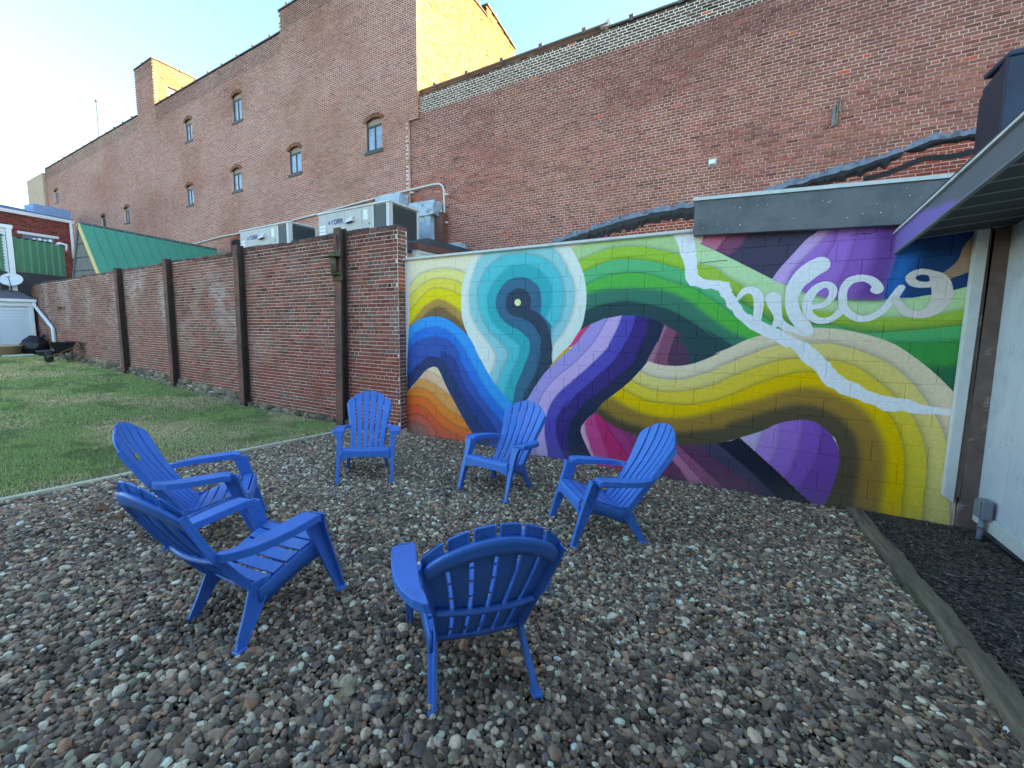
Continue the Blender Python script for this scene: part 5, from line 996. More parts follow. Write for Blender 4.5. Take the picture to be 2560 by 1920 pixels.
# ================================================================ tall brick buildings behind
m_mortar_l = plain('pale_pointing', rgb(226, 192, 180), .95, .08, 2, bs=.4, bscale=80, dirt=rgb(178, 140, 122), dirt_scale=.25, dirt_lo=.45, dirt_hi=.62)
m_mortar_r = plain('pink_pointing', rgb(228, 190, 174), .95, .08, 2, bs=.4, bscale=80, dirt=rgb(190, 150, 136), dirt_scale=.5, dirt_lo=.45, dirt_hi=.65)
m_coping = plain('dark_metal_coping', rgb(92, 84, 80), .6, .15, 4, bs=.1, dirt=rgb(140, 130, 120), dirt_scale=2, dirt_lo=.55, dirt_hi=.75)
m_roof = plain('roof_membrane', rgb(70, 70, 72), .9, .2, 2)
m_frame = plain('dark_window_frame', rgb(70, 70, 72), .6, .12, 20)
m_sill = plain('stone_sill', rgb(150, 134, 122), .85, .12, 12)
def glass(name, c, rough=.12):
    m, nt, b = new_mat(name); b.inputs['Base Color'].default_value = (*c, 1); b.inputs['Roughness'].default_value = rough; b.inputs['Specular IOR Level'].default_value = .6
    n = noise(nt, 3, 4); r = ramp(nt, n.outputs[0], .35, .65, tuple(x*.75 for x in c), tuple(min(1, x*1.2) for x in c)); nt.links.new(r.outputs[0], b.inputs['Base Color']); return m
m_pane = glass('painted_over_pane', rgb(128, 146, 168)); m_pane_d = glass('dark_pane', rgb(60, 66, 76))
def arched_window(parent, x0, x1, z0, z1, Y, paned=True, dark=False):
    """segmental-arched opening: reveal, frame, two panes, sill and a ring of arch bricks"""
    rise = (x1-x0)*.16; n = 8; dep = .13; xm = (x0+x1)/2
    arc = lambda e: [(xm+(x1-x0+2*e)/2*math.cos(a), z1-rise+(rise+e)*math.sin(a)) for a in [math.pi*k/n for k in range(n+1)]]
    # dark plate that closes the back of the opening
    o = MB(); o.box(x0-.02, x1+.02, Y+dep, Y+dep+.04, z0-.05, z1+.05)
    w = o.build('window', m_frame, parent)
    fr = MB(); t = .07
    fr.box(x0+.01, x0+t, Y+.075, Y+dep, z0+.05, z1-rise); fr.box(x1-t, x1-.01, Y+.075, Y+dep, z0+.05, z1-rise)
    fr.box(x0+t, x1-t, Y+.075, Y+dep, z0+.05, z0+.05+t); fr.box(x0+t, x1-t, Y+.075, Y+dep, z1-rise-.16, z1-rise-.09)
    fr.box(xm-.022, xm+.022, Y+.07, Y+dep, z0+.05+t, z1-rise-.16)
    fr.build('frame', m_frame, w)
    for a, b in ((x0+t, xm-.022), (xm+.022, x1-t)):
        MB().box(a, b, Y+.095, Y+.105, z0+.05+t, z1-rise-.16).build('pane', m_pane_d if dark else m_pane, w)
    # pale panel in the arch head
    hd = MB(); a = arc(-.03); pts = [(p[0], p[1]) for p in a if p[1] >= z1-rise-.001]+[(x0+.04, z1-rise-.09), (x1-.04, z1-rise-.09)]
    hd.prism(pts, Y+.085, Y+dep, 'y'); hd.build('head_panel', m_sill if not dark else m_frame, w)
    sl = MB(); sl.bevbox(x0-.05, x1+.05, Y-.03, Y+dep, z0-.06, z0+.045, .006); sl.build('sill', m_frame, w)
    # arch of header bricks, two rows
    mb = MB(); rr = random.Random(int(abs(x0)*100)); nb = 17
    for row in range(2):
        e0, e1 = row*.075+.004, row*.075+.072
        for k in range(nb):
            a0, a1 = math.radians(22)+(math.radians(136))*(k+.07)/nb, math.radians(22)+(math.radians(136))*(k+.93)/nb
            P = lambda e, a: (xm+((x1-x0)/2*1.0+e)*math.cos(a)/math.cos(math.radians(22))*.985, z1-rise*1.9+(rise*1.9+e)*math.sin(a))
            kk = rr.uniform(.8, 1.15)
            mb.prism([P(e0, a0), P(e1, a0), P(e1, a1), P(e0, a1)], Y-.014, Y+.03, 'y', rgb(140*kk, 92*kk, 70*kk))
    # spandrel mortar between arch and rectangular hole
    o = mb.build('arch_bricks', M_BRICK_A, w); o['kind'] = 'stuff'
    for s in (-1, 1):
        pts = [(p[0], p[1]) for p in arc(0) if (p[0]-xm)*s >= -1e-6 and p[1] >= z1-rise-.001]
        pts = sorted(pts, key=lambda p: p[0]*s); pts = pts+[((x0 if s < 0 else x1), z1-rise-.001), ((x0 if s < 0 else x1), z1+.005), (xm, z1+.005)]
        mb = MB(); q = [(xm, z1)]+[p for p in pts[1:-1]]; mb.prism([(a, b) for a, b in q], Y-.004, Y+.06, 'y', rgb(132, 88, 70)); mb.build('spandrel', M_BRICK_A, w)
    return w
def backing(parent, name, x0, x1, z0, z1, Y, holes, mat, thick=.25):
    holes = [h for h in holes if h[0] < x1 and h[1] > x0]
    xs = sorted(set([x0, x1]+[h[0] for h in holes]+[h[1] for h in holes])); zs = sorted(set([z0, z1]+[h[2] for h in holes]+[h[3] for h in holes]))
    mb = MB()
    for i in range(len(xs)-1):
        run = None
        for j in range(len(zs)-1):
            cx, cz = (xs[i]+xs[i+1])/2, (zs[j]+zs[j+1])/2
            hole = any(a < cx < b and c < cz < d for a, b, c, d in holes)
            if not hole:
                run = (zs[j] if run is None else run[0], zs[j+1])
            if (hole or j == len(zs)-2) and run is not None:
                mb.box(xs[i], xs[i+1], Y, Y+thick, run[0], run[1]); run = None
    return mb.build(name, mat, parent)

# ---- left building: long wall with arched windows, higher roof block with sunlit end wall
LY = 11.20
LB = thing('brick_building', 'tall orange brown brick building with small arched windows and a roof tower', 'building', (-27, LY+5, 0))
WIN = [(-19.35, -18.62, 10.60, 11.80), (-23.58, -22.90, 10.68, 11.74), (-15.52, -14.74, 7.68, 8.76), (-19.66, -18.92, 7.66, 8.70), (-23.85, -23.17, 7.63, 8.66),
       (-11.20, -10.42, 7.68, 8.82), (-31.30, -30.62, 7.65, 8.60), (-34.80, -34.15, 7.62, 8.56), (-43.0, -42.2, 10.50, 11.45)]
def ltop(u): return np.where(u > -15.72, 13.98, np.where((u > -28.6) & (u < -26.5), 15.55, 13.20))
lay = brick_layout(-44.6, -8.86, 1.6, 15.6, L=.2135, Hc=.0677, header_every=7, jx=.014, jz=.014, seed=51, ztop=ltop, holes=WIN, jit=.002)
U, Z, HU, HZ, D = lay
k = (Z > 8.35) | (U < -9.28); k &= ~((U > -10.2) & (Z < 3)); lay = [q[k] for q in lay]; U, Z, HU, HZ, D = lay; n = len(U)
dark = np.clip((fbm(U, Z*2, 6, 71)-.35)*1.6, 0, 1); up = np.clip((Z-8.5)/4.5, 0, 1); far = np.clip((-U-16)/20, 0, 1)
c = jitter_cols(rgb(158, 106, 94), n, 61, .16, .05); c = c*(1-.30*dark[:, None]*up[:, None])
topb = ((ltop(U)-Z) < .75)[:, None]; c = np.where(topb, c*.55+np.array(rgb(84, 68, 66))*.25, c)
st = np.clip((vnoise(U, Z, 1.3, 77)-.6)*2.5, 0, 1)[:, None]; c = c*(1-st*.35)+np.array(rgb(168, 140, 118))*st*.35
c = np.clip(c, .01, 1)
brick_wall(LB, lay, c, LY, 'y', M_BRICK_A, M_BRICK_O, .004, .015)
holes = [(a, b, cc, d) for a, b, cc, d in WIN]
backing(LB, 'wall', -44.6, -15.72, 0, 13.17, LY, holes, m_mortar_l); backing(LB, 'wall', -15.72, -9.27, 0, 13.95, LY, holes, m_mortar_l)
MB().box(-9.27, -8.862, LY, LY+.25, 8.35, 13.95).build('wall', m_mortar_l, LB)
MB().box(-28.6, -26.52, LY, LY+.25, 13.17, 15.52).build('tower_wall', m_mortar_l, LB)
for i, (a, b, cc, d) in enumerate(WIN): arched_window(LB, a, b, cc, d, LY, dark=i in (7,))
MB().box(-44.4, -8.9, LY+.26, LY+9.5, 12.6, 12.8).build('roof', m_roof, LB)
# sunlit end wall of the high block, sunlight also painted into its lighter, yellower bricks (faces right, above the lower roof next door)
Zs = lambda y: np.where(y < 15.7, 13.98+.04*(y-11.2), 14.52)
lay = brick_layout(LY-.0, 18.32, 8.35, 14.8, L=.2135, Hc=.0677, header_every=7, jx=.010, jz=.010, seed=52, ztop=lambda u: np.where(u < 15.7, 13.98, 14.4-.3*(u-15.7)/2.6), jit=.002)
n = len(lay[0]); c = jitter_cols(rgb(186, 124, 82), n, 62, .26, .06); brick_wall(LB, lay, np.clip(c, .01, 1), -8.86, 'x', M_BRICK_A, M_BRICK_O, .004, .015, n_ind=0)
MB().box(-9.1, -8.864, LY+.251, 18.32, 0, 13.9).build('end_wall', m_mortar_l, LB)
MB().box(-15.7, -9.1, 18.1, 18.35, 0, 13.9).build('rear_wall', m_mortar_l, LB); MB().box(-44.6, -15.7, 20.5, 20.75, 0, 13.1).build('rear_wall', m_mortar_l, LB)
# roof tower with a sunlit arched window on its right face
lay = brick_layout(LY+.002, 13.6, 12.9, 15.55, L=.2135, Hc=.0677, header_every=7, jx=.012, jz=.012, seed=53, holes=[(11.86, 12.62, 13.6, 14.5)], jit=.002)
c = jitter_cols(rgb(150, 92, 60), len(lay[0]), 63, .2, .06); brick_wall(LB, lay, np.clip(c, .01, 1), -26.52, 'x', M_BRICK_A, M_BRICK_O, .004, .015, n_ind=0)
tw = MB(); tw.box(-26.8, -26.524, LY+.251, 11.86, 12.8, 15.52); tw.box(-26.8, -26.524, 12.62, 13.6, 12.8, 15.52); tw.box(-26.8, -26.524, 11.86, 12.62, 12.8, 13.6); tw.box(-26.8, -26.524, 11.86, 12.62, 14.5, 15.52)
tw.box(-28.6, -26.8, 13.35, 13.6, 12.8, 15.52); tw.box(-28.6, -28.35, LY+.251, 13.35, 12.8, 15.52); tw.box(-28.35, -26.8, LY+.251, 13.35, 15.3, 15.45); tw.build('tower_wall', m_mortar_l, LB)
w = MB().box(-26.72, -26.66, 11.8, 12.68, 13.55, 14.55).build('window', m_frame, LB)
m_bright = glass('pale_pane', rgb(206, 206, 200), .3)
MB().box(-26.655, -26.65, 11.92, 12.22, 13.66, 14.4).build('pane', m_bright, w); MB().box(-26.655, -26.65, 12.26, 12.56, 13.66, 14.4).build('pane', m_bright, w)
# copings with raised seams
def coping(parent, pts, axis, off, mat, seam=1.15, w=.34, h=.06):
    mb = MB(); sm = MB()
    for (a, z0), (b, z1) in zip(pts[:-1], pts[1:]):
        if axis == 'y': rings = [[(u, off-.04, z-.002), (u, off+w, z-.002), (u, off+w, z+h), (u, off-.04, z+h*.7)] for u, z in ((a, z0), (b, z1))]
        else: rings = [[(off+.04, u, z-.002), (off-w, u, z-.002), (off-w, u, z+h), (off+.04, u, z+h*.7)] for u, z in ((a, z0), (b, z1))]
        mb.loft(rings); L = abs(b-a); nn = int(L/seam)
        for k in range(nn):
            f = (k+.5)/nn; u = a+(b-a)*f; z = z0+(z1-z0)*f
            if axis == 'y': sm.box(u-.05, u+.05, off-.055, off+w*.6, z-.03, z+h+.05)
            else: sm.box(off-w*.6, off+.055, u-.05, u+.05, z-.03, z+h+.05)
    mb.build('coping', mat, parent); o = sm.build('coping_seam', mat, parent); o['kind'] = 'stuff'
coping(LB, [(-44.6, 13.20), (-28.65, 13.20)], 'y', LY, m_coping); coping(LB, [(-26.45, 13.20), (-15.75, 13.20)], 'y', LY, m_coping)
coping(LB, [(-15.78, 13.99), (-8.84, 13.99)], 'y', LY, m_coping); coping(LB, [(-28.65, 15.56), (-26.48, 15.56)], 'y', LY, m_coping)
coping(LB, [(LY+.35, 15.56), (13.6, 15.50)], 'x', -26.50, m_coping); coping(LB, [(LY+.35, 13.99), (15.7, 13.99)], 'x', -8.84, m_coping)
coping(LB, [(15.7, 14.44), (18.35, 14.12)], 'x', -8.84, m_coping)
# pale pier at the far left end
MB().box(-48.5, -44.62, LY-.15, LY+3, 0, 12.95).build('end_pier', plain('pale_render', rgb(186, 160, 140), .9, .1, 2), LB)
# low arched doorway seen between the roofs
MB().box(-19.95, -19.30, LY-.02, LY+.02, 4.3, 5.55).build('doorway', m_dark, LB)
MB().prism([(-20.05, 4.3), (-19.95, 4.3), (-19.95, 5.5), (-19.3, 5.62), (-19.3, 5.76), (-20.05, 5.62)], LY-.035, LY+.02, 'y').build('door_surround', plain('red_paint', rgb(150, 66, 56), .8, .1), LB)

# ---- right building: dark red wall with painted parapet band and tar line
RY = 11.30
RB = thing('brick_building', 'dark red brick building with a black tar line above the mural', 'building', (0, RY+5, 0))
def rtop(u): return np.where(u < -2.87, 9.15, 9.06)
lay = brick_layout(-9.26, 9.0, 2.2, 9.2, L=.2135, Hc=.0677, header_every=6, seed=54, ztop=rtop, jit=.003, jx=.011, jz=.010)
U, Z, HU, HZ, D = lay
# patches where the pointing has gone: bricks reach over the joints
soft = fbm(U, Z*1.5, 2.2, 90); HZ = HZ+.0022*(soft > .58); HU = HU+.001*(soft > .58); lay = (U, Z, HU, HZ, np.clip(D+.0015*np.random.RandomState(3).normal(0, 1, len(U)), -.003, .006))
n = len(U); c = jitter_cols(rgb(156, 98, 86), n, 64, .15, .06)
HZ = np.where(Z > 8.52, HZ-.0035, HZ); HU = np.where(Z > 8.52, HU-.003, HU); lay = (U, Z, HU, HZ, lay[4])
band = (Z > 8.52); under = (Z > 7.0) & ~band
c = np.where(band[:, None], jitter_cols(rgb(92, 72, 66), n, 65, .25, .05), c)
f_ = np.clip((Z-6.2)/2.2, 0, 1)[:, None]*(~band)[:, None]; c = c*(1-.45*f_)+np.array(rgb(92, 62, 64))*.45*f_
warm = np.clip((6.0-Z)/2.5, 0, 1)[:, None]*np.clip((fbm(U, Z, 2.5, 92)-.3)*2, 0, 1)[:, None]; c = c*(1-.45*warm)+np.array(rgb(148, 84, 66))*.45*warm
TAR = [(-4.3, 3.96), (-3.5, 4.12), (-2.95, 4.25), (-2.3, 4.34), (-1.55, 4.44), (-.6, 4.50), (.35, 4.42), (.9, 4.62), (1.5, 4.74), (2.1, 4.86), (2.75, 5.02), (3.0, 5.10), (3.8, 5.12), (9, 5.4)]
tz = np.interp(U, [p[0] for p in TAR], [p[1] for p in TAR])
below = ((Z < tz-.05) & (U > -4.3))[:, None]; c = np.where(below, jitter_cols(rgb(156, 74, 58), n, 66, .14, .05), c)
hot = np.random.RandomState(67).rand(n); c[(hot > .9975)] = rgb(196, 98, 70)
pk = np.random.RandomState(68).rand(n); c[(pk < .03)] *= .7
c = np.clip(c, .01, 1)
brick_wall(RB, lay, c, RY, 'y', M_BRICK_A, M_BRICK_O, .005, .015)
m_band = plain('cream_pointing', rgb(236, 222, 206), .95, .1, 3, bs=.3, bscale=80)
MB().box(-9.24, 9.0, RY, RY+.25, 0, 8.52).build('wall', m_mortar_r, RB); MB().box(-9.24, 9.0, RY, RY+.25, 8.52, 9.03).build('parapet', m_band, RB)
MB().box(9.0, 46, RY, RY+.25, 0, 9.1).build('side_wall', m_mortar_r, RB)  # unseen stretch of wall, added to keep the yard in shadow
MB().box(-8.8, 46, RY+.26, RY+12, 8.2, 8.4).build('roof', m_roof, RB)
coping(RB, [(-8.82, 9.16), (-2.9, 9.16)], 'y', RY, m_coping, 1.0); coping(RB, [(-2.88, 9.07), (9.0, 9.07)], 'y', RY, m_coping, 1.0)
MB().prism([(-3.1, 9.16), (-2.78, 9.10), (-2.86, 9.32)], RY-.03, RY+.3, 'y').build('coping_lump', m_white, RB)
# tar line of an old lean-to roof: lumpy ridge with a black underside
m_tar = plain('grey_tar_top', rgb(112, 122, 136), .55, .25, 9, bs=.8, bscale=40, dirt=rgb(50, 54, 62), dirt_scale=6, dirt_lo=.5, dirt_hi=.7)
m_tarb = plain('black_tar', rgb(24, 25, 29), .45, .3, 9, bs=.8, bscale=40)
rs = random.Random(77)
def tarline(x0, x1, hi, name, drop):
    ru, rl = [], []; x = x0; i = 0
    while x < x1+.001:
        z = float(np.interp(x, [p[0] for p in TAR], [p[1] for p in TAR])); z = .6*z+.4*round((z+.03*math.sin(x*2.3))/.0677)*.0677+rs.uniform(-.014, .014)
        e = min(1, (x-x0)/.15+.25, (x1-x)/.15+.25); th = (.105+rs.uniform(-.045, .04))*e
        ru.append([(x, RY, z-.02), (x, RY-.04*e-rs.uniform(0, .025), z-.015), (x, RY-.03*e-rs.uniform(0, .015), z+th*.5), (x, RY-.01, z+th), (x, RY+.01, z+th)])
        d = drop*e*(.65+.6*rs.random())
        rl.append([(x, RY, z-.018), (x, RY-.035*e-.005, z-.02), (x, RY-.03*e-.005, z-d*.5), (x, RY-.012, z-d), (x, RY, z-d)])
        x += rs.uniform(.03, .13); i += 1
    MB().loft(ru).build('tar_ridge', m_tar, RB); MB().loft(rl).build('tar_flashing', m_tarb, RB)
tarline(-4.3, -.02, 0, 'tar', .26); tarline(.15, 2.72, 0, 'tar', .19)
tarline(2.7, 4.6, 0, 'tar', .12)
mb = MB()
for k in range(40):
    x = 2.2+k*.06; z = float(np.interp(x, [p[0] for p in TAR], [p[1] for p in TAR]))-.30+.02*math.sin(x*7); mb.box(x-.03, x+.035, RY-.02, RY+.01, z-.045, z+.045)
o = mb.build('tar_patch', m_tarb, RB); o['kind'] = 'stuff'
MB().prism([(-7.0, 3.0), (-5.2, 3.0), (-4.3, 3.3), (-6.0, 3.36)], RY-.02, RY+.01, 'y').build('tar_patch', m_tarb, RB)

# ---- low flat roof between the mural wall and the tall wall
LR = thing('low_building', 'low flat roofed block building whose front is hidden behind the mural wall', 'building', (-1.4, 8.4, 0))
MB().box(-4.70, 6, 5.95, RY-.02, 2.55, 2.70).build('roof', m_roof, LR)
m_cream = plain('cream_siding', rgb(206, 200, 176), .8, .1, 4)
MB().box(-4.78, -4.70, 5.87, RY-.02, .0, 3.0).build('side_wall', m_cream, LR)
m_brown = plain('brown_gutter', rgb(110, 72, 62), .5, .12, 5)
mb = MB(); mb.prism([(-4.86, 3.10), (-4.72, 3.06), (-4.66, 3.06), (-4.66, 3.17), (-4.86, 3.17)], 5.86, RY-.04, 'y'); mb.build('gutter', m_brown, LR)
MB().box(-4.83, -4.70, 5.9, RY-.04, 2.99, 3.055).build('fascia', m_white, LR)

# ---- flat roof behind the garden wall with two rooftop air units
FR = thing('flat_roof_annex', 'dark flat roofed annex behind the garden wall carrying two rooftop air units', 'building', (-11, 9, 0))
MB().box(-17.5, -5.0, 6.6, LY-.02, 3.2, 3.4).build('roof', m_roof, FR); MB().box(-17.4, -5.1, 6.7, 6.9, 0, 3.2).build('wall', m_mortar_r, FR)
m_sheet = plain('grey_beige_sheet_metal', rgb(178, 176, 174), .5, .05, 2, bs=.05, bscale=30, dirt=rgb(158, 152, 146), dirt_scale=3, dirt_lo=.55, dirt_hi=.8)
m_coil = plain('dark_condenser_coil', rgb(74, 82, 84), .6, .12, 30)
m_trim = plain('light_grey_post', rgb(198, 200, 198), .5, .05)
m_lab = plain('white_label', rgb(220, 224, 228), .5, .04); m_blk = plain('black_rubber', (.02, .02, .022), .6)
m_logo = plain('logo_navy', rgb(52, 58, 112), .5, .03); m_logo2 = plain('logo_blue', rgb(74, 82, 190), .5, .03)
LETTERS = {  # stroke lettering for the maker's mark, unit box
    'Y': [((0, 1), (.5, .5)), ((1, 1), (.5, .5)), ((.5, .5), (.5, 0))], 'O': [((0, .2), (0, .8)), ((0, .8), (.25, 1)), ((.25, 1), (.75, 1)), ((.75, 1), (1, .8)), ((1, .8), (1, .2)), ((1, .2), (.75, 0)), ((.75, 0), (.25, 0)), ((.25, 0), (0, .2))],
    'R': [((0, 0), (0, 1)), ((0, 1), (.75, 1)), ((.75, 1), (1, .8)), ((1, .8), (.75, .5)), ((.75, .5), (0, .5)), ((.5, .5), (1, 0))], 'K': [((0, 0), (0, 1)), ((0, .4), (1, 1)), ((.3, .6), (1, 0))]}
def lettering(parent, txt, x, z, Y, h, w, gap, mat, t):
    mb = MB(); k = 0
    for ch in txt:
        for (a0, b0), (a1, b1) in LETTERS[ch]:
            p = Vector((x+a0*w, 0, z+b0*h)); q = Vector((x+a1*w, 0, z+b1*h)); d = (q-p).normalized(); nn = Vector((-d.z, 0, d.x))*t
            p = p-d*t*.6; q = q+d*t*.6; k += 1; y = Y-.0006*k
            mb.add([(v.x, y, v.z) for v in (p-nn, q-nn, q+nn, p+nn)], [(0, 1, 2, 3)])
        x += w+gap
    mb.build('lettering', mat, parent)
def air_unit(x0, x1, zt, lab):
    Y = 8.6; h = 1.15; zb = zt-h; dep = 1.25 if x0 > -12 else 1.1
    t = thing('air_conditioner', lab, 'air conditioner', ((x0+x1)/2, Y+dep/2, zb-.12), 'rooftop air units behind the garden wall')
    MB().box(x0+.02, x1-.02, Y+.02, Y+dep-.02, zb, zt-.03).build('body', m_sheet, t)
    # front panels with seams between them
    fr = [0, .13, .40, .64, .78]; xs = [x0+(x1-x0)*q for q in fr]
    for a, b in zip(xs[:-1], xs[1:]): MB().bevbox(a+.004, b-.004, Y-.004, Y+.018, zb+.02, zt-.05, .003).build('panel', m_sheet, t)
    xa, xb = x0+(x1-x0)*.80, x1-.10
    MB().box(xa, xb, Y+.01, Y+.019, zb+.05, zt-.07).build('coil', m_coil, t)
    for q in range(10): pass
    MB().bevbox(x0+(x1-x0)*.78+.005, xa, Y-.01, Y+.018, zb, zt-.05, .004).build('post', m_trim, t)
    MB().bevbox(xb, x1, Y-.012, Y+.05, zb, zt-.04, .005).build('post', m_trim, t)
    MB().bevbox(x1-.03, x1+.012, Y+.051, Y+.13, zb, zt-.04, .005).build('post', m_trim, t)
    MB().bevbox(x1-.03, x1+.012, Y+dep-.09, Y+dep, zb, zt-.04, .005).build('post', m_trim, t)
    o = MB().box(x1-.021, x1-.010, Y+.13, Y+dep-.09, zb+.04, zt-.07).build('coil', m_coil, t)
    mb = MB()
    for q in range(34):
        z = zb+.06+q*(h-.16)/34; mb.box(x1-.009, x1-.004, Y+.13, Y+dep-.09, z, z+.006)
    for q in range(26):
        y = Y+.14+q*(dep-.24)/26; mb.box(x1-.0035, x1+.000, y, y+.005, zb+.05, zt-.08)
    g = mb.build('guard_mesh', m_frame, o); g['kind'] = 'stuff'
    MB().bevbox(x0-.03, x1+.03, Y-.03, Y+dep+.02, zt-.045, zt, .006).build('lid', m_trim, t)
    MB().box(x0+.1, x1-.1, Y+.1, Y+dep-.1, zb-.12, zb).build('curb', m_roof, t)
    # hoods with dark mouths
    hx = x0+(x1-x0)*.50
    for zz, ww in ((zt-.42, .20), (zt-.95, .30)):
        mb = MB(); rings = [[(hx-ww, Y-.005, zz), (hx-ww, Y-.12, zz-.02), (hx-ww, Y-.005, zz+.13)], [(hx+ww*.4, Y-.005, zz+.04), (hx+ww*.4, Y-.12, zz+.02), (hx+ww*.4, Y-.005, zz+.20)]]
        mb.loft(rings); mb.build('hood', m_trim, t)
        mb = MB(); mb.add([(hx-ww*.9, Y-.10, zz-.022), (hx+ww*.35, Y-.10, zz+.012), (hx+ww*.35, Y-.012, zz+.028), (hx-ww*.9, Y-.012, zz-.006)], [(0, 1, 2, 3)]); mb.build('hood_mouth', m_dark, t)
    mb = MB(); mb.box(x0+(x1-x0)*.665, x0+(x1-x0)*.72, Y-.0065, Y-.005, zt-.40, zt-.14); mb.build('label', m_lab, t)
    MB().box(x0+(x1-x0)*.665, x0+(x1-x0)*.745, Y-.0065, Y-.005, zt-.86, zt-.66).build('label', m_lab, t)
    for q in range(3): MB().box(x0+.05, x0+(x1-x0)*.11, Y-.0065, Y-.005, zt-.44-.10*q, zt-.375-.10*q).build('label', m_lab, t)
    mb = MB(); cx, cz = x0+(x1-x0)*.74, zt-.52; mb.prism([(cx+.022*math.cos(a), cz+.03*math.sin(a)) for a in [k*math.pi/5 for k in range(10)]], Y-.008, Y-.005, 'y'); mb.build('knob', m_blk, t)
    lx = x0+(x1-x0)*.155; lz = zt-.37
    mb = MB(); mb.prism([(lx+.045+.05*math.cos(a), lz+.045+.055*math.sin(a)) for a in [k*math.pi/6 for k in range(12)]], Y-.0075, Y-.005, 'y'); mb.build('logo', m_logo2, t)
    lettering(t, 'YORK', lx+.13, lz-.01, Y-.006, .12, .085, .045, m_logo, .013)
air_unit(-14.77, -12.06, 4.97, 'left rooftop air unit with YORK lettering, partly hidden behind the second unit')
air_unit(-10.62, -7.80, 5.00, 'right rooftop air unit with YORK lettering and dark mesh side, above the wall end')

# silver patched masonry stubs between the roofs
m_silver = plain('silver_roof_paint', rgb(158, 178, 194), .55, .14, 4, bs=.5, bscale=25, dirt=rgb(96, 96, 98), dirt_scale=3.2, dirt_lo=.55, dirt_hi=.68)
def lumpy(name, x0, x1, y0, y1, z0, z1, parent, seed):
    bm = bmesh.new(); bmesh.ops.create_cube(bm, size=1); bmesh.ops.subdivide_edges(bm, edges=bm.edges[:], cuts=3, use_grid_fill=True)
    rr = random.Random(seed); mb = MB()
    vs = [(x0+(v.co.x+.5)*(x1-x0)+rr.uniform(-.02, .02), y0+(v.co.y+.5)*(y1-y0)+rr.uniform(-.02, .01), z0+(v.co.z+.5)*(z1-z0)+rr.uniform(-.025, .025)) for v in bm.verts]
    bm.verts.index_update(); mb.add(vs, [[v.index for v in f.verts] for f in bm.faces]); bm.free()
    return mb.build(name, m_silver, parent)
t = thing('masonry_pier', 'silver painted masonry pier with a wider cap beside the right air unit', 'pier', (-8.3, 10.9, 3.4))
lumpy('shaft', -8.78, -8.05, 10.75, 11.15, 3.4, 5.12, t, 1); lumpy('cap', -8.86, -7.86, 10.68, 11.16, 5.10, 5.52, t, 2); lumpy('footing', -8.5, -6.9, 10.6, 11.1, 3.4, 4.12, t, 3); lumpy('footing', -6.9, -6.2, 10.7, 11.1, 3.2, 3.85, t, 5)
MB().box(-8.04, -7.74, 10.95, 11.2, 3.4, 5.2).build('side_board', m_brown, t)
t = thing('masonry_stub', 'small silver painted masonry block behind the right air unit', 'masonry block', (-9.75, 10.9, 5.0))
lumpy('block', -10.3, -9.25, 10.7, 11.12, 4.9, 5.95, t, 4)
# pipe clipped to the wall with a bend
t = thing('wall_conduit', 'thin pale conduit running along the brick wall and bending down beside the masonry pier', 'pipe', (-12, 11.12, 5.9))
pts = [(-27, 11.12, 5.55), (-24, 11.12, 5.66), (-20.6, 11.12, 5.80), (-18, 11.12, 5.78), (-16.3, 11.12, 5.85), (-13, 11.12, 5.98), (-10.4, 11.12, 6.10), (-9.2, 11.12, 6.12), (-8.2, 11.12, 6.14), (-7.98, 11.12, 6.12), (-7.85, 11.12, 6.04), (-7.79, 11.12, 5.90), (-7.78, 11.12, 5.2), (-7.78, 11.12, 4.2)]
mb = MB(); mb.tube(pts, .028, 8); mb.build('pipe', m_white, t, True)
for x, z in ((-9.1, 6.02), (-7.72, 5.75), (-7.74, 4.9)): MB().bevbox(x-.03, x+.05, 11.10, 11.2, z-.02, z+.03, .004).build('clip', m_white, t)
# odds and ends on the big wall
m_oldwood = plain('grey_splintered_wood', rgb(126, 124, 120), .9, .25, 14, bs=.7, bscale=50)
t = thing('wood_remnant', 'splintered grey timber stub fixed high on the dark brick wall', 'board', (1.66, RY-.04, 5.9))
for k, (a, b, c0, d) in enumerate(((1.60, 1.655, 5.68, 6.10), (1.657, 1.69, 5.70, 6.16), (1.692, 1.73, 5.95, 6.22))):
    MB().prism([(a, c0), (b, c0+.02), (b-.01, d), (a+.01, d-.06-.02*k)], RY-.07+.01*k, RY-.006, 'y').build('plank', m_oldwood, t)
t = thing('wall_vent', 'small white vent hood on the dark red brick wall above the fascia', 'vent', (-.45, RY-.05, 5.4))
MB().bevbox(-.53, -.37, RY-.03, RY-.006, 5.33, 5.47, .004).build('plate', m_white, t); MB().prism([(RY-.09, 5.35), (RY-.03, 5.35), (RY-.03, 5.45), (RY-.07, 5.42)], -.51, -.40, 'x').build('hood', m_lab, t)
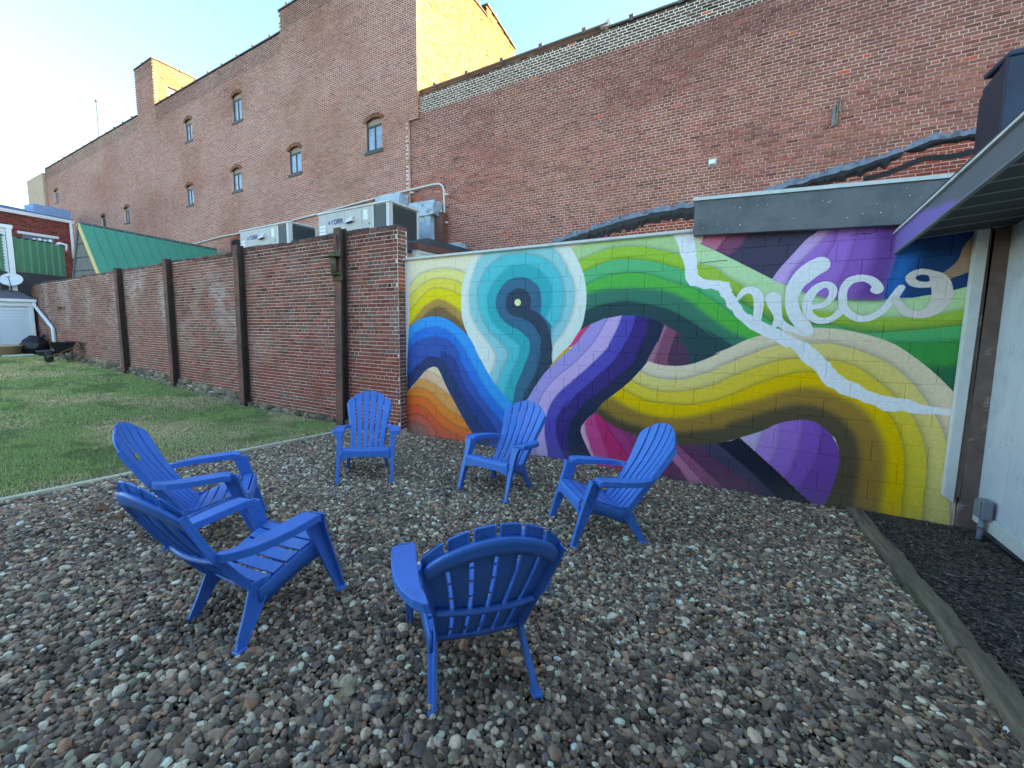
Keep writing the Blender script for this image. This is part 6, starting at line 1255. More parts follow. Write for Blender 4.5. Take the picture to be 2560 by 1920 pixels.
# ================================================================ shed on the right
m_siding = plain('pale_blue_siding', rgb(196, 200, 204), .6, .05, 3, bs=.1, bscale=50, dirt=rgb(168, 172, 176), dirt_scale=2.2, dirt_lo=.52, dirt_hi=.75)
m_tanw = plain('brown_peeling_wall', rgb(112, 92, 84), .9, .25, 6, bs=.5, bscale=30, dirt=rgb(168, 156, 148), dirt_scale=5, dirt_lo=.58, dirt_hi=.72)
m_found = plain('foundation_grey', rgb(74, 74, 78), .9, .2, 6, bs=.4)
m_soff = plain('dark_soffit', rgb(58, 62, 66), .6, .12, 6); m_batten = plain('soffit_batten', rgb(120, 124, 126), .5, .08, 6)
nt_ = m_siding.node_tree; b_ = nt_.nodes['Principled BSDF']; src_ = b_.inputs['Base Color'].links[0].from_socket
sp_ = noise(nt_, 45, 3, .7, stretch=(1, 1, .8)); r3_ = ramp(nt_, sp_.outputs[0], .62, .66); ms_ = noise(nt_, 1.1, 3); r4_ = ramp(nt_, ms_.outputs[0], .45, .62)
mm_ = N(nt_, 'ShaderNodeMath', operation='MULTIPLY'); nt_.links.new(r3_.outputs[0], mm_.inputs[0]); nt_.links.new(r4_.outputs[0], mm_.inputs[1])
nt_.links.new(mix(nt_, mm_.outputs[0], src_, rgb(120, 128, 142)), b_.inputs['Base Color'])
SH = thing('shed', 'pale blue grooved-panel shed with dark overhanging roof at the right edge', 'building', (2.6, 3, 0))
SX = 2.08; ya, yb = -8.0, 5.62  # shed lengthened behind the viewer, unseen, to darken the chair backs
rs = random.Random(3)
y = yb; k = 0
MB().box(SX+.012, SX+.10, ya, yb-.004, .02, 2.78).build('wall', m_siding, SH)
while y > ya+.05:            # grooved panels
    w = .205; MB().bevbox(SX, SX+.0115, max(y-w+.004, ya), y-.004, .055, 2.70, .0025).build('panel', m_siding, SH); y -= w
MB().bevbox(SX-.022, SX-.001, ya, yb+.01, -.045, .085, .004).build('skirting_board', m_white, SH)
MB().box(SX+.03, SX+.2, ya, yb, -.5, .02).build('foundation', m_found, SH)
# brown painted return between mural and shed
MB().box(1.967, 2.6, 5.60, 5.648, -.4, 2.85).build('return_wall', m_tanw, SH); MB().box(2.035, SX+.1, 5.625, 5.90, -.4, 2.85).build('corner_wall', m_tanw, SH)
# roof: rises towards the camera, dark boarded underside, rake board on the outer edge
def rz(y, x=1.37): return 2.615+(5.72-y)*.145
y0r, y1r = -7.5, 5.735  # roof lengthened out of view along with the walls, for the same shade
XR = 1.36
def quadbox(mb, x0, x1, ya_, yb_, d0, d1, slope=0.0):
    """bar following the roof pitch: d measured from the roof underside line"""
    z = lambda x, y: rz(y)+slope*(x-XR)
    mb.loft([[(x0, ya_, z(x0, ya_)+d0), (x1, ya_, z(x1, ya_)+d0), (x1, ya_, z(x1, ya_)+d1), (x0, ya_, z(x0, ya_)+d1)],
             [(x0, yb_, z(x0, yb_)+d0), (x1, yb_, z(x1, yb_)+d0), (x1, yb_, z(x1, yb_)+d1), (x0, yb_, z(x0, yb_)+d1)]])
    return mb
m_purple = None
m_fas, nt, b = new_mat('fascia_with_purple_overspray')
g = N(nt, 'ShaderNodeNewGeometry'); sx = N(nt, 'ShaderNodeSeparateXYZ'); nt.links.new(g.outputs['Position'], sx.inputs[0])
n1 = N(nt, 'ShaderNodeTexNoise'); n1.inputs['Scale'].default_value = 3.5; n1.inputs['Detail'].default_value = 4; nt.links.new(g.outputs['Position'], n1.inputs[0])
ma = N(nt, 'ShaderNodeMath', operation='MULTIPLY_ADD'); nt.links.new(sx.outputs[1], ma.inputs[0]); ma.inputs[1].default_value = 1.0; nt.links.new(n1.outputs[0], ma.inputs[2])
mz = N(nt, 'ShaderNodeMath', operation='MULTIPLY_ADD'); nt.links.new(sx.outputs[2], mz.inputs[0]); mz.inputs[1].default_value = -6.0; nt.links.new(ma.outputs[0], mz.inputs[2])
rr_ = N(nt, 'ShaderNodeMapRange'); rr_.inputs[1].default_value = 4.85-15.9; rr_.inputs[2].default_value = 5.15-15.9; nt.links.new(mz.outputs[0], rr_.inputs[0])
nt.links.new(mix(nt, rr_.outputs[0], rgb(104, 108, 114), rgb(132, 112, 180)), b.inputs['Base Color']); b.inputs['Roughness'].default_value = .55
rf = MB(); quadbox(rf, XR-.001, XR+.024, y0r, y1r, -.165, .010); rf.build('rake_board', m_fas, SH)
mb = MB(); quadbox(mb, XR-.022, XR+.03, y0r, y1r+.004, .0105, .030); mb.build('drip_edge', m_white, SH)
mb = MB(); quadbox(mb, XR-.002, XR+.024, y0r, y1r, -.180, -.1655); mb.build('rake_trim', m_batten, SH)
mb = MB(); quadbox(mb, XR+.0245, 5.0, y0r, y1r, -.03, .0085, .10); mb.build('roof', m_soff, SH)
mb = MB(); quadbox(mb, XR-.02, 5.0, y0r, y1r+.01, .031, .05, .10); mb.build('shingles', m_roof, SH)
yy = 5.55
while yy > -2.0:             # soffit boards with pale edges
    mb = MB(); quadbox(mb, XR+.026, 4.9, yy-.235, yy-.02, -.085, -.0305, .10); mb.build('soffit_board', m_soff, SH)
    mb = MB(); quadbox(mb, XR+.026, 4.9, yy-.019, yy-.004, -.092, -.0305, .10); mb.build('batten', m_batten, SH)
    yy -= .24
# white corner board / downspout
t = thing('white_corner_board', 'leaning white painted board beside the right end of the mural, cut off above the ground', 'board', (1.90, 5.6, .08))
mb = MB(); mb.loft([[(1.848, 5.585, .145), (1.925, 5.585, .085), (1.925, 5.642, .085), (1.848, 5.642, .145)], [(1.868, 5.575, 2.62), (1.948, 5.575, 2.62), (1.948, 5.642, 2.62), (1.868, 5.642, 2.62)]])
o = mb.build('board', m_white, t); bevel_mod(o, .006, 2)
mb = MB(); mb.loft([[(1.926, 5.60, .16), (1.962, 5.60, .14), (1.962, 5.642, .14), (1.926, 5.642, .16)], [(1.949, 5.60, 2.6), (1.985, 5.60, 2.6), (1.985, 5.642, 2.6), (1.949, 5.642, 2.6)]]); mb.build('backing_strip', m_tanw, t)
# unseen block added behind the viewer to darken the chair backs
MB().box(-6, SX+.1, -9.5, -6.0, -.3, 4.6).build('added_shade_block', m_tanw, SH)
# chimney-like black box on the shed roof
m_bluebk = plain('blue_black_render', rgb(52, 66, 88), .75, .14, 3, bs=.3, bscale=20, dirt=rgb(40, 46, 60), dirt_scale=1.5, dirt_lo=.45, dirt_hi=.65)
m_plum = plain('dark_plum_render', rgb(58, 54, 64), .8, .12, 3, bs=.3, bscale=20)
t = thing('roof_chimney', 'dark blue black boxed chimney standing on the roof at the right edge', 'chimney', (3.2, 8.3, 2.6))
MB().loft([[(2.80, 8.07, 2.6), (4.6, 8.07, 2.6), (4.6, 8.66, 2.6), (2.80, 8.66, 2.6)], [(2.80, 8.07, 5.02), (4.6, 8.07, 5.02), (4.6, 8.66, 5.02), (2.80, 8.66, 4.90)]]).build('stack', m_bluebk, t)
MB().loft([[(2.78, 8.066, 2.6), (2.797, 8.066, 2.6), (2.797, 8.664, 2.6), (2.78, 8.664, 2.6)], [(2.78, 8.066, 5.02), (2.797, 8.066, 5.02), (2.797, 8.664, 4.78), (2.78, 8.664, 4.78)]]).build('side_panel', m_plum, t)
MB().bevbox(2.79, 4.65, 8.04, 8.66, 5.025, 5.09, .012).build('cap', m_bluebk, t)
# electrical box on a conduit
m_pvc = plain('grey_pvc', rgb(116, 124, 130), .5, .06)
t = thing('outdoor_outlet', 'grey electrical box on a short conduit against the shed skirting', 'electrical box', (2.02, 5.33, -.15))
MB().bevbox(1.985, 2.056, 5.27, 5.375, .075, .245, .008).build('box', m_pvc, t); MB().bevbox(1.972, 1.984, 5.275, 5.37, .085, .235, .004).build('cover', m_pvc, t)
mb = MB(); mb.tube([(2.02, 5.335, .08), (2.02, 5.34, -.04), (2.015, 5.345, -.20)], .021, 10); mb.build('conduit', m_pvc, t, True)
mb = MB(); mb.tube([(2.02, 5.335, .02), (2.02, 5.337, -.02)], .026, 10); mb.build('collar', m_pvc, t, True)
# ================================================================ structures on the left
m_green = plain('green_metal_roof', rgb(66, 148, 128), .5, .07, 2, bs=.08, bscale=20); m_green_d = plain('green_metal_wall', rgb(84, 138, 108), .5, .08, 2)
m_creamtrim = plain('cream_barge', rgb(214, 190, 128), .7, .08); m_panelgrey = plain('grey_panel', rgb(106, 108, 104), .7, .08, 3); m_whiteside = plain('white_siding', rgb(206, 212, 220), .6, .04, 3)
m_shingle = plain('grey_shingle', rgb(94, 96, 104), .9, .12, 8, bs=.3)
def dirv(a, b): return (Vector(b)-Vector(a))
# green gabled shed roof behind the garden wall
AP0 = Vector((-19.95, 5.78, 5.28)); AP1 = Vector((-21.05, 11.05, 5.20)); half, drop = 3.1, 3.6
t = thing('green_roof_shed', 'shed with a steep green standing-seam metal roof and grey gable behind the garden wall', 'shed', (-20.4, 8.4, 2))
ax = (AP1-AP0).normalized(); side = Vector((ax.y, -ax.x, 0)).normalized()
SL = 1.05; dz_ = 2.15
def rp(u, v, lift=0):      # u along ridge 0..1, v down the right slope 0..1
    return AP0.lerp(AP1, u)+side*(SL*v)-Vector((0, 0, dz_*v))+(side*dz_+Vector((0, 0, SL))).normalized()*lift
def lp(u, v, lift=0): return AP0.lerp(AP1, u)-side*(SL*.62*v)-Vector((0, 0, dz_*v))
nP = 15
for i in range(nP):
    a, b = i/nP+.002, (i+1)/nP-.002
    MB().loft([[rp(a, 0, .01), rp(b, 0, .01), rp(b, 0, -.02), rp(a, 0, -.02)], [rp(a, 1, .01), rp(b, 1, .01), rp(b, 1, -.02), rp(a, 1, -.02)]]).build('roof_panel', m_green, t)
    MB().loft([[rp(a-.004, 0, .05), rp(a+.002, 0, .05), rp(a+.002, 0, .0), rp(a-.004, 0, .0)], [rp(a-.004, 1, .05), rp(a+.002, 1, .05), rp(a+.002, 1, 0), rp(a-.004, 1, 0)]]).build('seam', m_green, t)
MB().loft([[lp(0, 0), lp(1, 0), lp(1, 0)+Vector((0, 0, -.03)), lp(0, 0)+Vector((0, 0, -.03))], [lp(0, 1), lp(1, 1), lp(1, 1)+Vector((0, 0, -.03)), lp(0, 1)+Vector((0, 0, -.03))]]).build('rear_slope', m_green_d, t)
mb = MB(); mb.tube([AP0+Vector((0, -.03, .02)), AP1+Vector((0, 0, .02))], .05, 6); mb.build('ridge_cap', m_shingle, t)
f0 = Vector((0, -.05, 0))
MB().loft([[rp(0, 0, .03)+f0, rp(0, 0, -.08)+f0, rp(0, 0, -.08), rp(0, 0, .03)], [rp(0, 1, .03)+f0, rp(0, 1, -.08)+f0, rp(0, 1, -.08), rp(0, 1, .03)]]).build('barge_board', m_creamtrim, t)
MB().loft([[lp(0, 0)+f0+Vector((-.02, 0, .03)), lp(0, 0)+f0+Vector((.05, 0, -.06)), lp(0, 0)+Vector((.05, 0, -.06)), lp(0, 0)+Vector((-.02, 0, .03))], [lp(0, 1)+f0+Vector((-.02, 0, .03)), lp(0, 1)+f0+Vector((.05, 0, -.0)), lp(0, 1)+Vector((.05, 0, -.0)), lp(0, 1)+Vector((-.02, 0, .03))]]).build('barge_board', m_shingle, t)
for r in range(4):         # gable boards in courses, with darker laps
    v0, v1 = .12+r*.22, .12+(r+1)*.22-.012; nn = 3
    for q in range(nn):
        fa, fb = q/nn+.006, (q+1)/nn-.006
        L0, L1, R0, R1 = lp(0, v0), lp(0, min(v1, 1)), rp(0, v0), rp(0, min(v1, 1))
        P = [L0.lerp(R0, fa), L0.lerp(R0, fb), L1.lerp(R1, fb), L1.lerp(R1, fa)]
        MB().loft([[p+Vector((0, -.012-.02*(i > 1), 0)) for i, p in enumerate(P)], [p+Vector((0, .03, 0)) for p in P]]).build('gable_panel', m_panelgrey, t)
MB().add([lp(0, .02), rp(0, .02), rp(0, 1), lp(0, 1)], [(0, 1, 2, 3)]).build('gable_backing', m_frame, t)
# green clad wall
t = thing('green_metal_wall', 'dark green ribbed metal cladding between the white house and the green roof', 'wall', (-25.4, 6, 2))
A, B = Vector((-24.7, 4.6, 0)), Vector((-25.75, 6.85, 0)); d = (B-A); L = d.length; d.normalize(); nrm = Vector((d.y, -d.x, 0))
if nrm.x < 0: nrm = -nrm
zt0, zt1, zb_ = 5.22, 5.24, 3.82; nn = 9
for i in range(nn):
    p, q = A+d*(L*i/nn), A+d*(L*(i+1)/nn); e = nrm*.05; w = d*(L/nn)
    pr = [p, p+w*.12+e, p+w*.38+e, p+w*.5, q]
    rings = [[Vector((v.x, v.y, zb_)) for v in pr]+[Vector(((v-nrm*.05).x, (v-nrm*.05).y, zb_)) for v in pr[::-1]], [Vector((v.x, v.y, zt0)) for v in pr]+[Vector(((v-nrm*.05).x, (v-nrm*.05).y, zt0)) for v in pr[::-1]]]
    MB().loft(rings).build('panel', m_green_d, t)
mb = MB(); mb.tube([A+Vector((0, 0, zt0)), B+Vector((0, 0, zt0))], .035, 6); mb.build('top_trim', m_frame, t)
MB().loft([[A+nrm*.02, B+nrm*.02, B-nrm*1.2, A-nrm*1.2], [p+Vector((0, 0, zb_-.02)) for p in (A+nrm*.02, B+nrm*.02, B-nrm*1.2, A-nrm*1.2)]]).build('lower_wall', m_found, t)
mb = MB(); mb.tube([B+Vector((.1, -.35, zt0-.05)), B+Vector((.1, -.15, zt0+.04)), B+Vector((.12, .05, zt0-.0)), B+Vector((.12, .06, zt0-.28))], .06, 8); mb.build('vent_pipe', m_lab, t, True)
for q in range(4): MB().bevbox(B.x+.02, B.x+.14, B.y-1.0+q*.17, B.y-.9+q*.17, zt0+.03, zt0+.13+.03*(q % 2), .02).build('meter', m_lab, t)
# red brick house
t = thing('red_brick_house', 'red brick house with boarded windows and blue grey roof edge at the far left', 'house', (-38.8, 8, 0))
A, B = Vector((-36.2, 2.6, 0)), Vector((-37.9, 10.6, 0)); d = B-A; L = d.length; d.normalize(); nrm = Vector((d.y, -d.x, 0)); nrm = nrm if nrm.x > 0 else -nrm
M_br = Matrix.Identity(4); M_br[0][0], M_br[1][0] = -nrm.x, -nrm.y; M_br[0][1], M_br[1][1] = d.x, d.y; M_br.translation = A   # local x into the house, y along
zt = 8.30
wins = [(L-5.6, L-4.15, 5.6, 7.2), (L-2.55, L-1.05, 5.6, 7.15)]
m_redb = plain('old_red_mortar', rgb(150, 104, 96), .95, .12, 3)
mb = MB(); mb.box(0, .25, 0, L, 0, zt, M=M_br); mb.build('wall', m_redb, t)
lay = brick_layout(0, L, 3.0, zt, L=.42, Hc=.135, header_every=0, jx=.02, jz=.02, seed=91, holes=wins)
V, Q = brick_boxes(*lay, 0, 'x', .01, .02); V[:, 0] *= -1
V = (np.array(M_br)[:3, :3] @ V.T).T+np.array(A)
o = fast_mesh('brickwork', V, Q[:, ::-1], M_BRICK_A, t, np.repeat(np.clip(jitter_cols(rgb(126, 62, 58), len(lay[0]), 92, .2, .06), .01, 1), 9, axis=0)); o['kind'] = 'stuff'
m_board_w = plain('grey_blue_shutter', rgb(110, 118, 142), .6, .08)
for a, b_, c0, d0 in wins:
    w = MB().box(-.005, .02, a, b_, c0, d0, M=M_br).build('window', m_board_w, t)
    MB().box(-.06, .0, a-.25, b_+.25, d0, d0+.16, M=M_br).build('lintel', m_lab, w)
MB().box(-.18, .05, -.2, L+.05, zt, zt+.20, M=M_br).build('gutter', m_lab, t)
MB().loft([[M_br @ Vector((-.12, -.2, zt+.2)), M_br @ Vector((-.12, L+.05, zt+.2)), M_br @ Vector((1.5, L+.05, zt+.55)), M_br @ Vector((1.5, -.2, zt+.75))], [M_br @ Vector((-.12, -.2, zt+.28)), M_br @ Vector((-.12, L+.05, zt+.28)), M_br @ Vector((1.5, L+.05, zt+.65)), M_br @ Vector((1.5, -.2, zt+.85))]]).build('roof', plain('blue_grey_roof', rgb(88, 104, 140), .7, .1, 3), t)
mb = MB(); mb.tube([M_br @ Vector((-.12, L-.12, zt+.1)), M_br @ Vector((-.12, L-.12, zt-2.3))], .09, 8); mb.build('downspout', m_lab, t, True)
MB().box(-.1, .3, L-4.4, L-4.05, zt+.5, zt+1.05, M=M_br).build('roof_vent', m_frame, t); MB().box(-.2, .4, L-4.55, L-3.9, zt+1.05, zt+1.15, M=M_br).build('roof_vent_cap', m_frame, t)
MB().box(.0, 1.0, L-1.9, L-.02, zt+.3, zt+.85, M=M_br).build('dormer', plain('blue_tarp', rgb(126, 158, 200), .7, .08), t)
# antenna mast
t = thing('roof_antenna', 'thin mast standing above the far end of the long brick roofline', 'antenna', (-38.0, 12.5, 12.8))
mb = MB(); mb.tube([(-38.0, 12.5, 12.6), (-38.0, 12.5, 17.1)], .035, 6); mb.build('mast', m_frame, t); MB().box(-38.12, -37.9, 12.45, 12.55, 16.9, 17.0).build('tip', m_frame, t)

# white house with lean-to, gutter, downspout
HX = -24.30
t = thing('white_house', 'white clapboard house with grey shingled lean-to and white downspout beyond the lawn', 'house', (-26, 3, .2))
HB = .05; ye, ys_ = 5.33, -1.0
MB().box(HX-3.0, HX-.02, ys_, ye-.02, HB-.3, 2.52).build('wall', m_whiteside, t)
z = HB; 
while z < 2.38:
    MB().loft([[(HX+.045, ys_, z), (HX-.02, ys_, z), (HX-.02, ys_, z+.118), (HX+.004, ys_, z+.118)], [(HX+.045, ye-.12, z), (HX-.02, ye-.12, z), (HX-.02, ye-.12, z+.118), (HX+.004, ye-.12, z+.118)]]).build('clapboard', m_whiteside, t); z += .121
MB().bevbox(HX-.02, HX+.07, ye-.12, ye+.02, HB-.2, 2.42, .006).build('corner_board', m_lab, t)
MB().bevbox(HX-.02, HX+.07, 4.18, 4.34, HB-.2, 2.42, .006).build('corner_board', m_lab, t)
MB().bevbox(HX-.02, HX+.10, ys_, ye+.06, 2.40, 2.56, .006).build('frieze', m_lab, t)
MB().bevbox(HX+.02, HX+.22, ys_, ye+.10, 2.565, 2.68, .012).build('gutter', m_lab, t)
MB().loft([[(HX+.12, ys_, 2.66), (HX+.12, ye+.08, 2.66), (HX+.12, ye+.08, 2.70), (HX+.12, ys_, 2.70)], [(HX-1.0, ys_, 3.36), (HX-1.0, ye-.75, 3.36), (HX-1.0, ye-.75, 3.40), (HX-1.0, ys_, 3.40)]]).build('roof', m_shingle, t)
MB().loft([[(HX+.12, ye+.08, 2.66), (HX-3, ye+.08, 2.66), (HX-3, ye+.08, 2.70), (HX+.12, ye+.08, 2.70)], [(HX-1.0, ye-.75, 3.36), (HX-3, ye-.75, 3.36), (HX-3, ye-.75, 3.40), (HX-1.0, ye-.75, 3.40)]]).build('roof_hip', m_shingle, t)
# upper wall
UX = HX-.5
MB().box(UX-3, UX-.02, ys_, 5.00, 3.0, 5.58).build('upper_wall', m_whiteside, t); z = 3.05
while z < 5.5:
    MB().loft([[(UX+.028, ys_, z), (UX-.02, ys_, z), (UX-.02, ys_, z+.118), (UX+.004, ys_, z+.118)], [(UX+.028, 4.88, z), (UX-.02, 4.88, z), (UX-.02, 4.88, z+.118), (UX+.004, 4.88, z+.118)]]).build('clapboard', m_whiteside, t); z += .121
MB().bevbox(UX-.02, UX+.07, 4.90, 5.06, 3.0, 5.56, .006).build('corner_board', m_lab, t); MB().bevbox(UX-.02, UX+.08, ys_, 5.1, 5.5, 5.64, .006).build('eave_board', m_lab, t)
ds = [(HX+.14, ye+.02, 2.60), (HX+.16, ye+.04, 2.42), (HX+1.9, GY-.10, 1.62), (HX+2.05, GY-.09, 1.50), (HX+2.08, GY-.09, .66)]
mb = MB(); mb.tube(ds, .058, 8); mb.build('downspout', m_lab, t)
# satellite dishes
def dish(loc, r, az, lab):
    t = thing('satellite_dish', lab, 'satellite dish', loc, 'satellite dishes on the lean-to roof'); c = Vector(loc)
    R = Matrix.Translation(c) @ Matrix.Rotation(az, 4, 'Z') @ Matrix.Rotation(math.radians(62), 4, 'X')
    mb = MB(); rings = []
    for k in range(6):
        q = r*k/5+.001; rings.append([R @ Vector((q*math.cos(a), q*.86*math.sin(a), -.18*(1-(q/r)**2)*r*1.4)) for a in [j*math.pi/10 for j in range(20)]])
    o = mb.loft(rings, caps=False).build('reflector', m_whiteside, t, True); m_ = o.modifiers.new('s', 'SOLIDIFY'); m_.thickness = .015
    mb = MB(); mb.tube([R @ Vector((0, -r*.8, 0)), R @ Vector((0, -r*.2, r*1.0))], .014, 6); mb.build('feed_arm', m_frame, t)
    mb = MB(); mb.box(-.04, .04, -.04, .04, -.03, .06, M=R @ Matrix.Translation((0, -r*.2, r*1.0))); mb.build('feed_horn', m_lab, t)
    mb = MB(); mb.tube([R @ Vector((0, 0, -.25*r)), c+Vector((-.1, 0, -.2)), c+Vector((-.12, 0, -.65))], .025, 6); mb.build('mount', m_frame, t)
dish((HX-.20, 4.86, 3.46), .34, math.radians(65), 'white satellite dish at the corner of the grey lean-to roof'); dish((HX-.30, 4.28, 3.90), .32, math.radians(100), 'higher white satellite dish by the edge of the photo against the clapboards')

# ---- clutter by the white house
m_bag = plain('black_bin_bag', (.016, .016, .020), .32, .3, 6); m_tub = plain('grey_tub', rgb(84, 90, 98), .6, .08); m_terra = plain('terracotta_plastic', rgb(200, 166, 138), .7, .08, 4)
gz = lambda x, y: zg(x, y)
t = thing('bin_bag', 'full black rubbish bag slumped on the lawn by the white house', 'rubbish bag', (-23.35, 5.08, gz(-23.35, 5.08)))
bm = bmesh.new(); bmesh.ops.create_icosphere(bm, subdivisions=4, radius=1); mb = MB(); c = Vector((-23.35, 5.08, gz(-23.35, 5.08)+.30)); bm.verts.index_update()
import mathutils
def crumple(p): return 1+.13*mathutils.noise.noise(p*2.3)+.07*mathutils.noise.noise(p*6)
mb.add([c+Vector((v.co.x*.40, v.co.y*.40, max(v.co.z, -.75)*.42))*crumple(v.co) for v in bm.verts], [[v.index for v in f.verts] for f in bm.faces]); bm.free(); mb.build('bag', m_bag, t, True)
mb = MB(); mb.tube([c+Vector((0, .1, .26)), c+Vector((.02, .2, .38)), c+Vector((.06, .3, .44))], [.07, .035, .08], 8); mb.build('knot', m_bag, t, True)
def tub(name, cat, lab, x, y, rx, ry, h, m_, taper=.8, rim=.02):
    z = gz(x, y); t = thing(name, lab, cat, (x, y, z)); n = 20
    ring = lambda r, zz: [(x+rx*r*math.cos(a), y+ry*r*math.sin(a), zz) for a in [k*2*math.pi/n for k in range(n)]]
    mb = MB(); mb.loft([ring(taper, z), ring(1, z+h-.04), ring(1.04, z+h-.04), ring(1.04, z+h), ring(.97, z+h), ring(taper*.95, z+.04)]); mb.build('body', m_, t, True)
    mb = MB(); mb.loft([ring(taper*.95, z+.05), ring(.93, z+h-.06)], caps=True).build('contents', m_soil, t); return t
tub('planter_pot', 'planter', 'wide terracotta coloured planter at the left edge of the lawn', -23.4, 4.30, .42, .48, .36, m_terra); tub('plastic_tub', 'tub', 'low grey plastic tub between the rubbish bag and the wheelbarrow', -22.4, 5.25, .30, .36, .22, m_tub)
t = thing('white_plank', 'short white board lying on the grass in front of the rubbish bag', 'board', (-22.6, 4.45, gz(-22.6, 4.45)))
z = gz(-22.6, 4.45); MB().bevbox(-22.66, -22.54, 4.05, 4.85, z+.01, z+.06, .006).build('plank', m_lab, t)
# wheelbarrow
x, y = -19.75, 4.97; z = gz(x, y)
t = thing('wheelbarrow', 'black wheelbarrow parked on the grass against the brick garden wall', 'wheelbarrow', (x, y, z))
m_barrow = plain('black_poly_tray', (.018, .020, .022), .45, .2); m_steel = plain('dark_steel_tube', (.05, .04, .04), .5)
Rb = Matrix.Translation((x, y, z)) @ Matrix.Rotation(math.radians(70), 4, 'Z') @ Matrix.Diagonal((.64, .9, 1.12, 1))
def ringb(hx, hy, zz, sx=0): return [Rb @ Vector(p) for p in ((-hx+sx, -hy, zz), (hx+sx, -hy, zz), (hx+sx, hy, zz), (-hx+sx, hy, zz))]
mb = MB(); mb.loft([ringb(.24, .16, .30), ringb(.50, .32, .62, .05), ringb(.53, .345, .62, .05), ringb(.53, .345, .645, .05), ringb(.49, .315, .645, .05), ringb(.22, .15, .33)]); mb.build('tray', m_barrow, t)
for s in (-1, 1):
    mb = MB(); mb.tube([Rb @ Vector(p) for p in ((-.62, .06*s, .18), (-.2, .16*s, .27), (.4, .24*s, .45), (.86, .30*s, .58))], .018, 8); mb.build('handle', plain('wood_handle', rgb(120, 84, 60), .7) if s < 0 else bpy.data.materials['wood_handle'], t, True)
    mb = MB(); mb.tube([Rb @ Vector(p) for p in ((.0, .17*s, .30), (.22, .20*s, .02), (.34, .20*s, .02), (.38, .22*s, .42))], .014, 8); mb.build('leg', m_steel, t, True)
mb = MB(); n = 20
for rr, nm, mm, w in ((.19, 'tyre', m_blk, .045), (.09, 'rim', m_steel, .05)):
    mb = MB(); P = lambda a, q, yy: Rb @ Vector((-.56+q*math.cos(a), yy, .19+q*math.sin(a))); A_ = [k*2*math.pi/n for k in range(n)]
    mb.loft([[P(a, rr*.86, -w) for a in A_], [P(a, rr, -w*.6) for a in A_], [P(a, rr, w*.6) for a in A_], [P(a, rr*.86, w) for a in A_]]); mb.build(nm, mm, t, True)

# ================================================================ fallen leaves and litter
m_leaf = coloured('dead_leaf', 'obj', .8, .3, 30, .4, .003)
def leaf(x, y, dz, size, rot, col, lab, tilt=(0, 0), stem=.0, grp='fallen leaves'):
    z = zg(x, y)+dz; t = thing('fallen_leaf', lab, 'leaf', (x, y, z), grp)
    R = Matrix.Translation((x, y, z)) @ Matrix.Rotation(rot, 4, 'Z') @ Matrix.Rotation(tilt[0], 4, 'X') @ Matrix.Rotation(tilt[1], 4, 'Y')
    rr = random.Random(int(abs(x)*1000)); n = 22; pts = []
    for k in range(n):
        a = 2*math.pi*k/n; r = size*(.62+.38*abs(math.cos(2.5*a)))*(1 if abs(a-math.pi) > .25 else .5)*rr.uniform(.88, 1.05)
        pts.append((r*math.cos(a), r*.8*math.sin(a)))
    vs = [R @ Vector((0, 0, .002))]+[R @ Vector((a*.5, b*.5, .12*size*math.sin(k*1.3))) for k, (a, b) in enumerate(pts)]+[R @ Vector((a, b, .28*size*(math.sin(k*.8)))) for k, (a, b) in enumerate(pts)]
    fs = [(0, 1+k, 1+(k+1) % n) for k in range(n)]+[(1+k, 1+n+k, 1+n+(k+1) % n, 1+(k+1) % n) for k in range(n)]
    o = MB().add(vs, fs).build('blade', m_leaf, t, True); o.color = (*col, 1); md = o.modifiers.new('s', 'SOLIDIFY'); md.thickness = .0012
    if stem:
        mb = MB(); mb.tube([R @ Vector((-size*.4, 0, .004)), R @ Vector((-size*.8-stem*.5, stem*.08, .012)), R @ Vector((-size*.8-stem, -stem*.05, .006))], [.0016, .0012, .0009], 5); o2 = mb.build('stem', m_leaf, t); o2.color = (*[min(1, q*1.1) for q in col], 1)
    return t
buff = rgb(196, 176, 136); brown = rgb(132, 92, 66); tan = rgb(170, 138, 100); yel = rgb(150, 168, 84)
leaf(-1.395, 1.185, .035, .062, 1.2, buff, 'buff curled leaf with a long stem lying on the pebbles at bottom', (.5, .1), .16)
leaf(-4.72, 1.35, .030, .075, .3, brown, 'larger of the two reddish brown leaves on the pebbles at the left edge', (.2, .2))
leaf(-4.40, 1.36, .030, .055, 2.1, rgb(150, 108, 76), 'smaller reddish brown leaf on the pebbles beside the larger one at left', (.3, -.1))
leaf(-5.50, 1.98, .040, .06, .9, brown, 'brown leaf caught against the lawn edging behind the leaf-marked chair', (.2, .3))
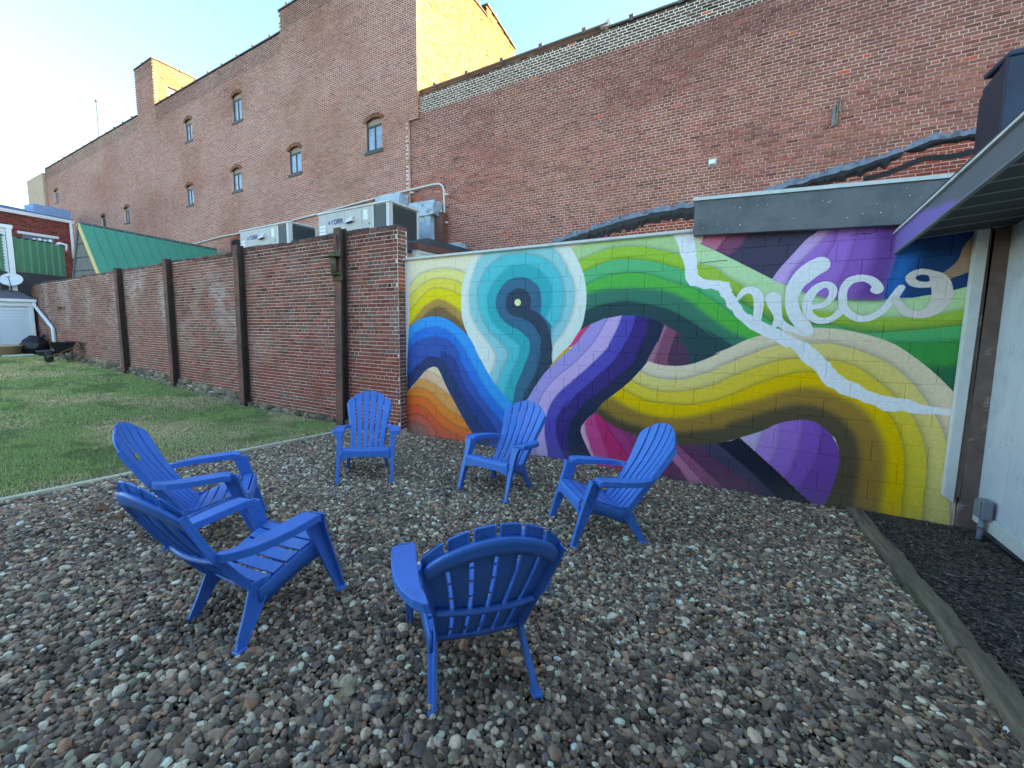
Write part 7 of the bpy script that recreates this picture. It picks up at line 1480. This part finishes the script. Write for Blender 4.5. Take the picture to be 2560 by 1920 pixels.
lv = [(-7.2, 2.05, tan, 'tan leaf on the lawn at the left edge nearest the edging'), (-7.6, 3.3, buff, 'pale buff leaf on the open lawn behind the leaf-marked chair'), (-8.9, 4.2, tan, 'tan leaf in the middle of the lawn'),
      (-10.5, 4.9, buff, 'pale leaf on the grass near the third steel post'), (-6.6, 4.6, tan, 'tan leaf on the dry grass near the chair facing the camera'), (-12.2, 4.6, buff, 'small pale leaf below the second steel post'),
      (-8.0, 5.1, rgb(206, 196, 170), 'whitish leaf at the foot of the garden wall between the last two posts'), (-14.5, 3.8, tan, 'small tan leaf on the far lawn')]
for i, (x, y, c_, lab) in enumerate(lv): leaf(x, y, .035, .055+.01*(i % 3), i*1.3, c_, lab, (.35, .2*(-1)**i))
# litter stones on mulch and a pale chip or two
rs = random.Random(31)
# leaf stuck on the backrest of the chair beside the lawn
ch = [o for o in bpy.data.objects if o.name.startswith('adirondack_chair') and 'pale leaf' in o.get('label', '')][0]
bpy.context.view_layer.update()
Mx = Matrix.Translation(ch.location) @ ch.rotation_euler.to_matrix().to_4x4()
s_, z_ = .30, .70; p = Mx @ backpt(s_, z_, .012); q = Mx @ backpt(s_, z_+.05, .012); nn = (Mx.to_3x3() @ Vector((0, .95, .35))).normalized()
t = thing('stuck_leaf', 'small yellow green leaf stuck to the backrest of the chair beside the lawn', 'leaf', tuple(p))
up = (q-p).normalized(); rt = up.cross(nn).normalized()
pts = [(0, .035), (.022, .030), (.018, .012), (.034, .0), (.016, -.014), (.012, -.036), (-.006, -.022), (-.028, -.030), (-.022, -.006), (-.034, .014), (-.014, .016)]
vs = [p+nn*.004]+[p+rt*a+up*b+nn*.001 for a, b in pts]
o = MB().add(vs, [(0, 1+k, 1+(k+1) % len(pts)) for k in range(len(pts))]).build('blade', m_leaf, t); o.color = (*rgb(150, 172, 84), 1); md = o.modifiers.new('s', 'SOLIDIFY'); md.thickness = .001
mb = MB(); mb.tube([p+up*.03+nn*.003, p+up*.08+rt*.012+nn*.003, p+up*.13-rt*.004+nn*.003], .0014, 5); o = mb.build('stem', m_leaf, t); o.color = (*rgb(190, 196, 190), 1)
